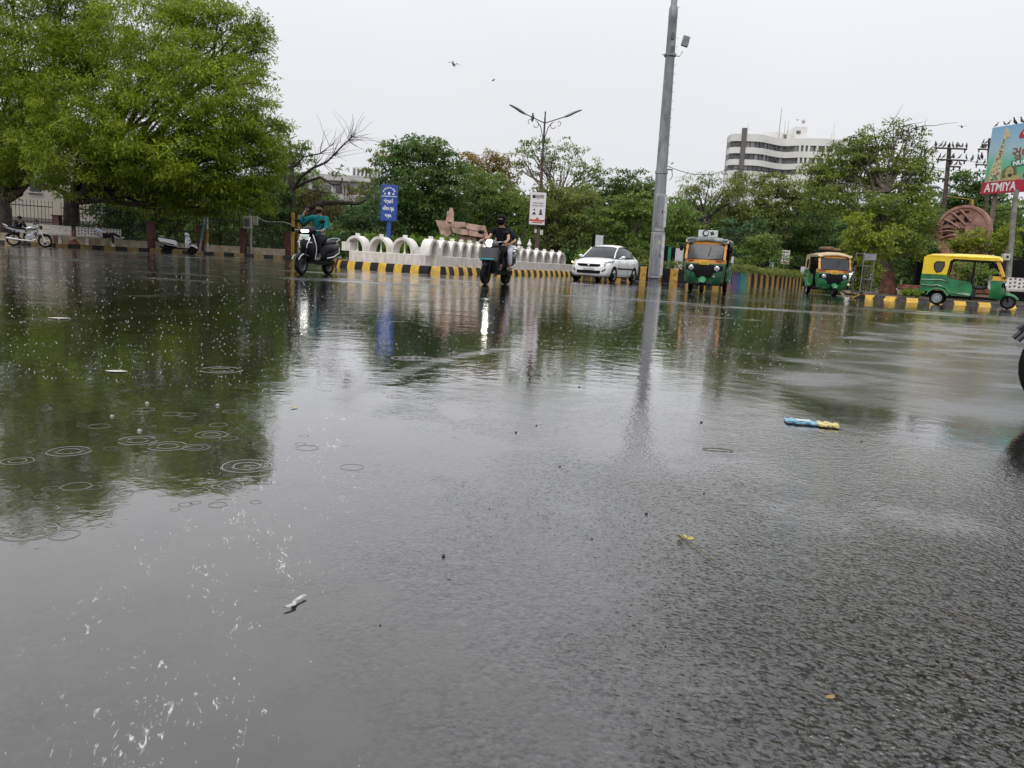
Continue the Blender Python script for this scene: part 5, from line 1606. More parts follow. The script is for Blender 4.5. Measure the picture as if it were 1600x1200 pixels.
def scooter(name, label, loc, rz, body, lit=True, boxy=False, trim=None, group=None, plate=True, mirrors=True, seat_m=black, apron_m=None, rim=None):
    o = thing(name, label, 'scooter', loc, rz, group)
    trim = trim or chrome
    r = .235
    wheel(o, (.62, 0, r), r, .10, rim or (rim_dark if not boxy else black))
    wheel(o, (-.62, 0, r), r, .11, rim or (rim_dark if not boxy else black))
    if boxy:
        arc_fender(o, (.62, 0, r), .29, .075, R(50), R(140), black, 0, 'front_fender')
    else:
        f = arc_fender(o, (.62, 0, r), .295, .09, R(30), R(158), body, .015, 'front_fender', .6)
        q = MB(); q.tube([(.62 + .31 * math.cos(a), s, r + .30 * math.sin(a) - .055) for s in (-.085,) for a in (R(32 + 11 * i) for i in range(9))], .012, 5)
        q.tube([(.62 + .31 * math.cos(a), .085, r + .30 * math.sin(a) - .055) for a in (R(32 + 11 * i) for i in range(9))], .012, 5)
        q.build('fender_trim', trim, f)
    q = MB()
    for s in (-1, 1): q.tube([(.62, s * .075, r), (.56, s * .075, .46), (.47, s * .05, .70)], .022, 8)
    q.build('fork', black, o)
    # apron
    q = MB()
    if boxy:
        rows = [(.34, .30, .44, .19), (.50, .31, .50, .215), (.62, .30, .53, .22), (.80, .28, .50, .205), (.90, .27, .44, .15)]
    else:
        rows = [(.33, .26, .36, .16), (.45, .28, .44, .20), (.58, .29, .53, .215), (.68, .28, .565, .20), (.78, .28, .545, .165), (.90, .29, .49, .12), (.96, .30, .45, .09)]
    q.loft([plan_ring(xb, xf, w_, z, 12, 2.2 if not boxy else 3.2) for z, xb, xf, w_ in rows])
    ap = q.build('apron', apron_m or body, o)
    if boxy:
        q = MB()
        q.loft([[(.535, -.185, .56), (.535, .185, .56), (.45, .215, .56), (.45, -.215, .56)], [(.565, -.19, .60), (.565, .19, .60), (.45, .225, .60), (.45, -.225, .60)],
                [(.515, -.15, .885), (.515, .15, .885), (.40, .18, .885), (.40, -.18, .885)]], smooth=False)
        fp = q.build('front_panel', mat('scooter_grey', (.045, .05, .058), .3, coat=.2), ap)
        q = MB(); q.box((.567, 0, .605), (.02, .35, .035), bev=.006); q.build('teal_strip', mat('teal_strip', (.02, .34, .32), .35), fp)
    else:
        q = MB()
        for s in (-1, 1):
            q.tube([(.54, s * .09, .62), (.545, s * .10, .70), (.52, s * .13, .78), (.47, s * .13, .86)], .012, 6)
            q.tube([(.33, s * .19, .36), (.33, s * .225, .55), (.34, s * .225, .68), (.36, s * .17, .86), (.36, s * .13, .95)], .013, 6)
        q.build('apron_trim', trim, ap)
        for s in (-1, 1):
            q = MB(); q.ell((.475, s * .145, .745), (.055, .05, .028)); q.build('indicator', lamp_glass, ap)
    q = MB(); q.loft([[(x - .035, -w_, z), (x - .035, w_, z), (x, w_, z), (x, -w_, z)] for x, w_, z in ((.27, .13, .36), (.285, .17, .5), (.29, .18, .68), (.30, .13, .9))], smooth=False); q.build('inner_panel', black, o)
    # handlebar head
    q = MB()
    if boxy:
        q.ell((.40, 0, .985), (.13, .17, .10))
        hc = q.build('headlamp_cowl', mat('cowl_grey', (.16, .16, .15), .3, coat=.2), o)
        q = MB(); q.lathe([(.001, .0), (.055, -.004), (.085, -.03), (.09, -.06)], 20, 'X', c=(.535, 0, .99)); q.build('headlight', lamp_lit if lit else lamp_glass, hc)
    else:
        q.loft([plan_ring(.27, xf, w_, z, 12, 2.4) for z, xf, w_ in ((.93, .46, .14), (.97, .51, .19), (1.03, .50, .215), (1.08, .44, .19), (1.13, .36, .11))])
        hc = q.build('headlamp_cowl', body, o)
        q = MB()
        q.loft([[(x, y, z) for x, y, z in plan_ring(.40, xf, w_, z, 12, 2.4)] for z, xf, w_ in ((.975, .52, .10), (1.0, .53, .125), (1.035, .52, .115))])
        q.build('headlight', lamp_lit if lit else lamp_glass, hc)
    q = MB()
    for s in (-1, 1):
        q.tube([(.34, s * .08, 1.0), (.31, s * .2, 1.03), (.25, s * .36, 1.035)], .014, 8)
    hb = q.build('handlebar', steel, o)
    for s in (-1, 1):
        q = MB(); q.tube([(.275, s * .25, 1.035), (.235, s * .38, 1.035)], .021, 8); q.build('grip', black, hb)
        q = MB(); q.tube([(.31, s * .22, 1.04), (.36, s * .35, 1.03)], .008, 5); q.build('lever', steel, hb)
        if mirrors:
            q = MB(); q.tube([(.30, s * .18, 1.04), (.29, s * .25, 1.16), (.28, s * .29, 1.22)], .008, 6)
            mi = q.build('mirror', black, hb)
            q = MB(); q.ell((.28, s * .33, 1.25), (.03, .085, .05)); q.build('mirror_head', black, mi)
    # floor, body, seat
    q = MB(); q.loft([[(x, -w_, z0), (x, w_, z0), (x, w_, z1), (x, -w_, z1)] for x, w_, z0, z1 in ((.42, .14, .27, .34), (.25, .18, .25, .33), (-.15, .18, .25, .33), (-.3, .17, .25, .40))], smooth=False)
    q.build('floorboard', black, o)
    q = MB()
    rows = [(-.10, .10, .30, .60), (-.16, .15, .30, .72), (-.30, .185, .34, .765), (-.55, .20, .40, .78), (-.80, .18, .50, .80), (-.98, .11, .62, .80), (-1.05, .05, .68, .78)]
    rings = []
    for x, w_, z0, z1 in rows:
        zc, zh = (z0 + z1) / 2, (z1 - z0) / 2
        rings.append([(x, w_ * math.copysign(abs(math.cos(t)) ** .7, math.cos(t)), zc + zh * math.copysign(abs(math.sin(t)) ** .7, math.sin(t))) for t in (2 * PI * k / 16 for k in range(16))])
    q.loft(rings); bd = q.build('tail_body', body, o)
    q = MB(); q.loft([[(x, w_ * math.copysign(abs(math.cos(t)) ** .6, math.cos(t)), zc + zh * math.sin(t)) for t in (2 * PI * k / 12 for k in range(12))] for x, w_, zc, zh in ((-.12, .12, .42, .14), (-.3, .195, .43, .15), (-.55, .212, .47, .14), (-.8, .19, .55, .10), (-.92, .12, .60, .05))]); q.build('lower_cover', black, o)
    q = MB()
    for s in (-1, 1): q.tube([(-.22, s * .19, .40), (-.5, s * .212, .44), (-.8, s * .2, .54), (-1.0, s * .1, .66)], .013, 6)
    q.build('body_trim', trim, bd)
    q = MB()
    rings = []
    for x, w_, z0, h_ in ((-.08, .07, .73, .03), (-.14, .12, .74, .06), (-.35, .145, .755, .065), (-.6, .15, .78, .06), (-.85, .12, .80, .055), (-.92, .07, .80, .03)):
        rings.append([(x, w_ * math.cos(t), z0 + h_ * math.sin(t)) for t in (2 * PI * k / 14 for k in range(14))])
    q.loft(rings); q.build('seat', seat_m, o)
    q = MB(); q.tube([(-.72, .15, .80), (-.92, .14, .87), (-1.02, .07, .90), (-1.02, -.07, .90), (-.92, -.14, .87), (-.72, -.15, .80)], .016, 8); q.build('grab_rail', steel if not boxy else black, o)
    q = MB(); q.box((-1.055, 0, .73), (.03, .16, .06), bev=.012); q.build('tail_light', mat('tail_red', (.35, .01, .01), .25), o)
    q = MB(); q.box((-.52, .07, .30), (.42, .16, .17), bev=.04); q.tube([(-.35, -.13, .25), (-.7, -.15, .27), (-.95, -.15, .33)], [.025, .045, .05], 8); q.build('engine', black, o)
    if plate and not boxy:
        q = MB(); q.box((.505, 0, .865), (.012, .24, .13), rot=Matrix.Rotation(R(-14), 3, 'Y'), bev=.004); pl = q.build('number_plate', plate_white, o)
        q = MB()
        for k in range(5): q.box((.514, -.08 + k * .04, .885), (.004, .022, .03), rot=Matrix.Rotation(R(-14), 3, 'Y')); q.box((.523, -.07 + k * .035, .845), (.004, .02, .03), rot=Matrix.Rotation(R(-14), 3, 'Y'))
        q.build('plate_marks', mat('plate_faded', (.30, .33, .32), .5), pl)
    return o

sc_black = mat('scooter_black', (.008, .0095, .014), .22, coat=.05, spec=.16)
sc_white = mat('scooter_white', (.72, .72, .73), .25, coat=.6, vary=.03)
S1 = scooter('scooter', 'black scooter with silver trim and a bright headlamp ridden by the man in teal', place(492, 18.4), heading(492, 18.4, 30), sc_black, True)
S2 = scooter('scooter', 'dark boxy scooter with a round lit headlamp and teal strip carrying two riders', place(774, 19.0), heading(774, 19, 24), sc_black, True, boxy=True, plate=False)
S3 = scooter('scooter', 'parked white and black scooter at the left pavement beside the teal pole', place(281, 40.6), heading(281, 40.6, -82), sc_white, False, plate=False, mirrors=False, trim=sc_white, rim=black)
_rz4 = heading(1690, 3.3, 80); _fw4 = place(1677, 3.30)
S4 = scooter('scooter', 'dark scooter at the right edge, only its front tyre and mudguard tip showing', _fw4 - Vector((math.cos(_rz4), math.sin(_rz4), 0)) * .62, _rz4, sc_black, False, plate=False, trim=mat('dark_trim', (.05, .05, .055), .4))
S5 = scooter('scooter', 'distant scooter with a lit headlamp coming along the road right of the tree guard', place(1358, 44), heading(1358, 44, 5), mat('scooter_grey2', (.2, .2, .21), .3), True, plate=False)
S6 = scooter('scooter', 'distant scooter just visible between the second three wheeler and the tree guard', place(1327, 43), heading(1327, 43, 8), sc_white, True, plate=False)

# ---------------------------------------------------------------- three wheelers
r_green = mat('rickshaw_green', (.009, .17, .05), .32, coat=.35, vary=.30, scale=3)
r_green_d = mat('rickshaw_dark_green', (.006, .10, .033), .32, coat=.35, vary=.32, scale=3)
r_orange = mat('rickshaw_orange', (.62, .27, .035), .32, coat=.4, vary=.12)
r_yellow = mat('rickshaw_yellow', (.80, .56, .012), .35, coat=.3, vary=.06)
r_cream = mat('rickshaw_cream', (.52, .40, .24), .45, vary=.15)
r_tarp = mat('grey_tarp', (.15, .165, .165), .35, vary=.5, scale=4, bump=.6, bscale=5)
wind = bpy.data.materials.new('windscreen'); wind.use_nodes = True
_b = wind.node_tree.nodes['Principled BSDF']
_b.inputs['Base Color'].default_value = (.055, .062, .072, 1); _b.inputs['Roughness'].default_value = .12; _b.inputs['Alpha'].default_value = .8; _b.inputs['Specular IOR Level'].default_value = .22
seat_b = mat('rickshaw_seat', (.03, .03, .035), .5)
amber = mat('indicator_amber', (.45, .08, .02), .25)
def rickshaw(label, loc, rz, green, upper, roof_m, band_m, kind):
    o = thing('auto_rickshaw', label, 'auto rickshaw', loc, rz, 'three wheeled taxis at the junction')
    rw = .215
    for s in (-1, 1): wheel(o, (-.82, s * .53, rw), rw, .12, steel)
    wheel(o, (1.12, 0, rw), rw, .11, rim_dark)
    q = MB(); q.box((-.25, 0, .29), (2.1, 1.06, .08), bev=.02); q.box((-.82, 0, .26), (.12, .95, .12)); q.box((-.95, 0, .34), (.5, .6, .22), bev=.03); q.build('chassis', black, o)
    side = [(-1.32, .40), (-1.345, .70), (-1.33, .96), (-.62, .94), (-.50, .84), (.02, .78), (.10, .70), (.12, .60), (.12, .36), (.06, .32), (-.42, .32), (-.52, .40), (-.60, .50), (-.72, .555), (-.86, .56), (-1.0, .52), (-1.08, .42)]
    for s in (-1, 1):
        q = MB(); q.prism(side, s * .575, s * .635); sp_ = q.build('side_panel', green, o)
        q = MB(); q.tube([(-1.33, s * .64, .78), (-.75, s * .645, .80), (-.5, s * .64, .72), (-.42, s * .64, .45), (.08, s * .64, .40)], .018, 6); q.tube([(-1.3, s * .64, .62), (-1.05, s * .66, .60), (-.85, s * .67, .63), (-.62, s * .66, .56), (-.5, s * .65, .42), (.08, s * .64, .36)], .022, 6)
        q.build('moulding', green, sp_)
        q = MB()   # flared wheel arch
        q.loft([[(-.82 + rr_ * math.cos(a), s * yy_, .225 + rr_ * math.sin(a)) for rr_, yy_ in ((.30, .56), (.335, .60), (.33, .69), (.285, .70))] for a in (R(15 + 15 * i) for i in range(11))])
        q.build('wheel_arch', green, sp_)
        # upper quarter and cant rail
        up = [(-1.335, .965), (-1.32, 1.42), (-1.27, 1.54), (-1.15, 1.575), (.70, 1.545), (.80, 1.47), (.70, 1.455), (-.50, 1.475), (-.585, 1.40), (-.63, .965)]
        q = MB(); q.prism(up, s * .565, s * .612); uq = q.build('canopy_side', upper, o)
        wv = [(-1.02, 1.30), (-.96, 1.37), (-.74, 1.37), (-.73, 1.24), (-.80, 1.06), (-.92, 1.03), (-1.0, 1.14)]
        q = MB(); q.prism(wv, s * .611, s * .618); qw = q.build('window', wind if kind == 'yellow' else black, uq)
        q = MB(); q.tube([(u, s * .617, v) for u, v in wv + wv[:1]], .014, 5); q.build('window_seal', black, qw)
        q = MB(); q.tube([(-.62, s * .6, .96), (-.575, s * .6, 1.40), (-.50, s * .6, 1.455), (.68, s * .6, 1.44)], .016, 6); q.build('opening_seal', black, uq)
        q = MB(); q.tube([(.07, s * .55, .34), (.07, s * .57, 1.46)], .016, 6); q.build('door_post', black, o)
    q = MB(); q.box((-1.325, 0, .68), (.04, 1.16, .54), bev=.01); q.build('tail_panel', green, o)
    q = MB(); q.box((-1.315, 0, 1.24), (.035, 1.14, .55), bev=.01); rbk = q.build('canopy_back', upper, o)
    q = MB(); q.box((-1.336, 0, 1.30), (.01, .6, .22)); q.build('rear_window', wind, rbk)
    q = MB(); rings = []
    for x, wd, ze, zm in ((-1.33, .58, 1.40, 1.47), (-1.28, .61, 1.50, 1.575), (-1.12, .62, 1.535, 1.63), (-.4, .625, 1.535, 1.66), (.4, .62, 1.52, 1.655), (.72, .60, 1.49, 1.62), (.82, .56, 1.455, 1.55)):
        top = [(x, wd * u, zm - (zm - ze) * abs(u) ** 3.2) for u in (-1, -.9, -.7, -.35, 0, .35, .7, .9, 1)]
        bot = [(x, wd * u * .97, zm - .03 - (zm - ze) * abs(u) ** 3.2) for u in (1, .7, 0, -.7, -1)]
        rings.append(top + bot)
    q.loft(rings); rf = q.build('roof', roof_m, o)
    # seats
    q = MB(); q.box((-.85, 0, .62), (.50, 1.08, .16), bev=.04); q.box((-1.12, 0, .92), (.14, 1.08, .52), bev=.04); q.build('passenger_seat', seat_b, o)
    q = MB(); q.box((.30, 0, .62), (.34, .62, .12), bev=.04); q.box((.16, 0, .44), (.10, .9, .26), bev=.02); q.box((.10, 0, .86), (.06, .7, .30), bev=.02); q.build('driver_seat', seat_b, o)
    # nose
    shell = [(.24, .90, .48), (.32, .97, .53), (.50, 1.01, .575), (.66, 1.01, .59), (.80, .985, .595), (.86, .965, .595)]
    q = MB(); q.loft([plan_ring(.60, xf, w_, z, 16, 3.4) for z, xf, w_ in shell]); nose = q.build('nose', green, o)
    def SX(z, y):
        xf = np.interp(z, [a[0] for a in shell], [a[1] for a in shell]); w_ = np.interp(z, [a[0] for a in shell], [a[2] for a in shell])
        t = min(.999, abs(y) / w_)
        return .60 + (xf - .60) * (1 - t ** 3.4) ** (1 / 3.4)
    def patch(rows, off, m, name, par, n=14):
        q = MB(); ring = []
        for z, y0, y1 in rows:
            ring.append([Vector((SX(z, y0 + (y1 - y0) * i / n) + off, y0 + (y1 - y0) * i / n, z)) for i in range(n + 1)])
        q.loft(ring, 0, False, False)
        return q.build(name, m, par, fix=False)
    mk = patch([(.44, -.20, .20), (.50, -.24, .24), (.58, -.27, .27), (.63, -.40, .40), (.66, -.535, .535), (.78, -.535, .535), (.80, -.50, .50), (.83, -.20, .20)], .008, black, 'lamp_mask', nose)
    for s in (-1, 1):
        q = MB(); x = SX(.72, .37) + .008
        q.lathe([(.078, 0), (.074, .02), (.06, .03)], 20, 'X', c=(x, s * .37, .72)); hl = q.build('headlight', chrome, nose)
        q = MB(); q.lathe([(.059, .031), (.045, .043), (.001, .047)], 20, 'X', c=(x, s * .37, .72)); q.build('lens', lamp_glass, hl)
    q = MB(); q.loft([plan_ring(.62, xf, w_, z, 16, 3.4) for z, xf, w_ in ((.862, .972, .60), (.90, .965, .60), (.975, .965, .595), (.99, .94, .58))]); bnd = q.build('dash_band', band_m, o)
    for s in (-1, 1):
        q = MB(); q.box((.955, s * .40, .945), (.035, .18, .055), bev=.012); q.build('indicator', amber, bnd)
    q = MB(); q.box((.985, 0, .875), (.02, .27, .115), bev=.006); pl = q.build('number_plate', plate_yellow, o)
    q = MB()
    for k in range(6): q.box((.997, -.09 + k * .036, .90), (.004, .022, .03)); q.box((.997, -.08 + k * .032, .855), (.004, .02, .03))
    q.build('plate_marks', mat('plate_brown', (.28, .19, .03), .5), pl)
    # windscreen frame
    zz = (.985, 1.20, 1.42); xx = (.95, .86, .755)
    for s in (-1, 1):
        q = MB(); q.loft([[(x - .10, s * .585, z), (x - .02, s * .585, z), (x + .012, s * .50, z), (x - .02, s * .50, z)] for x, z in zip(xx, zz)], smooth=False); q.build('pillar', band_m, o)
    q = MB(); q.loft([plan_ring(.60, xf, w_, z, 14, 4) for z, xf, w_ in ((1.415, .785, .59), (1.47, .79, .59), (1.535, .74, .57), (1.56, .68, .50))]); q.build('header', band_m, o)
    q = MB(); q.loft([[(x - .004 + .03 * (1 - (u / 1) ** 2) - .012 * 0, u * .505, z) for u in np.linspace(-1, 1, 9)] for x, z in zip(xx, zz)], 0, False, False); ws = q.build('windscreen', wind, o, fix=False)
    q = MB(); q.tube([(.955, .05, .985), (.925, .1, 1.12), (.86, .14, 1.34)], .008, 5); q.build('wiper', black, ws)
    q = MB(); q.tube([(x + .012, s_ * .505, z) for s_ in (1,) for x, z in zip(xx, zz)] + [(x + .012, -.505, z) for x, z in zip(xx[::-1], zz[::-1])] + [(xx[0] + .012, .505, zz[0])], .012, 5); q.build('windscreen_seal', black, ws)
    if kind != 'yellow':
        q = MB(); q.box((.905, 0, 1.015), (.01, .46, .05)); q.build('visor_strip', mat('visor_text_strip', (.45, .46, .48), .4), ws)
    arc_fender(o, (1.12, 0, rw), .275, .115, R(20), R(150), r_green if kind != 'yellow' else green, .02, 'front_fender', .5)
    q = MB()
    for s in (-1, 1): q.tube([(1.12, s * .075, rw), (1.06, s * .07, .42)], .025, 7)
    q.build('fork', black, o)
    q = MB(); q.tube([(.66, -.28, 1.02), (.60, 0, 1.05), (.66, .28, 1.02)], .015, 6); q.tube([(.78, 0, .8), (.62, 0, 1.05)], .03, 6); q.build('handlebar', black, o)
    if kind != 'yellow':
        for s in (-1, 1):
            q = MB(); q.tube([(.82, s * .58, 1.26), (.88, s * .70, 1.30)], .012, 5); mi = q.build('mirror', black, o)
            q = MB(); q.ell((.89, s * .71, 1.29), (.03, .06, .10)); q.build('mirror_head', black, mi)
    if kind == 'tarp':
        q = MB()   # rolled tarpaulin along the roof edges
        for s in (-1, 1):
            q.tube([(x, s * (.60 + .03 * math.sin(x * 7)), 1.52 + .02 * math.sin(x * 9 + s)) for x in np.linspace(-1.25, .7, 12)], [.05 + .015 * math.sin(k * 2.1) for k in range(12)], 8)
            q.loft([[(x, s * .615, 1.50), (x, s * .655, 1.48 - .05 * abs(math.sin(x * 5))), (x + .03, s * .66, 1.30 - .10 * abs(math.sin(x * 4 + s))), (x, s * .63, 1.34)] for x in np.linspace(-1.2, .3, 9)])
        q.tube([(.74, y, 1.56 + .02 * math.sin(y * 11) - .05 * abs(y) ** 2) for y in np.linspace(-.58, .58, 9)], .05, 8)
        q.build('rolled_tarpaulin', r_tarp, rf)
        q = MB(); q.box((.50, -.02, 1.74), (.03, .56, .20), bev=.006); bdp = q.build('roof_board', plate_white, rf)
        q = MB(); q.lathe([(.001, .018), (.095, .018), (.095, .0), (.001, 0)], 20, 'X', c=(.51, -.09, 1.745)); q.box((.52, .10, 1.75), (.008, .10, .10), rot=Matrix.Rotation(.3, 3, 'X')); q.build('board_picture', dark_mark, bdp)
        q = MB(); q.lathe([(.001, .022), (.06, .022), (.06, .01), (.001, .01)], 18, 'X', c=(.51, -.075, 1.755)); q.build('board_face', plate_white, bdp)
        q = MB(); q.add([(1.012, .30, .46), (1.012, .26, .52), (1.012, .30, .50), (1.012, .34, .52)], [(0, 1, 2, 3)], T=Matrix.Translation((SX(.48, .30) - 1.0, 0, 0))); q.build('tick_mark', plate_white, nose, fix=False)
        for s in (-1, 1):   # dark curtains hanging in the side openings
            q = MB(); q.loft([[(x, s * (.60 + .02 * math.sin(x * 19)), 1.46), (x, s * (.595 + .03 * math.sin(x * 19)), .98 + .05 * math.sin(x * 7))] for x in np.linspace(-.55, .05, 14)], 0, False, False); q.build('curtain', black, o, fix=False)
    if kind == 'rack':
        q = MB()
        for x in (-.9, -.3, .3): q.box((x, 0, 1.70), (.04, 1.0, .03))
        for y in (-.48, .48): q.box((-.3, y, 1.73), (1.5, .03, .03))
        rk_ = q.build('roof_rack', black, rf)
        q = MB(); q.box((-.1, -.15, 1.79), (.7, .42, .13), bev=.03); q.box((-.5, .25, 1.78), (.5, .35, .11), bev=.03); q.build('bundle', mat('brown_bundle', (.20, .12, .06), .7, vary=.4), rk_)
    return o
K1 = rickshaw('green and orange auto rickshaw with a tarpaulin roof and picture board on top', place(1101, 23.4), heading(1101, 23.4, 5), r_green_d, r_cream, r_tarp, r_orange, 'tarp')
K2 = rickshaw('green and cream auto rickshaw with a luggage rack further back on the right', place(1290, 29.8), heading(1290, 29.8, -13), r_green, r_cream, r_cream, r_orange, 'rack')
K3 = rickshaw('empty green and bright yellow auto rickshaw parked side on by the right kerb', place(1509, 24.6), heading(1509, 24.6, -88), r_green, r_yellow, r_yellow, mat('rickshaw_amber', (.66, .36, .02), .32, coat=.4), 'yellow')
# its orange-ish corner lamp band
# ---------------------------------------------------------------- white car
head_glass = mat('headlamp_glass', (.56, .57, .575), .12, vary=.25, scale=14, spec=.6)
def car(label, loc, rz):
    o = thing('car', label, 'car', loc, rz)
    q = MB(); rings = []
    secs = [(1.99, .50, .30, .56), (1.965, .66, .24, .64), (1.90, .755, .20, .70), (1.78, .81, .18, .765), (1.55, .838, .18, .845), (1.25, .845, .18, .905), (.95, .848, .18, .95), (.4, .85, .18, .965), (-.4, .85, .18, .985), (-1.2, .85, .18, 1.015), (-1.6, .83, .20, 1.03), (-1.85, .79, .24, 1.01), (-1.95, .72, .30, .95), (-1.99, .60, .38, .85)]
    for x, w_, zb, zt in secs:
        h = zt - zb
        half = [(.80 * w_, zb), (.95 * w_, zb + .05), (1.0 * w_, zb + .30 * h), (1.0 * w_, zb + .62 * h), (.965 * w_, zb + .84 * h), (.90 * w_, zb + .97 * h), (.62 * w_, zt + .02), (.30 * w_, zt + .035)]
        rings.append([(x, 0, zb)] + [(x, u, v) for u, v in half] + [(x, 0, zt + .04)] + [(x, -u, v) for u, v in half[::-1]])
    q.loft(rings)
    body = q.build('body', white_paint, o, sharp=60)
    # cabin glass house
    csec = [(1.02, .74, .70, .965), (.72, .755, .62, 1.20), (.38, .76, .575, 1.415), (.10, .765, .565, 1.485), (-.35, .765, .56, 1.51), (-.85, .76, .555, 1.475), (-1.15, .75, .56, 1.36), (-1.50, .73, .60, 1.14), (-1.68, .70, .66, 1.04)]
    def crow(x, wb, wt, zt, g=0.0):
        zb = .93
        return [(x, wb + g, zb), (x, wb * .97 + wt * .03 + g, zb + .25 * (zt - zb)), (x, wb * .45 + wt * .55 + g, zb + .72 * (zt - zb)), (x, wt + g, zb + .93 * (zt - zb)), (x, wt * .8, zt + g), (x, wt * .4, zt + .018 + g), (x, 0, zt + .024 + g)]
    rings = []
    for s in csec:
        hf_ = crow(*s); rings.append(hf_ + [(x, -y, z) for x, y, z in hf_[::-1][1:]])
    q = MB(); q.loft(rings, 0, False, False); q.add([rings[0][i] for i in range(len(rings[0]))], [tuple(range(len(rings[0])))]); q.add([rings[-1][i] for i in range(len(rings[-1]))], [tuple(range(len(rings[-1])))])
    gl = q.build('windows', glass_dark, o)
    q = MB()
    rr = []
    for s in csec[2:7]:
        row = crow(*s, g=.012)[3:]; rr.append(row + [(x, -y, z) for x, y, z in row[::-1][1:]])
    q.loft(rr, 0, False, False); rf = q.build('roof', white_paint, o)
    for s in (-1, 1):
        q = MB()
        pts = [(c[0], s * (crow(*c)[3][1] + .006), crow(*c)[3][2] + .004) for c in csec[:3]]
        q.tube(pts, .028, 6); q.build('pillar', white_paint, rf)
        q = MB(); pts = [(c[0], s * (crow(*c)[3][1] + .006), crow(*c)[3][2] + .004) for c in csec[6:]]
        q.loft([[(x + .0, y, z + .02), (x + .16, y + s * .012, z - .02), (x + .16 - .03, y + s * .05, z - .16 * (1.5 - z) * 2 - .02), (x - .05, y + s * .02, z - .04)] for x, y, z in pts]); q.build('pillar', white_paint, rf)
        q = MB(); q.loft([[(-.36, s * (y_ + .008), z), (-.24, s * (y_ + .008), z)] for y_, z in ((.762, .95), (.69, 1.2), (.60, 1.40))], 0, False, False); q.build('door_post', black, gl, fix=False)
        q = MB(); q.tube([(c[0], s * (crow(*c)[3][1] + .02), crow(*c)[3][2] - .01) for c in csec[2:7]], .016, 5); q.build('rain_visor', black, rf)
        q = MB(); q.box((0.02, s * .858, .56), (1.9, .02, .06), bev=.008); q.build('side_moulding', black, body)
        for x in (.0, -1.0):
            q = MB(); q.box((x, s * .852, .80), (.18, .025, .03), bev=.01); q.build('door_handle', white_paint, body)
        q = MB(); q.tube([(.78, s * .845, .30), (.80, s * .852, .6), (.74, s * .835, .9)], .004, 4); q.tube([(-.30, s * .852, .28), (-.30, s * .855, .6), (-.29, s * .835, .93)], .004, 4); q.tube([(-1.1, s * .85, .55), (-1.18, s * .848, .75), (-1.15, s * .83, .96)], .004, 4)
        q.build('door_gap', dark_mark, body)
        q = MB(); q.tube([(.70, s * .80, .97), (.66, s * .90, 1.0)], .022, 6); mi = q.build('mirror', white_paint, o)
        q = MB(); q.ell((.63, s * .945, 1.02), (.075, .10, .068)); q.build('mirror_shell', white_paint, mi)
        # lamps
        q = MB(); rings2 = []
        for t in (0, .25, .5, .75, 1):
            x = 1.93 - .62 * t; y = .60 + .205 * t; zc = .690 + .165 * t; hh = .088 * (1 - .5 * t)
            rings2.append([(x + .028 * math.cos(a) * .5 + .045, s * (y + .032 + .02 * math.cos(a) * .5 + .012), zc + hh * math.sin(a)) for a in (2 * PI * k / 10 for k in range(10))])
        q.loft(rings2); hl = q.build('headlight', head_glass, body)
        q = MB(); q.ell((1.965, s * .67, .70), (.035, .05, .035)); q.build('reflector', chrome, hl)
        if s < 0:
            q = MB(); q.ell((1.955, s * .745, .74), (.035, .035, .035)); q.build('indicator_bulb', mat('indicator_lit', (.8, .45, .2), .3, emit=(1, .42, .10), estr=5), hl)
        q = MB(); q.loft([[(1.965 - e, s * (.56 + .02), .40), (1.90 - e, s * .70, .47), (1.885 - e, s * .715, .53), (1.925 - e, s * .66, .52), (1.96 - e, s * .58, .46)] for e in (-.05, .02)], smooth=False); fg = q.build('fog_recess', black, body)
        q = MB(); q.lathe([(.04, .0), (.03, .02), (.001, .022)], 12, 'X', c=(1.968, s * .645, .455)); q.build('fog_lamp', lamp_glass, fg)
        for x in (1.30, -1.15):
            q = MB(); q.lathe([(.34, -.01), (.34, .01), (.20, .012), (.20, -.01)], 28, 'Y', c=(x, s * .845, .31)); q.build('wheel_well', black, body)
            w_ = wheel(o, (x, s * .775, .295), .295, .185, steel)
    def front(rows, off, m, name, par):
        q = MB(); q.loft([[(x + off, y0 + (y1 - y0) * i / 10 if False else (-y + 2 * y * i / 10), z) for i in range(11)] for z, y, x in rows for y0, y1 in ((0, 0),)], 0, False, False)
        return q.build(name, m, par, fix=False)
    q = MB(); q.loft([[(1.988 - .018 * abs(u) ** 2.2 - e, u * w_, z) for u in np.linspace(-1, 1, 11)] for e in (0,) for z, w_ in ((.585, .40), (.62, .47), (.685, .50), (.70, .49))], 0, False, False)
    gr = q.build('grille', black, body, fix=False); gr.location = (.012, 0, 0)
    q = MB(); q.loft([[(2.0 - .012 * abs(u) ** 2.2, u * w_, z) for u in np.linspace(-1, 1, 11)] for z, w_ in ((.315, .46), (.34, .50), (.42, .52), (.44, .50))], 0, False, False); lg = q.build('lower_grille', black, body, fix=False); lg.location = (.006, 0, 0)
    q = MB(); q.lathe([(.055, 0), (.055, .012), (.035, .018), (.001, .018)], 16, 'X', c=(2.0, 0, .645)); q.build('emblem', chrome, gr)
    q = MB(); q.box((2.012, 0, .50), (.015, .46, .10), bev=.004); pl = q.build('number_plate', plate_white, body)
    q = MB()
    for k in range(9): q.box((2.021, -.17 + k * .042, .50), (.004, .026, .045))
    q.build('plate_marks', mat('plate_faded2', (.42, .45, .45), .5), pl)
    for y in (.25, -.30):
        q = MB(); q.tube([(1.02, y, .985), (.98, y + .12, 1.0), (.93, y + .42, 1.03)], .012, 5); q.build('wiper', black, o)
    q = MB(); q.box((.45, -.02, 1.36), (.05, .18, .06), bev=.01); q.build('mirror_inside', black, gl)
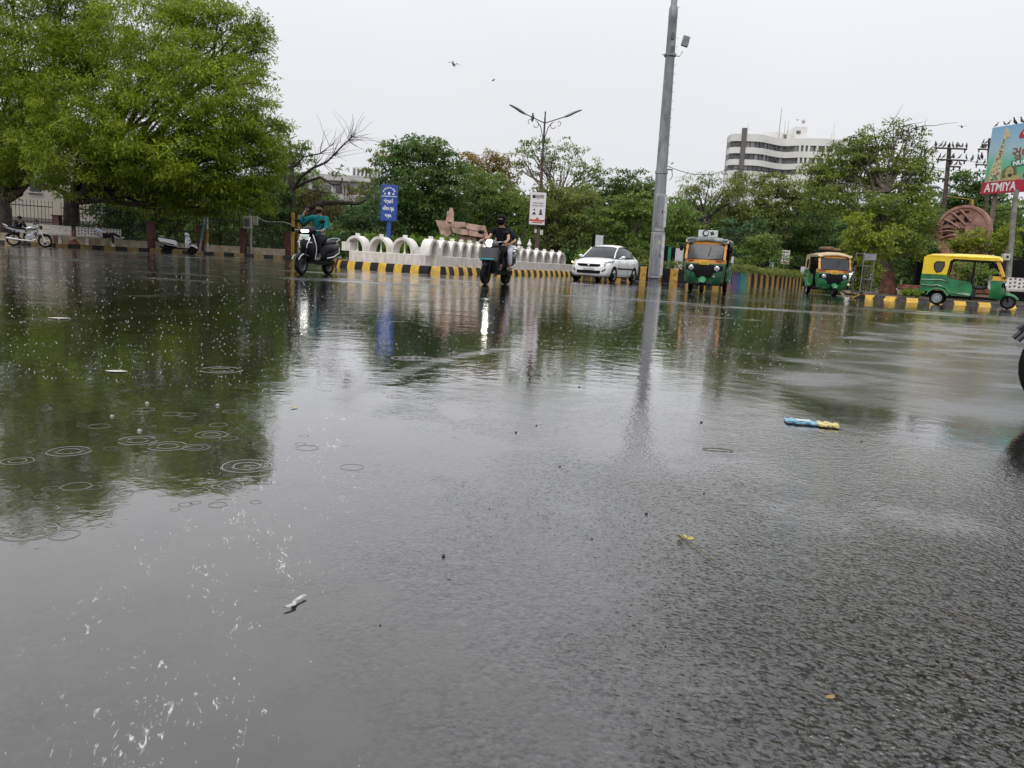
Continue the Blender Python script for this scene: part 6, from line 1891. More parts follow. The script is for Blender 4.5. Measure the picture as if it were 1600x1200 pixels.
    q = MB(); q.tube([(-.55, 0, 1.53), (-.75, 0, 1.66)], .006, 4); q.build('aerial', black, rf)
    q = MB(); q.box((0, 0, .24), (3.6, 1.45, .12), bev=.03); q.build('underbody', black, o)
    return o
CAR = car('white saloon car with its left headlamp glowing amber between the arcade wall and the mast', place(946, 32.6), heading(946, 32.6, 21))

# ---------------------------------------------------------------- parked motorcycle
def motorcycle(label, loc, rz):
    o = thing('motorcycle', label, 'motorcycle', loc, rz)
    alloy = mat('cream_alloy', (.55, .52, .46), .35, .2); tank_m = mat('tank_silver', (.32, .33, .35), .25, .5, coat=.5)
    for x in (.64, -.62): wheel(o, (x, 0, .30), .30, .09, alloy, spokes=5)
    q = MB()
    for s in (-1, 1): q.tube([(.64, s * .08, .30), (.42, s * .07, .86)], .02, 8)
    q.build('fork', chrome, o)
    arc_fender(o, (.64, 0, .30), .34, .055, R(40), R(150), black, 0, 'front_fender')
    q = MB(); rings = []
    for x, w_, z, h in ((.33, .05, .86, .07), (.28, .10, .87, .10), (.10, .135, .87, .11), (-.08, .11, .83, .08), (-.16, .05, .80, .04)):
        rings.append([(x, w_ * math.cos(t), z + h * math.sin(t)) for t in (2 * PI * k / 14 for k in range(14))])
    q.loft(rings); q.build('tank', tank_m, o)
    q = MB(); rings = []
    for x, w_, z, h in ((-.08, .08, .82, .03), (-.2, .11, .81, .05), (-.5, .13, .84, .05), (-.78, .11, .88, .045), (-.84, .06, .88, .02)):
        rings.append([(x, w_ * math.cos(t), z + h * math.sin(t)) for t in (2 * PI * k / 12 for k in range(12))])
    q.loft(rings); q.build('seat', black, o)
    q = MB(); q.prism([(-.12, .62), (-.16, .76), (-.5, .78), (-.9, .88), (-.98, .92), (-.88, .80), (-.45, .66)], -.12, .12); tp = q.build('side_panel', tank_m, o)
    q = MB(); q.box((-.98, 0, .86), (.04, .14, .08), bev=.015); q.build('tail_light', mat('tail_red2', (.4, .015, .015), .25), tp)
    q = MB(); q.tube([(-.82, .10, .9), (-.98, .1, .98), (-1.03, 0, .98), (-.98, -.1, .98), (-.82, -.10, .9)], .014, 6); q.build('grab_rail', chrome, o)
    arc_fender(o, (-.62, 0, .30), .35, .065, R(40), R(175), black, 0, 'rear_fender')
    q = MB(); q.box((.06, 0, .46), (.36, .24, .26), bev=.04); q.tube([(.12, 0, .52), (.22, 0, .72)], [.10, .09], 8); q.lathe([(.11, -.15), (.12, .15)], 14, 'Y', c=(-.05, 0, .42)); q.build('engine', steel, o)
    q = MB(); q.tube([(.22, -.12, .55), (.26, -.13, .36), (.1, -.15, .28), (-.3, -.16, .29), (-.9, -.17, .36)], [.02, .02, .025, .045, .055], 10); q.build('exhaust', chrome, o)
    q = MB()
    for a, b in (((.40, 0, .88), (.02, 0, .80)), ((.38, 0, .80), (.22, 0, .40)), ((-.1, 0, .78), (-.25, 0, .40)), ((-.25, 0, .36), (-.62, .09, .30)), ((-.25, 0, .36), (-.62, -.09, .30)), ((-.55, .11, .76), (-.62, .11, .32)), ((-.55, -.11, .76), (-.62, -.11, .32)), ((.22, 0, .36), (-.25, 0, .36))):
        q.tube([a, b], .02, 6)
    q.build('frame', black, o)
    q = MB(); q.lathe([(.05, -.10), (.09, -.03), (.10, .04)], 18, 'X', c=(.50, 0, .92)); hl = q.build('headlamp', black, o)
    q = MB(); q.lathe([(.095, .041), (.06, .06), (.001, .066)], 18, 'X', c=(.50, 0, .92)); q.build('lens', lamp_glass, hl)
    q = MB(); q.tube([(.28, -.36, 1.06), (.38, -.24, 1.09), (.42, 0, 1.0), (.38, .24, 1.09), (.28, .36, 1.06)], .014, 8); hb = q.build('handlebar', chrome, o)
    for s in (-1, 1):
        q = MB(); q.tube([(.33, s * .30, 1.08), (.22, s * .40, 1.05)], .02, 7); q.build('grip', black, hb)
        q = MB(); q.tube([(.36, s * .26, 1.09), (.33, s * .34, 1.22)], .008, 5); q.ell((.33, s * .37, 1.25), (.025, .07, .045)); q.build('mirror', black, hb)
        q = MB(); q.ell((.46, s * .2, .9), (.03, .035, .03)); q.build('indicator', amber, o)
    return o
MOTO = motorcycle('silver and black motorcycle with cream wheels parked at the far left kerb', place(46, 36.0), heading(46, 36, -86))
# ------------------------------------------------------------------ people
def person(label, loc, rz, J, cloth, head_turn=0.0, group=None, beard=False, mask=None, hair=hair_m, sleeve=1.0, skinmat=skin_m, shirt_open=False, fingers=None, barefoot=False):
    """J: joints in local coordinates (x forward, y left)"""
    o = thing('person', label, 'person', loc, rz, group)
    V3 = lambda k: Vector(J[k])
    pts, edges, rads = [], [], []
    def add(p, r, par=None):
        pts.append(Vector(p)); rads.append(r)
        if par is not None: edges.append((par, len(pts) - 1))
        return len(pts) - 1
    pel = add(V3('pelvis'), .105)
    wa = add(V3('pelvis').lerp(V3('chest'), .45), .10, pel)
    ch = add(V3('chest'), .118, wa)
    nb = add(V3('neck'), .055, ch)
    hd = V3('head')
    hv = (hd - V3('neck')).normalized()
    fw = Vector(J.get('face', (1, 0, 0))).normalized()
    n2 = add(V3('neck') + hv * .055, .05, nb)
    h1 = add(hd - hv * .035 + fw * .012, .074, n2)
    h2 = add(hd + hv * .045, .084, h1)
    add(hd + hv * .10 - fw * .01, .055, h2)
    add(hd - hv * .085 + fw * .062, .028, h1)      # chin
    add(hd - hv * .005 + fw * .098, .010, h1)      # nose
    sd_ = fw.cross(hv).normalized()
    for s in (-1, 1): add(hd + sd_ * s * .088 - fw * .01, .014, h1)   # ears
    hands = {}
    for s in 'LR':
        sh = add(V3('sh' + s), .052, ch)
        el = add(V3('el' + s), .040, sh)
        mid = add(V3('el' + s).lerp(V3('wr' + s), .35), .038, el)
        wr = add(V3('wr' + s), .024, mid)
        hdv = Vector(J['hd' + s]).normalized(); nrm = Vector(J['pn' + s]).normalized()
        lat = hdv.cross(nrm).normalized()
        palm = add(V3('wr' + s) + hdv * .05, .030, wr)
        kn_ = add(V3('wr' + s) + hdv * .085, .028, palm)
        curl = J.get('curl' + s, .9)
        for i, ln in enumerate((.068, .078, .074, .058)):
            off = lat * (.030 - .020 * i)
            b0 = V3('wr' + s) + hdv * .092 + off
            a1 = hdv * math.cos(curl * .6) + nrm * math.sin(curl * .6); a2 = hdv * math.cos(curl * 1.5) + nrm * math.sin(curl * 1.5)
            k0 = add(b0, .0095, kn_)
            k1 = add(b0 + a1 * ln * .5, .0085, k0)
            add(b0 + a1 * ln * .5 + a2 * ln * .5, .007, k1)
        tb = V3('wr' + s) + hdv * .035 + lat * .034
        t1 = add(tb, .011, palm)
        add(tb + (hdv * .6 + lat * .5 + nrm * .5).normalized() * .045, .009, t1)
        hp = add(V3('hip' + s), .085, pel)
        kn2 = add(V3('kn' + s), .056, hp)
        cm = add(V3('kn' + s).lerp(V3('an' + s), .3), .055, kn2)
        an = add(V3('an' + s), .034, cm)
        heel = add(V3('an' + s) + Vector((0, 0, -.05)), .034, an)
        add(V3('to' + s), .026, heel)
    body = skin('body', pts, edges, rads, skinmat, o, 2)
    # clothes
    def garment(name, m, segs, g):
        P, E, Rr = [], [], []; ix = {}
        def nd(key, p, r):
            if key in ix: return ix[key]
            P.append(Vector(p)); Rr.append(r); ix[key] = len(P) - 1; return ix[key]
        for a, pa, ra, b, pb, rb in segs:
            E.append((nd(a, pa, ra + g), nd(b, pb, rb + g)))
        return skin(name, P, E, Rr, m, o, 2)
    pv, cv, nv = V3('pelvis'), V3('chest'), V3('neck')
    wv = pv.lerp(cv, .45)
    segs = [('b', pv - (cv - pv).normalized() * .10, .125, 'p', pv, .122), ('p', pv, .122, 'w', wv, .118), ('w', wv, .115, 'c', cv, .128), ('c', cv, .128, 'n', nv - Vector((0, 0, .03)), .062)]
    for s in 'LR':
        e, w_ = V3('el' + s), V3('wr' + s)
        segs.append(('c', cv, .128, 's' + s, V3('sh' + s), .088))
        if sleeve >= 1:
            segs += [('s' + s, V3('sh' + s), .088, 'e' + s, e, .054), ('e' + s, e, .054, 'm' + s, e.lerp(w_, .85), .040)]
        else:
            segs += [('s' + s, V3('sh' + s), .088, 'e' + s, V3('sh' + s).lerp(e, sleeve), .062)]
    garment('shirt', cloth['shirt'], segs, .006)
    segs = []
    for s in 'LR':
        segs += [('p', pv, .118, 'h' + s, V3('hip' + s), .098), ('h' + s, V3('hip' + s), .098, 'k' + s, V3('kn' + s), .068), ('k' + s, V3('kn' + s), .068, 'a' + s, V3('an' + s) + (V3('kn' + s) - V3('an' + s)).normalized() * .05, .050)]
    garment('trousers', cloth['trousers'], segs, .005)
    for s in 'LR':
        an_, to_ = V3('an' + s), V3('to' + s)
        skin('shoe', [an_ + Vector((0, 0, -.055)) - (to_ - an_) * .15, an_.lerp(to_, .5) + Vector((0, 0, -.03)), to_ + Vector((0, 0, -.003)), an_ + Vector((0, 0, -.02))], [(0, 1), (1, 2), (0, 3)], [.045, .042, .034, .042], cloth['shoe'], o, 1)
    if hair is not None:
        q = MB()
        rot = Matrix((fw, -sd_ if False else hv.cross(fw).normalized(), hv)).transposed()
        T = Matrix.Translation(hd + hv * .055 - fw * .022) @ rot.to_4x4()
        prof = []
        for i in range(8):
            t = PI * .54 * i / 7
            prof.append([T @ Vector((.112 * math.sin(t) * math.cos(a) * (1 if math.cos(a) < 0 else .92), .102 * math.sin(t) * math.sin(a), .088 * math.cos(t) - (.05 if math.cos(a) < 0 and i > 5 else 0))) for a in (2 * PI * k / 16 for k in range(16))])
        q.loft(prof, 0, True, True)
        q.build('hair', hair, o)
    for s in (-1, 1):
        q = MB(); q.ell(hd + hv * .012 + fw * .083 + sd_ * s * .032, (.011, .011, .008)); q.build('eye', black, body)
    q = MB(); q.ell(hd - hv * .052 + fw * .083, (.012, .022, .006)); q.build('mouth', mat('lips', (.16, .06, .05), .5), body)
    if beard:
        q = MB(); T = Matrix.Translation(hd - hv * .065 + fw * .030) @ Matrix((fw, hv.cross(fw).normalized(), hv)).transposed().to_4x4()
        q.loft([[T @ Vector((.064 * math.cos(a) * k, .078 * math.sin(a) * k, z)) for a in (2 * PI * j / 14 for j in range(14))] for k, z in ((.95, .03), (1.05, 0), (.9, -.035), (.4, -.055))])
        q.build('beard', hair_m, o)
    if mask:
        q = MB(); T = Matrix.Translation(hd - hv * .045 + fw * .022) @ Matrix((fw, hv.cross(fw).normalized(), hv)).transposed().to_4x4()
        q.loft([[T @ Vector((.092 * math.cos(a) * k, .094 * math.sin(a) * k, z)) for a in (2 * PI * j / 16 for j in range(16))] for k, z in ((.98, .055), (1.06, .0), (.95, -.05), (.5, -.085))])
        q.build('face_mask', mask, o)
    return o
teal_c = mat('teal_shirt', (.008, .125, .135), .6, vary=.2, scale=14, spec=.08)
dark_c = mat('dark_trousers', (.016, .016, .02), .7, spec=.08)
black_c = mat('black_cloth', (.010, .010, .012), .7, spec=.08)
navy_c = mat('navy_cloth', (.012, .018, .032), .7, spec=.08)
white_c = mat('white_cloth', (.52, .53, .60), .65, vary=.1)
shirt_w = mat('white_shirt', (.55, .57, .66), .65, vary=.1)
shoe_g = mat('grey_shoe', (.16, .16, .16), .5); shoe_w = mat('white_shoe', (.6, .6, .6), .5); shoe_b = mat('dark_sandal', (.05, .035, .03), .5)
seat_pose = dict(pelvis=(-.26, 0, .90), chest=(-.20, 0, 1.26), neck=(-.17, 0, 1.43), head=(-.135, 0, 1.585), face=(1, 0, -.05),
                 shL=(-.19, .175, 1.36), shR=(-.19, -.175, 1.36), elL=(-.05, .27, 1.12), elR=(-.05, -.27, 1.12), wrL=(.18, .33, 1.075), wrR=(.18, -.33, 1.075),
                 hdL=(1, .1, -.25), hdR=(1, -.1, -.25), pnL=(0, 0, -1), pnR=(0, 0, -1), curlL=1.3, curlR=1.3,
                 hipL=(-.20, .10, .86), hipR=(-.20, -.10, .86), knL=(.16, .19, .80), knR=(.16, -.19, .80), anL=(.10, .16, .44), anR=(.10, -.16, .44), toL=(.27, .17, .36), toR=(.27, -.17, .36))
def on(S, rel=(0, 0, 0)):
    return S.location + Matrix.Rotation(S.rotation_euler.z, 3, 'Z') @ Vector(rel), S.rotation_euler.z
P1 = dict(seat_pose); P1.update(shR=(-.17, -.18, 1.38), elR=(.10, -.36, 1.19), wrR=(.10, -.25, 1.44), hdR=(-.2, .5, .8), pnR=(.3, .8, -.2), curlR=1.25, face=(1, -.03, -.12))
l_, z_ = on(S1)
person('bearded man in a teal shirt riding the black scooter with a hand raised', l_, z_, P1, dict(shirt=teal_c, trousers=dark_c, shoe=shoe_g), beard=True)
l_, z_ = on(S2)
P2 = dict(seat_pose)
person('rider in a black top with a black face covering steering the boxy scooter', l_, z_, P2, dict(shirt=black_c, trousers=black_c, shoe=shoe_b), mask=black_c, sleeve=.6, skinmat=skin_l)
P3 = dict(seat_pose)
P3.update(pelvis=(-.62, .0, .91), chest=(-.53, -.03, 1.23), neck=(-.49, -.07, 1.38), head=(-.44, -.11, 1.51), face=(1, -.3, -.2), shL=(-.52, .15, 1.31), shR=(-.52, -.19, 1.30), elL=(-.48, .27, 1.10), elR=(-.42, -.22, 1.12),
          wrL=(-.28, .20, 1.00), wrR=(-.25, -.18, 1.05), hdL=(.9, -.4, 0), pnL=(-.4, -1, 0), hdR=(.9, .3, 0), pnR=(-.3, 1, 0), hipL=(-.58, .12, .90), hipR=(-.58, -.08, .90), knL=(-.22, .25, .83), knR=(-.22, -.24, .83),
          anL=(-.26, .255, .42), anR=(-.26, -.24, .42), toL=(-.10, .27, .35), toR=(-.10, -.26, .35))
person('pillion passenger in navy top and white leggings behind the rider in black', l_, z_, P3, dict(shirt=navy_c, trousers=white_c, shoe=shoe_b), sleeve=.9, skinmat=skin_l)
# reclining on the tiled bench, legs to the right
bl = place(159, 40.0) + Vector((0, 0, .185))
PB = dict(pelvis=(.10, .02, .58), chest=(-.20, .10, .80), neck=(-.26, .16, .93), head=(-.18, .16, 1.02), face=(.6, -.7, -.2),
          shL=(-.26, .28, .88), shR=(-.22, -.06, .88), elL=(-.02, .28, .72), elR=(.02, -.14, .72), wrL=(.20, .16, .70), wrR=(.24, -.02, .68), hdL=(1, -.3, 0), hdR=(1, .3, 0), pnL=(0, 0, -1), pnR=(0, 0, -1), curlL=.6, curlR=.6,
          hipL=(.16, .10, .56), hipR=(.16, -.08, .56), knL=(.60, .06, .66), knR=(.52, -.18, .56), anL=(.92, -.02, .50), anR=(.52, -.30, .10), toL=(1.06, -.06, .54), toR=(.58, -.44, .045))
person('person in a white shirt and dark trousers lounging on the tiled bench', bl, RZK, PB, dict(shirt=shirt_w, trousers=dark_c, shoe=shoe_w))
bl = place(30, 38.2) + Vector((0, 0, .185))
PC = dict(pelvis=(.0, 0, .55), chest=(.12, 0, .88), neck=(.20, 0, 1.02), head=(.28, 0, 1.13), face=(1, .2, -.5),
          shL=(.13, .18, .96), shR=(.13, -.18, .96), elL=(.32, .24, .74), elR=(.32, -.22, .74), wrL=(.40, .06, .90), wrR=(.40, -.05, .88), hdL=(.1, -.3, .9), hdR=(.1, .3, .9), pnL=(-.3, -1, 0), pnR=(-.3, 1, 0),
          hipL=(.06, .10, .53), hipR=(.06, -.10, .53), knL=(.46, .14, .52), knR=(.46, -.14, .52), anL=(.44, .14, .10), anR=(.44, -.14, .10), toL=(.60, .15, .05), toR=(.60, -.15, .05))
person('person in dark clothes sitting bent forward on the plain bench behind the motorcycle', bl, RZK - PI / 2 + .3, PC, dict(shirt=navy_c, trousers=dark_c, shoe=shoe_b))
# drivers inside the three wheelers
DR = dict(seat_pose)
dz = -.06
PD = {k: ((v[0] + .52, v[1], v[2] - .16) if isinstance(v, tuple) and k[:2] in ('pe', 'ch', 'ne', 'he', 'sh', 'el', 'wr', 'hi', 'kn', 'an', 'to') and k != 'head_' else v) for k, v in seat_pose.items()}
khaki = mat('khaki_shirt', (.20, .17, .11), .65)
for K, lab in ((K1, 'driver in khaki behind the windscreen of the tarpaulin roofed three wheeler'), (K2, 'driver in khaki behind the windscreen of the three wheeler with the luggage rack')):
    l_, z_ = on(K); person(lab, l_, z_, PD, dict(shirt=khaki, trousers=dark_c, shoe=shoe_b))
for S, lab, c in ((S5, 'distant rider on the scooter right of the tree guard', dark_c), (S6, 'distant rider half hidden by the tree guard', shirt_w)):
    l_, z_ = on(S); person(lab, l_, z_, seat_pose, dict(shirt=c, trousers=dark_c, shoe=shoe_b))
# ------------------------------------------------------------------ birds
bird_m = mat('pigeon_grey', (.055, .055, .062), .6, vary=.3)
def bird_mesh(flying=False):
    q = MB(); rings = []
    for x, w_, z, h in ((-.17, .012, -.06, .008), (-.10, .03, -.03, .02), (-.04, .055, 0, .05), (.03, .065, .03, .062), (.08, .05, .075, .05), (.105, .032, .115, .035), (.12, .036, .145, .036), (.145, .028, .15, .026), (.175, .008, .143, .008), (.19, .003, .138, .003)):
        rings.append([(x, w_ * math.cos(t), z + h * math.sin(t)) for t in (2 * PI * k / 10 for k in range(10))])
    q.loft(rings)
    if flying:
        for s in (-1, 1):
            q.loft([[(.05, s * .04, .04), (-.06, s * .04, .03), (-.05, s * .04, .02)], [(.07, s * .18, .12), (-.05, s * .18, .11), (-.05, s * .18, .10)], [(-.02, s * .36, .06), (-.06, s * .36, .055), (-.05, s * .36, .05)]])
    else:
        for s in (-1, 1):
            q.loft([[(x, s * (w_ + .012), z + u) for u in (-.02, 0, .02)] for x, w_, z in ((.06, .05, .04), (0, .06, .02), (-.08, .04, -.01), (-.15, .012, -.045))])
            q.tube([(.02, s * .02, -.03), (.03, s * .02, -.085)], .006, 4)
    return q
bp_ = bird_mesh().build('pigeon', bird_m); bf_ = bird_mesh(True).build('bird', bird_m)
used_ = {'p': False, 'f': False}
def bird(p, rz, label, group, tilt=-.5, flying=False, sc=1.0):
    k = 'f' if flying else 'p'
    src = bf_ if flying else bp_
    o = src if not used_[k] else src.copy()
    if used_[k]: COL.objects.link(o)
    used_[k] = True
    o.location = p; o.rotation_euler = (0, tilt, rz); o.scale = (sc,) * 3
    return tag(o, label, 'bird', group)
rb = random.Random(5)
def on_arm(arm, pxs, label):
    A, B = arm
    def pxof(v): v = v - CAM; return 800 + F_PX * CR.dot(v) / CF.dot(v)
    a, b = pxof(A), pxof(B)
    for px in pxs:
        t = (px - a) / (b - a)
        bird(A.lerp(B, t) + Vector((0, 0, .16)), rb.uniform(0, 6.28), label, 'pigeons on the crossarmed poles', rb.uniform(-.75, -.2), sc=rb.uniform(.8, 1.0))
on_arm(arms1[0], (1461.5, 1469.5, 1475.5, 1483, 1488, 1494, 1498, 1503, 1509.5), 'pigeon perched on the topmost crossarm of the rusty pole')
on_arm(arms1[1], (1468, 1474, 1487, 1489.5, 1498.5, 1509), 'pigeon perched on the second crossarm of the rusty pole')
on_arm(arms1[2], (1486, 1493.5, 1499.5), 'pigeon perched on the short third crossarm of the rusty pole')
on_arm(arms1[3], (1465.5, 1468), 'pigeon perched low on the left stub arm of the rusty pole')
on_arm(arms2[0], (1533, 1537, 1540), 'pigeon perched beside the billboard on the half hidden pole')
on_arm(arms2[1], (1536, 1541, 1545), 'pigeon huddled at the top of the half hidden pole')
on_arm(arms2[2], (1526, 1538), 'pigeon on the lower arm of the half hidden pole')
for px, py in ((1519, 248.5), (1529, 247), (1534, 245)):
    bird(W(px, py, 47), rb.uniform(0, 6), 'pigeon sitting on the wire between the two crossarmed poles', 'pigeons on the wire', -.5, sc=1.15)
for t, lab in ((.25, 'small bird at the left corner of the billboard top'), (.92, 'small bird second from the left on the billboard top'), (1.25, 'upright bird on the billboard top left of the badge'), (1.75, 'big dark bird with its tail up above the giraffe'), (2.3, 'hunched dark bird on the billboard above the red badge')):
    p = bb.matrix_basis @ Vector((t * .62, .05, ztop_ + .10))
    bird(p, rb.uniform(0, 6), lab, 'birds on the billboard', -.3, sc=1.05 if t > 1.5 else .7)
for px, py in ((1431, 201), (1441.5, 202), (1419, 205), (1408.5, 213.5), (1458, 262), (1447, 235), (1425, 226)):
    bird(W(px, py, 36.4), rb.uniform(0, 6), 'bird sitting in the airy top of the tall tree', 'birds in the tall tree', -.6, sc=.8)
bird(W(832.5, 185, 40), 1.2, 'pigeon perched on the left arm of the street lamp', None, -.8, sc=1.2)
bird(W(709, 102, 38), 2.2, 'dark bird flying alone high left of the street lamp', None, -.2, True, 1.0)
bird(W(771, 126, 60), .4, 'tiny bird flying lower left of the street lamp', None, -.1, True, .8)
bird(W(1503, 199, 55), 1.4, 'bird gliding above the pigeon pole', None, 0, True, 1.0)
bird(W(1246, 188, 120), 1.2, 'small dark bird flying above the office tower roof', None, 0, True, 1.2)
bird(W(1050, 256, 60), .8, 'speck of a bird just right of the mast above the wire', None, 0, True, .8)

# ------------------------------------------------------------------ litter on the road
def dome(p, r, h): return p
pk = G(1267, 662, .004)
o = thing('wrapper', 'crumpled blue and yellow wrapper lying in the water on the right', 'litter', pk, R(-14))
blue_w = mat('wrapper_blue', (.16, .36, .50), .3, vary=.4, scale=40); yel_w = mat('wrapper_yellow', (.56, .47, .17), .3, vary=.4, scale=40)
def crumple(x0, x1, w_, m, name, seed, z0=.004):
    rr_ = random.Random(seed); q = MB(); n = 9
    ws_ = [w_ * rr_.uniform(.6, 1.25) for _ in range(n + 1)]; cs_ = [rr_.uniform(-.012, .012) for _ in range(n + 1)]
    q.loft([[(x0 + (x1 - x0) * i / n, cs_[i] - ws_[i] + 2 * ws_[i] * j / 4 + rr_.uniform(-.004, .004), z0 + rr_.uniform(0, .006)) for j in range(5)] + [(x0 + (x1 - x0) * i / n, cs_[i] + ws_[i] - 2 * ws_[i] * j / 4, z0 - .003) for j in range(5)] for i in range(n + 1)], smooth=False)
    return q.build(name, m, o)
crumple(-.095, .025, .040, blue_w, 'printed_film', 3)
crumple(.022, .10, .036, yel_w, 'yellow_end', 5)
q = MB(); q.box((-.03, 0, .0105), (.05, .03, .002), rot=Matrix.Rotation(.2, 3, 'Z')); q.build('pale_mark', plate_white, o)
sp_ = G(460, 941, .003)
q = MB(); rr_ = random.Random(2)
ax = [(-.004, -.024), (.004, -.012), (.0, .0), (.003, .012), (.007, .024)]
q.loft([[(x - .004, y, .002), (x - .002, y, .0035 + rr_.uniform(0, .001)), (x + .002, y, .003), (x + .0035, y + .001, .0015), (x, y, .0008)] for x, y in ax])
o = q.build('sachet', mat('sachet_foil', (.40, .40, .39), .25, .2, vary=.3, scale=90)); o.location = sp_; o.rotation_euler = (0, 0, R(-8))
tag(o, 'small torn silvery sachet lying in the shallow water in the foreground', 'litter')
leaf_y = mat('yellow_leaf', (.42, .34, .05), .5, vary=.3, scale=60); stem_m = mat('leaf_stem', (.13, .10, .05), .6)
a, b = G(1070, 843, .003), G(1130, 886, .003)
o = thing('leaf', 'yellow curled leaf with a long thin stalk on the wet asphalt', 'leaf', a)
q = MB()
for k in range(4):
    t = 2 * PI * k / 5
    q.loft([[(.004 * math.cos(t), .004 * math.sin(t), .002), (.012 * math.cos(t + .4), .012 * math.sin(t + .4), .008), (.02 * math.cos(t), .02 * math.sin(t), .004)], [(.002 * math.cos(t), .002 * math.sin(t), .001), (.012 * math.cos(t - .4), .012 * math.sin(t - .4), .003), (.019 * math.cos(t), .019 * math.sin(t), .002)]])
q.build('blade', leaf_y, o)
q = MB(); q.tube([Vector((0, 0, .003))] + [(b - a) * t + Vector((.004 * math.sin(t * 7), .003 * math.cos(t * 9), .002)) for t in (.25, .5, .75, 1)], .0012, 5); q.build('stalk', stem_m, o)
def flat_leaf(px, py, L_, rz, m, label):
    q = MB(); q.loft([[(x * L_, w_ * L_, .001 + .002 * abs(w_)), (x * L_, 0, .003), (x * L_, -w_ * L_, .0015)] for x, w_ in ((-.5, .02), (-.3, .2), (0, .28), (.3, .18), (.5, .01))], 0, False, False)
    o = q.build('leaf', m, fix=False); o.location = G(px, py, .002); o.rotation_euler = (0, 0, rz)
    return tag(o, label, 'leaf')
flat_leaf(1297, 1090, .016, .4, mat('brown_leaf', (.26, .17, .06), .5), 'brownish yellow leaf scrap on the dark asphalt at the lower right')
flat_leaf(460, 637, .03, 1.0, leaf_y, 'tiny olive leaf floating near the tree reflection edge')
flat_leaf(93, 497, .14, .3, mat('pale_litter', (.5, .48, .42), .5), 'pale scrap floating far out on the dark water at the left')
flat_leaf(182, 580, .09, .1, mat('pale_litter', (.5, .48, .42), .5), 'thin pale scrap floating on the dark tree reflection')
q = MB(); a, b = G(1098, 700, .003), G(1146, 704, .003)
q.tube([a, a.lerp(b, .5) + Vector((0, .006, .002)), b], .0018, 5); tag(q.build('twig', stem_m), 'thin dark twig on the wet road below the blue wrapper', 'twig')
q = MB(); a, b = G(1480, 955, .003), G(1530, 972, .003)
q.tube([a, a.lerp(b, .5) + Vector((0, .004, .001)), b], .001, 5); tag(q.build('twig', stem_m), 'fine twig on the rough asphalt at the lower right', 'twig')
stone_m = mat('pebble', (.035, .032, .03), .35)
rp_ = random.Random(8)
peb = [(a_, b_, c_ * .55) for a_, b_, c_ in [(693, 869, .007), (1010, 803, .006), (1096, 660, .008), (905, 605, .008), (925, 842, .0035), (875, 729, .005), (806, 676, .007), (838, 665, .006), (1100, 771, .004), (1346, 690, .006), (594, 977, .003), (1040, 1010, .003), (765, 795, .003), (1475, 555, .01)]]
for i, (px, py, r_) in enumerate(peb):
    q = MB(); 
    q.ell((0, 0, r_ * .45), (r_ * rp_.uniform(.8, 1.2), r_ * rp_.uniform(.8, 1.2), r_ * .75), seg=8, rings=6)
    q.v = [(x * rp_.uniform(.85, 1.12), y * rp_.uniform(.85, 1.12), z) for x, y, z in q.v]
    o = q.build('pebble', stone_m); o.location = G(px, py, .0005)
    tag(o, 'small dark pebble on the wet asphalt', 'pebble', 'pebbles on the wet road')

# ------------------------------------------------------------------ rain on the water: rings, bubbles, splash beads, foam
water_m = bpy.data.materials.new('water_skin'); water_m.use_nodes = True
_b = water_m.node_tree.nodes['Principled BSDF']
_b.inputs['Base Color'].default_value = (.05, .043, .036, 1); _b.inputs['Roughness'].default_value = .03; _b.inputs['IOR'].default_value = 1.5; _b.inputs['Specular IOR Level'].default_value = .5; _b.inputs['Coat Weight'].default_value = .8
r0_ = random.Random(1)
ringpts = [(45, 830, .050), (100, 836, .026), (262, 697, .05), (330, 679, .045), (306, 699, .035), (215, 688, .05), (285, 672, .025), (341, 664, .026), (357, 685, .025), (228, 640, .03), (268, 647, .03), (292, 648, .03), (360, 643, .025), (218, 645, .025), (155, 666, .03), (305, 768, .03), (355, 758, .035), (70, 795, .025), (108, 705, .05), (385, 728, .06), (28, 720, .035), (550, 730, .03), (620, 620, .04), (655, 560, .08), (635, 560, .08), (345, 578, .09), (120, 760, .03), (480, 700, .03)]
for _ in range(85):
    px_ = r0_.uniform(5, 560); py_ = r0_.uniform(560, 800)
    if px_ > 430 and py_ > 700: continue
    ringpts.append((px_, py_, r0_.uniform(.006, .02)))
q = MB()
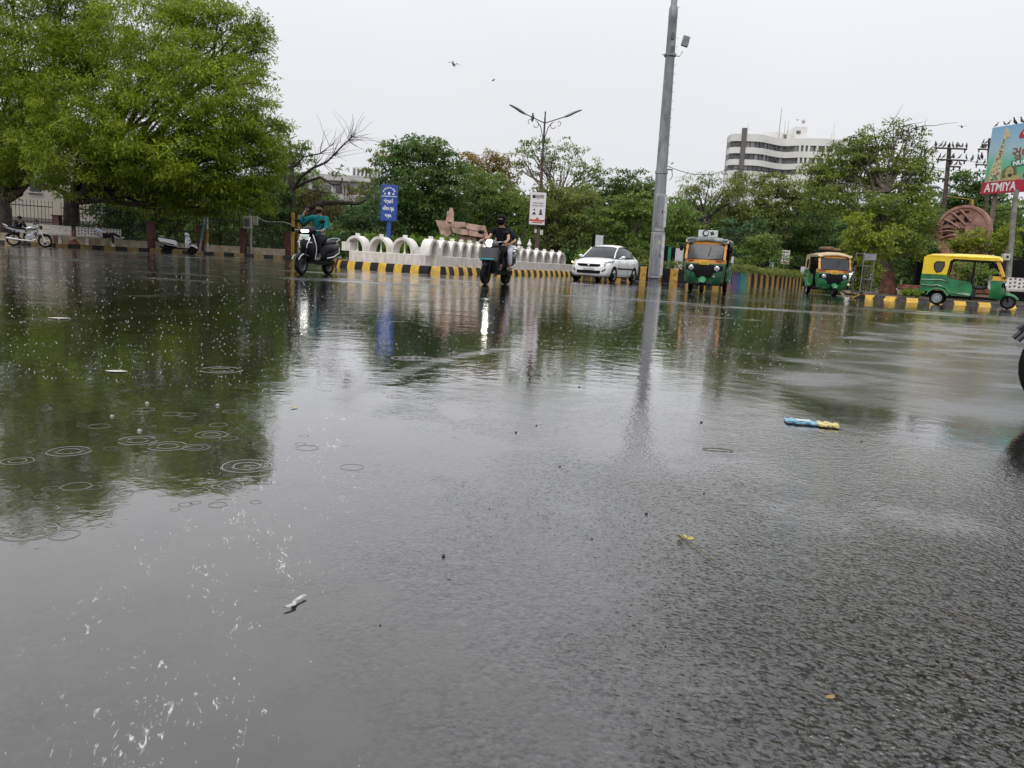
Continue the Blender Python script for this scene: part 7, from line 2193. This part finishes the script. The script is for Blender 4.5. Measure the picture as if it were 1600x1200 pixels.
for px, py, r_ in ringpts:
    c = G(px, py, 0); n = 30
    for R0, hh in ((1.0, .036), (.55, .03))[:2 if r_ > .034 else 1]:
        wd = .06
        prof = ((R0 + wd, .0004), (R0 + wd * .4, .0004 + hh * .20 * r_), (R0, .0004 + hh * .28 * r_), (R0 - wd * .4, .0004 + hh * .20 * r_), (R0 - wd, .0004))
        ph = r0_.uniform(0, 6)
        q.loft([[c + Vector((r_ * u * math.cos(t), r_ * u * math.sin(t), h_)) for t in (2 * PI * j / n for j in range(n))] for u, h_ in prof], 0, True, False)
o = q.build('rain_rings', water_m); tag(o, 'rings where raindrops hit the standing water', kind='stuff')
q = MB()
for px, py, r_ in ((230, 631, .007), (340, 634, .007), (175, 651, .006), (218, 674, .007), (1035, 565, .007)):
    c = G(px, py, 0)
    q.loft([[c + Vector((r_ * math.cos(a) * math.cos(t), r_ * math.cos(a) * math.sin(t), .001 + r_ * math.sin(a))) for t in (2 * PI * j / 14 for j in range(14))] for a in (0, .3, .6, .9, 1.2, 1.5)])
bub = bpy.data.materials.new('bubble_film'); bub.use_nodes = True
_b = bub.node_tree.nodes['Principled BSDF']; _b.inputs['Base Color'].default_value = (.6, .6, .58, 1); _b.inputs['Roughness'].default_value = .05; _b.inputs['Alpha'].default_value = .35; _b.inputs['Specular IOR Level'].default_value = 1
tag(q.build('rain_bubbles', bub), 'small clear bubbles on the standing water', kind='stuff')
# splash beads thrown up all over the water
r = np.random.default_rng(3)
q = MB(); cnt = 0
while cnt < 3400:
    px = r.uniform(-20, 1560); py = 425 + 210 * r.random() ** 1.25 + .058 * (px - 800)
    if 1330 < px and py > 500: continue
    if px > 620 and py > 600: continue
    c = G(px, py, 0)
    if c.y > 40 or c.y < 2.2: continue
    s = (.0011 + .0019 * r.random() ** 2) * (.5 + .15 * min(c.y, 12))
    hgt = s * r.uniform(.5, 1.4)
    n = 5
    ring0 = [c + Vector((s * r.uniform(.7, 1.6) * math.cos(t), s * .8 * math.sin(t), .001)) for t in (2 * PI * j / n for j in range(n))]
    ring1 = [c + Vector((s * .45 * math.cos(t), s * .45 * math.sin(t), .001 + hgt * .75)) for t in (2 * PI * j / n for j in range(n))]
    q.loft([ring0, ring1], 0, True, True); cnt += 1
spl = mat('splash_foam', (.58, .58, .56), .3, vary=.1)
tag(q.build('rain_splashes', spl), 'white beads of rain splash across the water', kind='stuff')
# ------------------------------------------------------------------
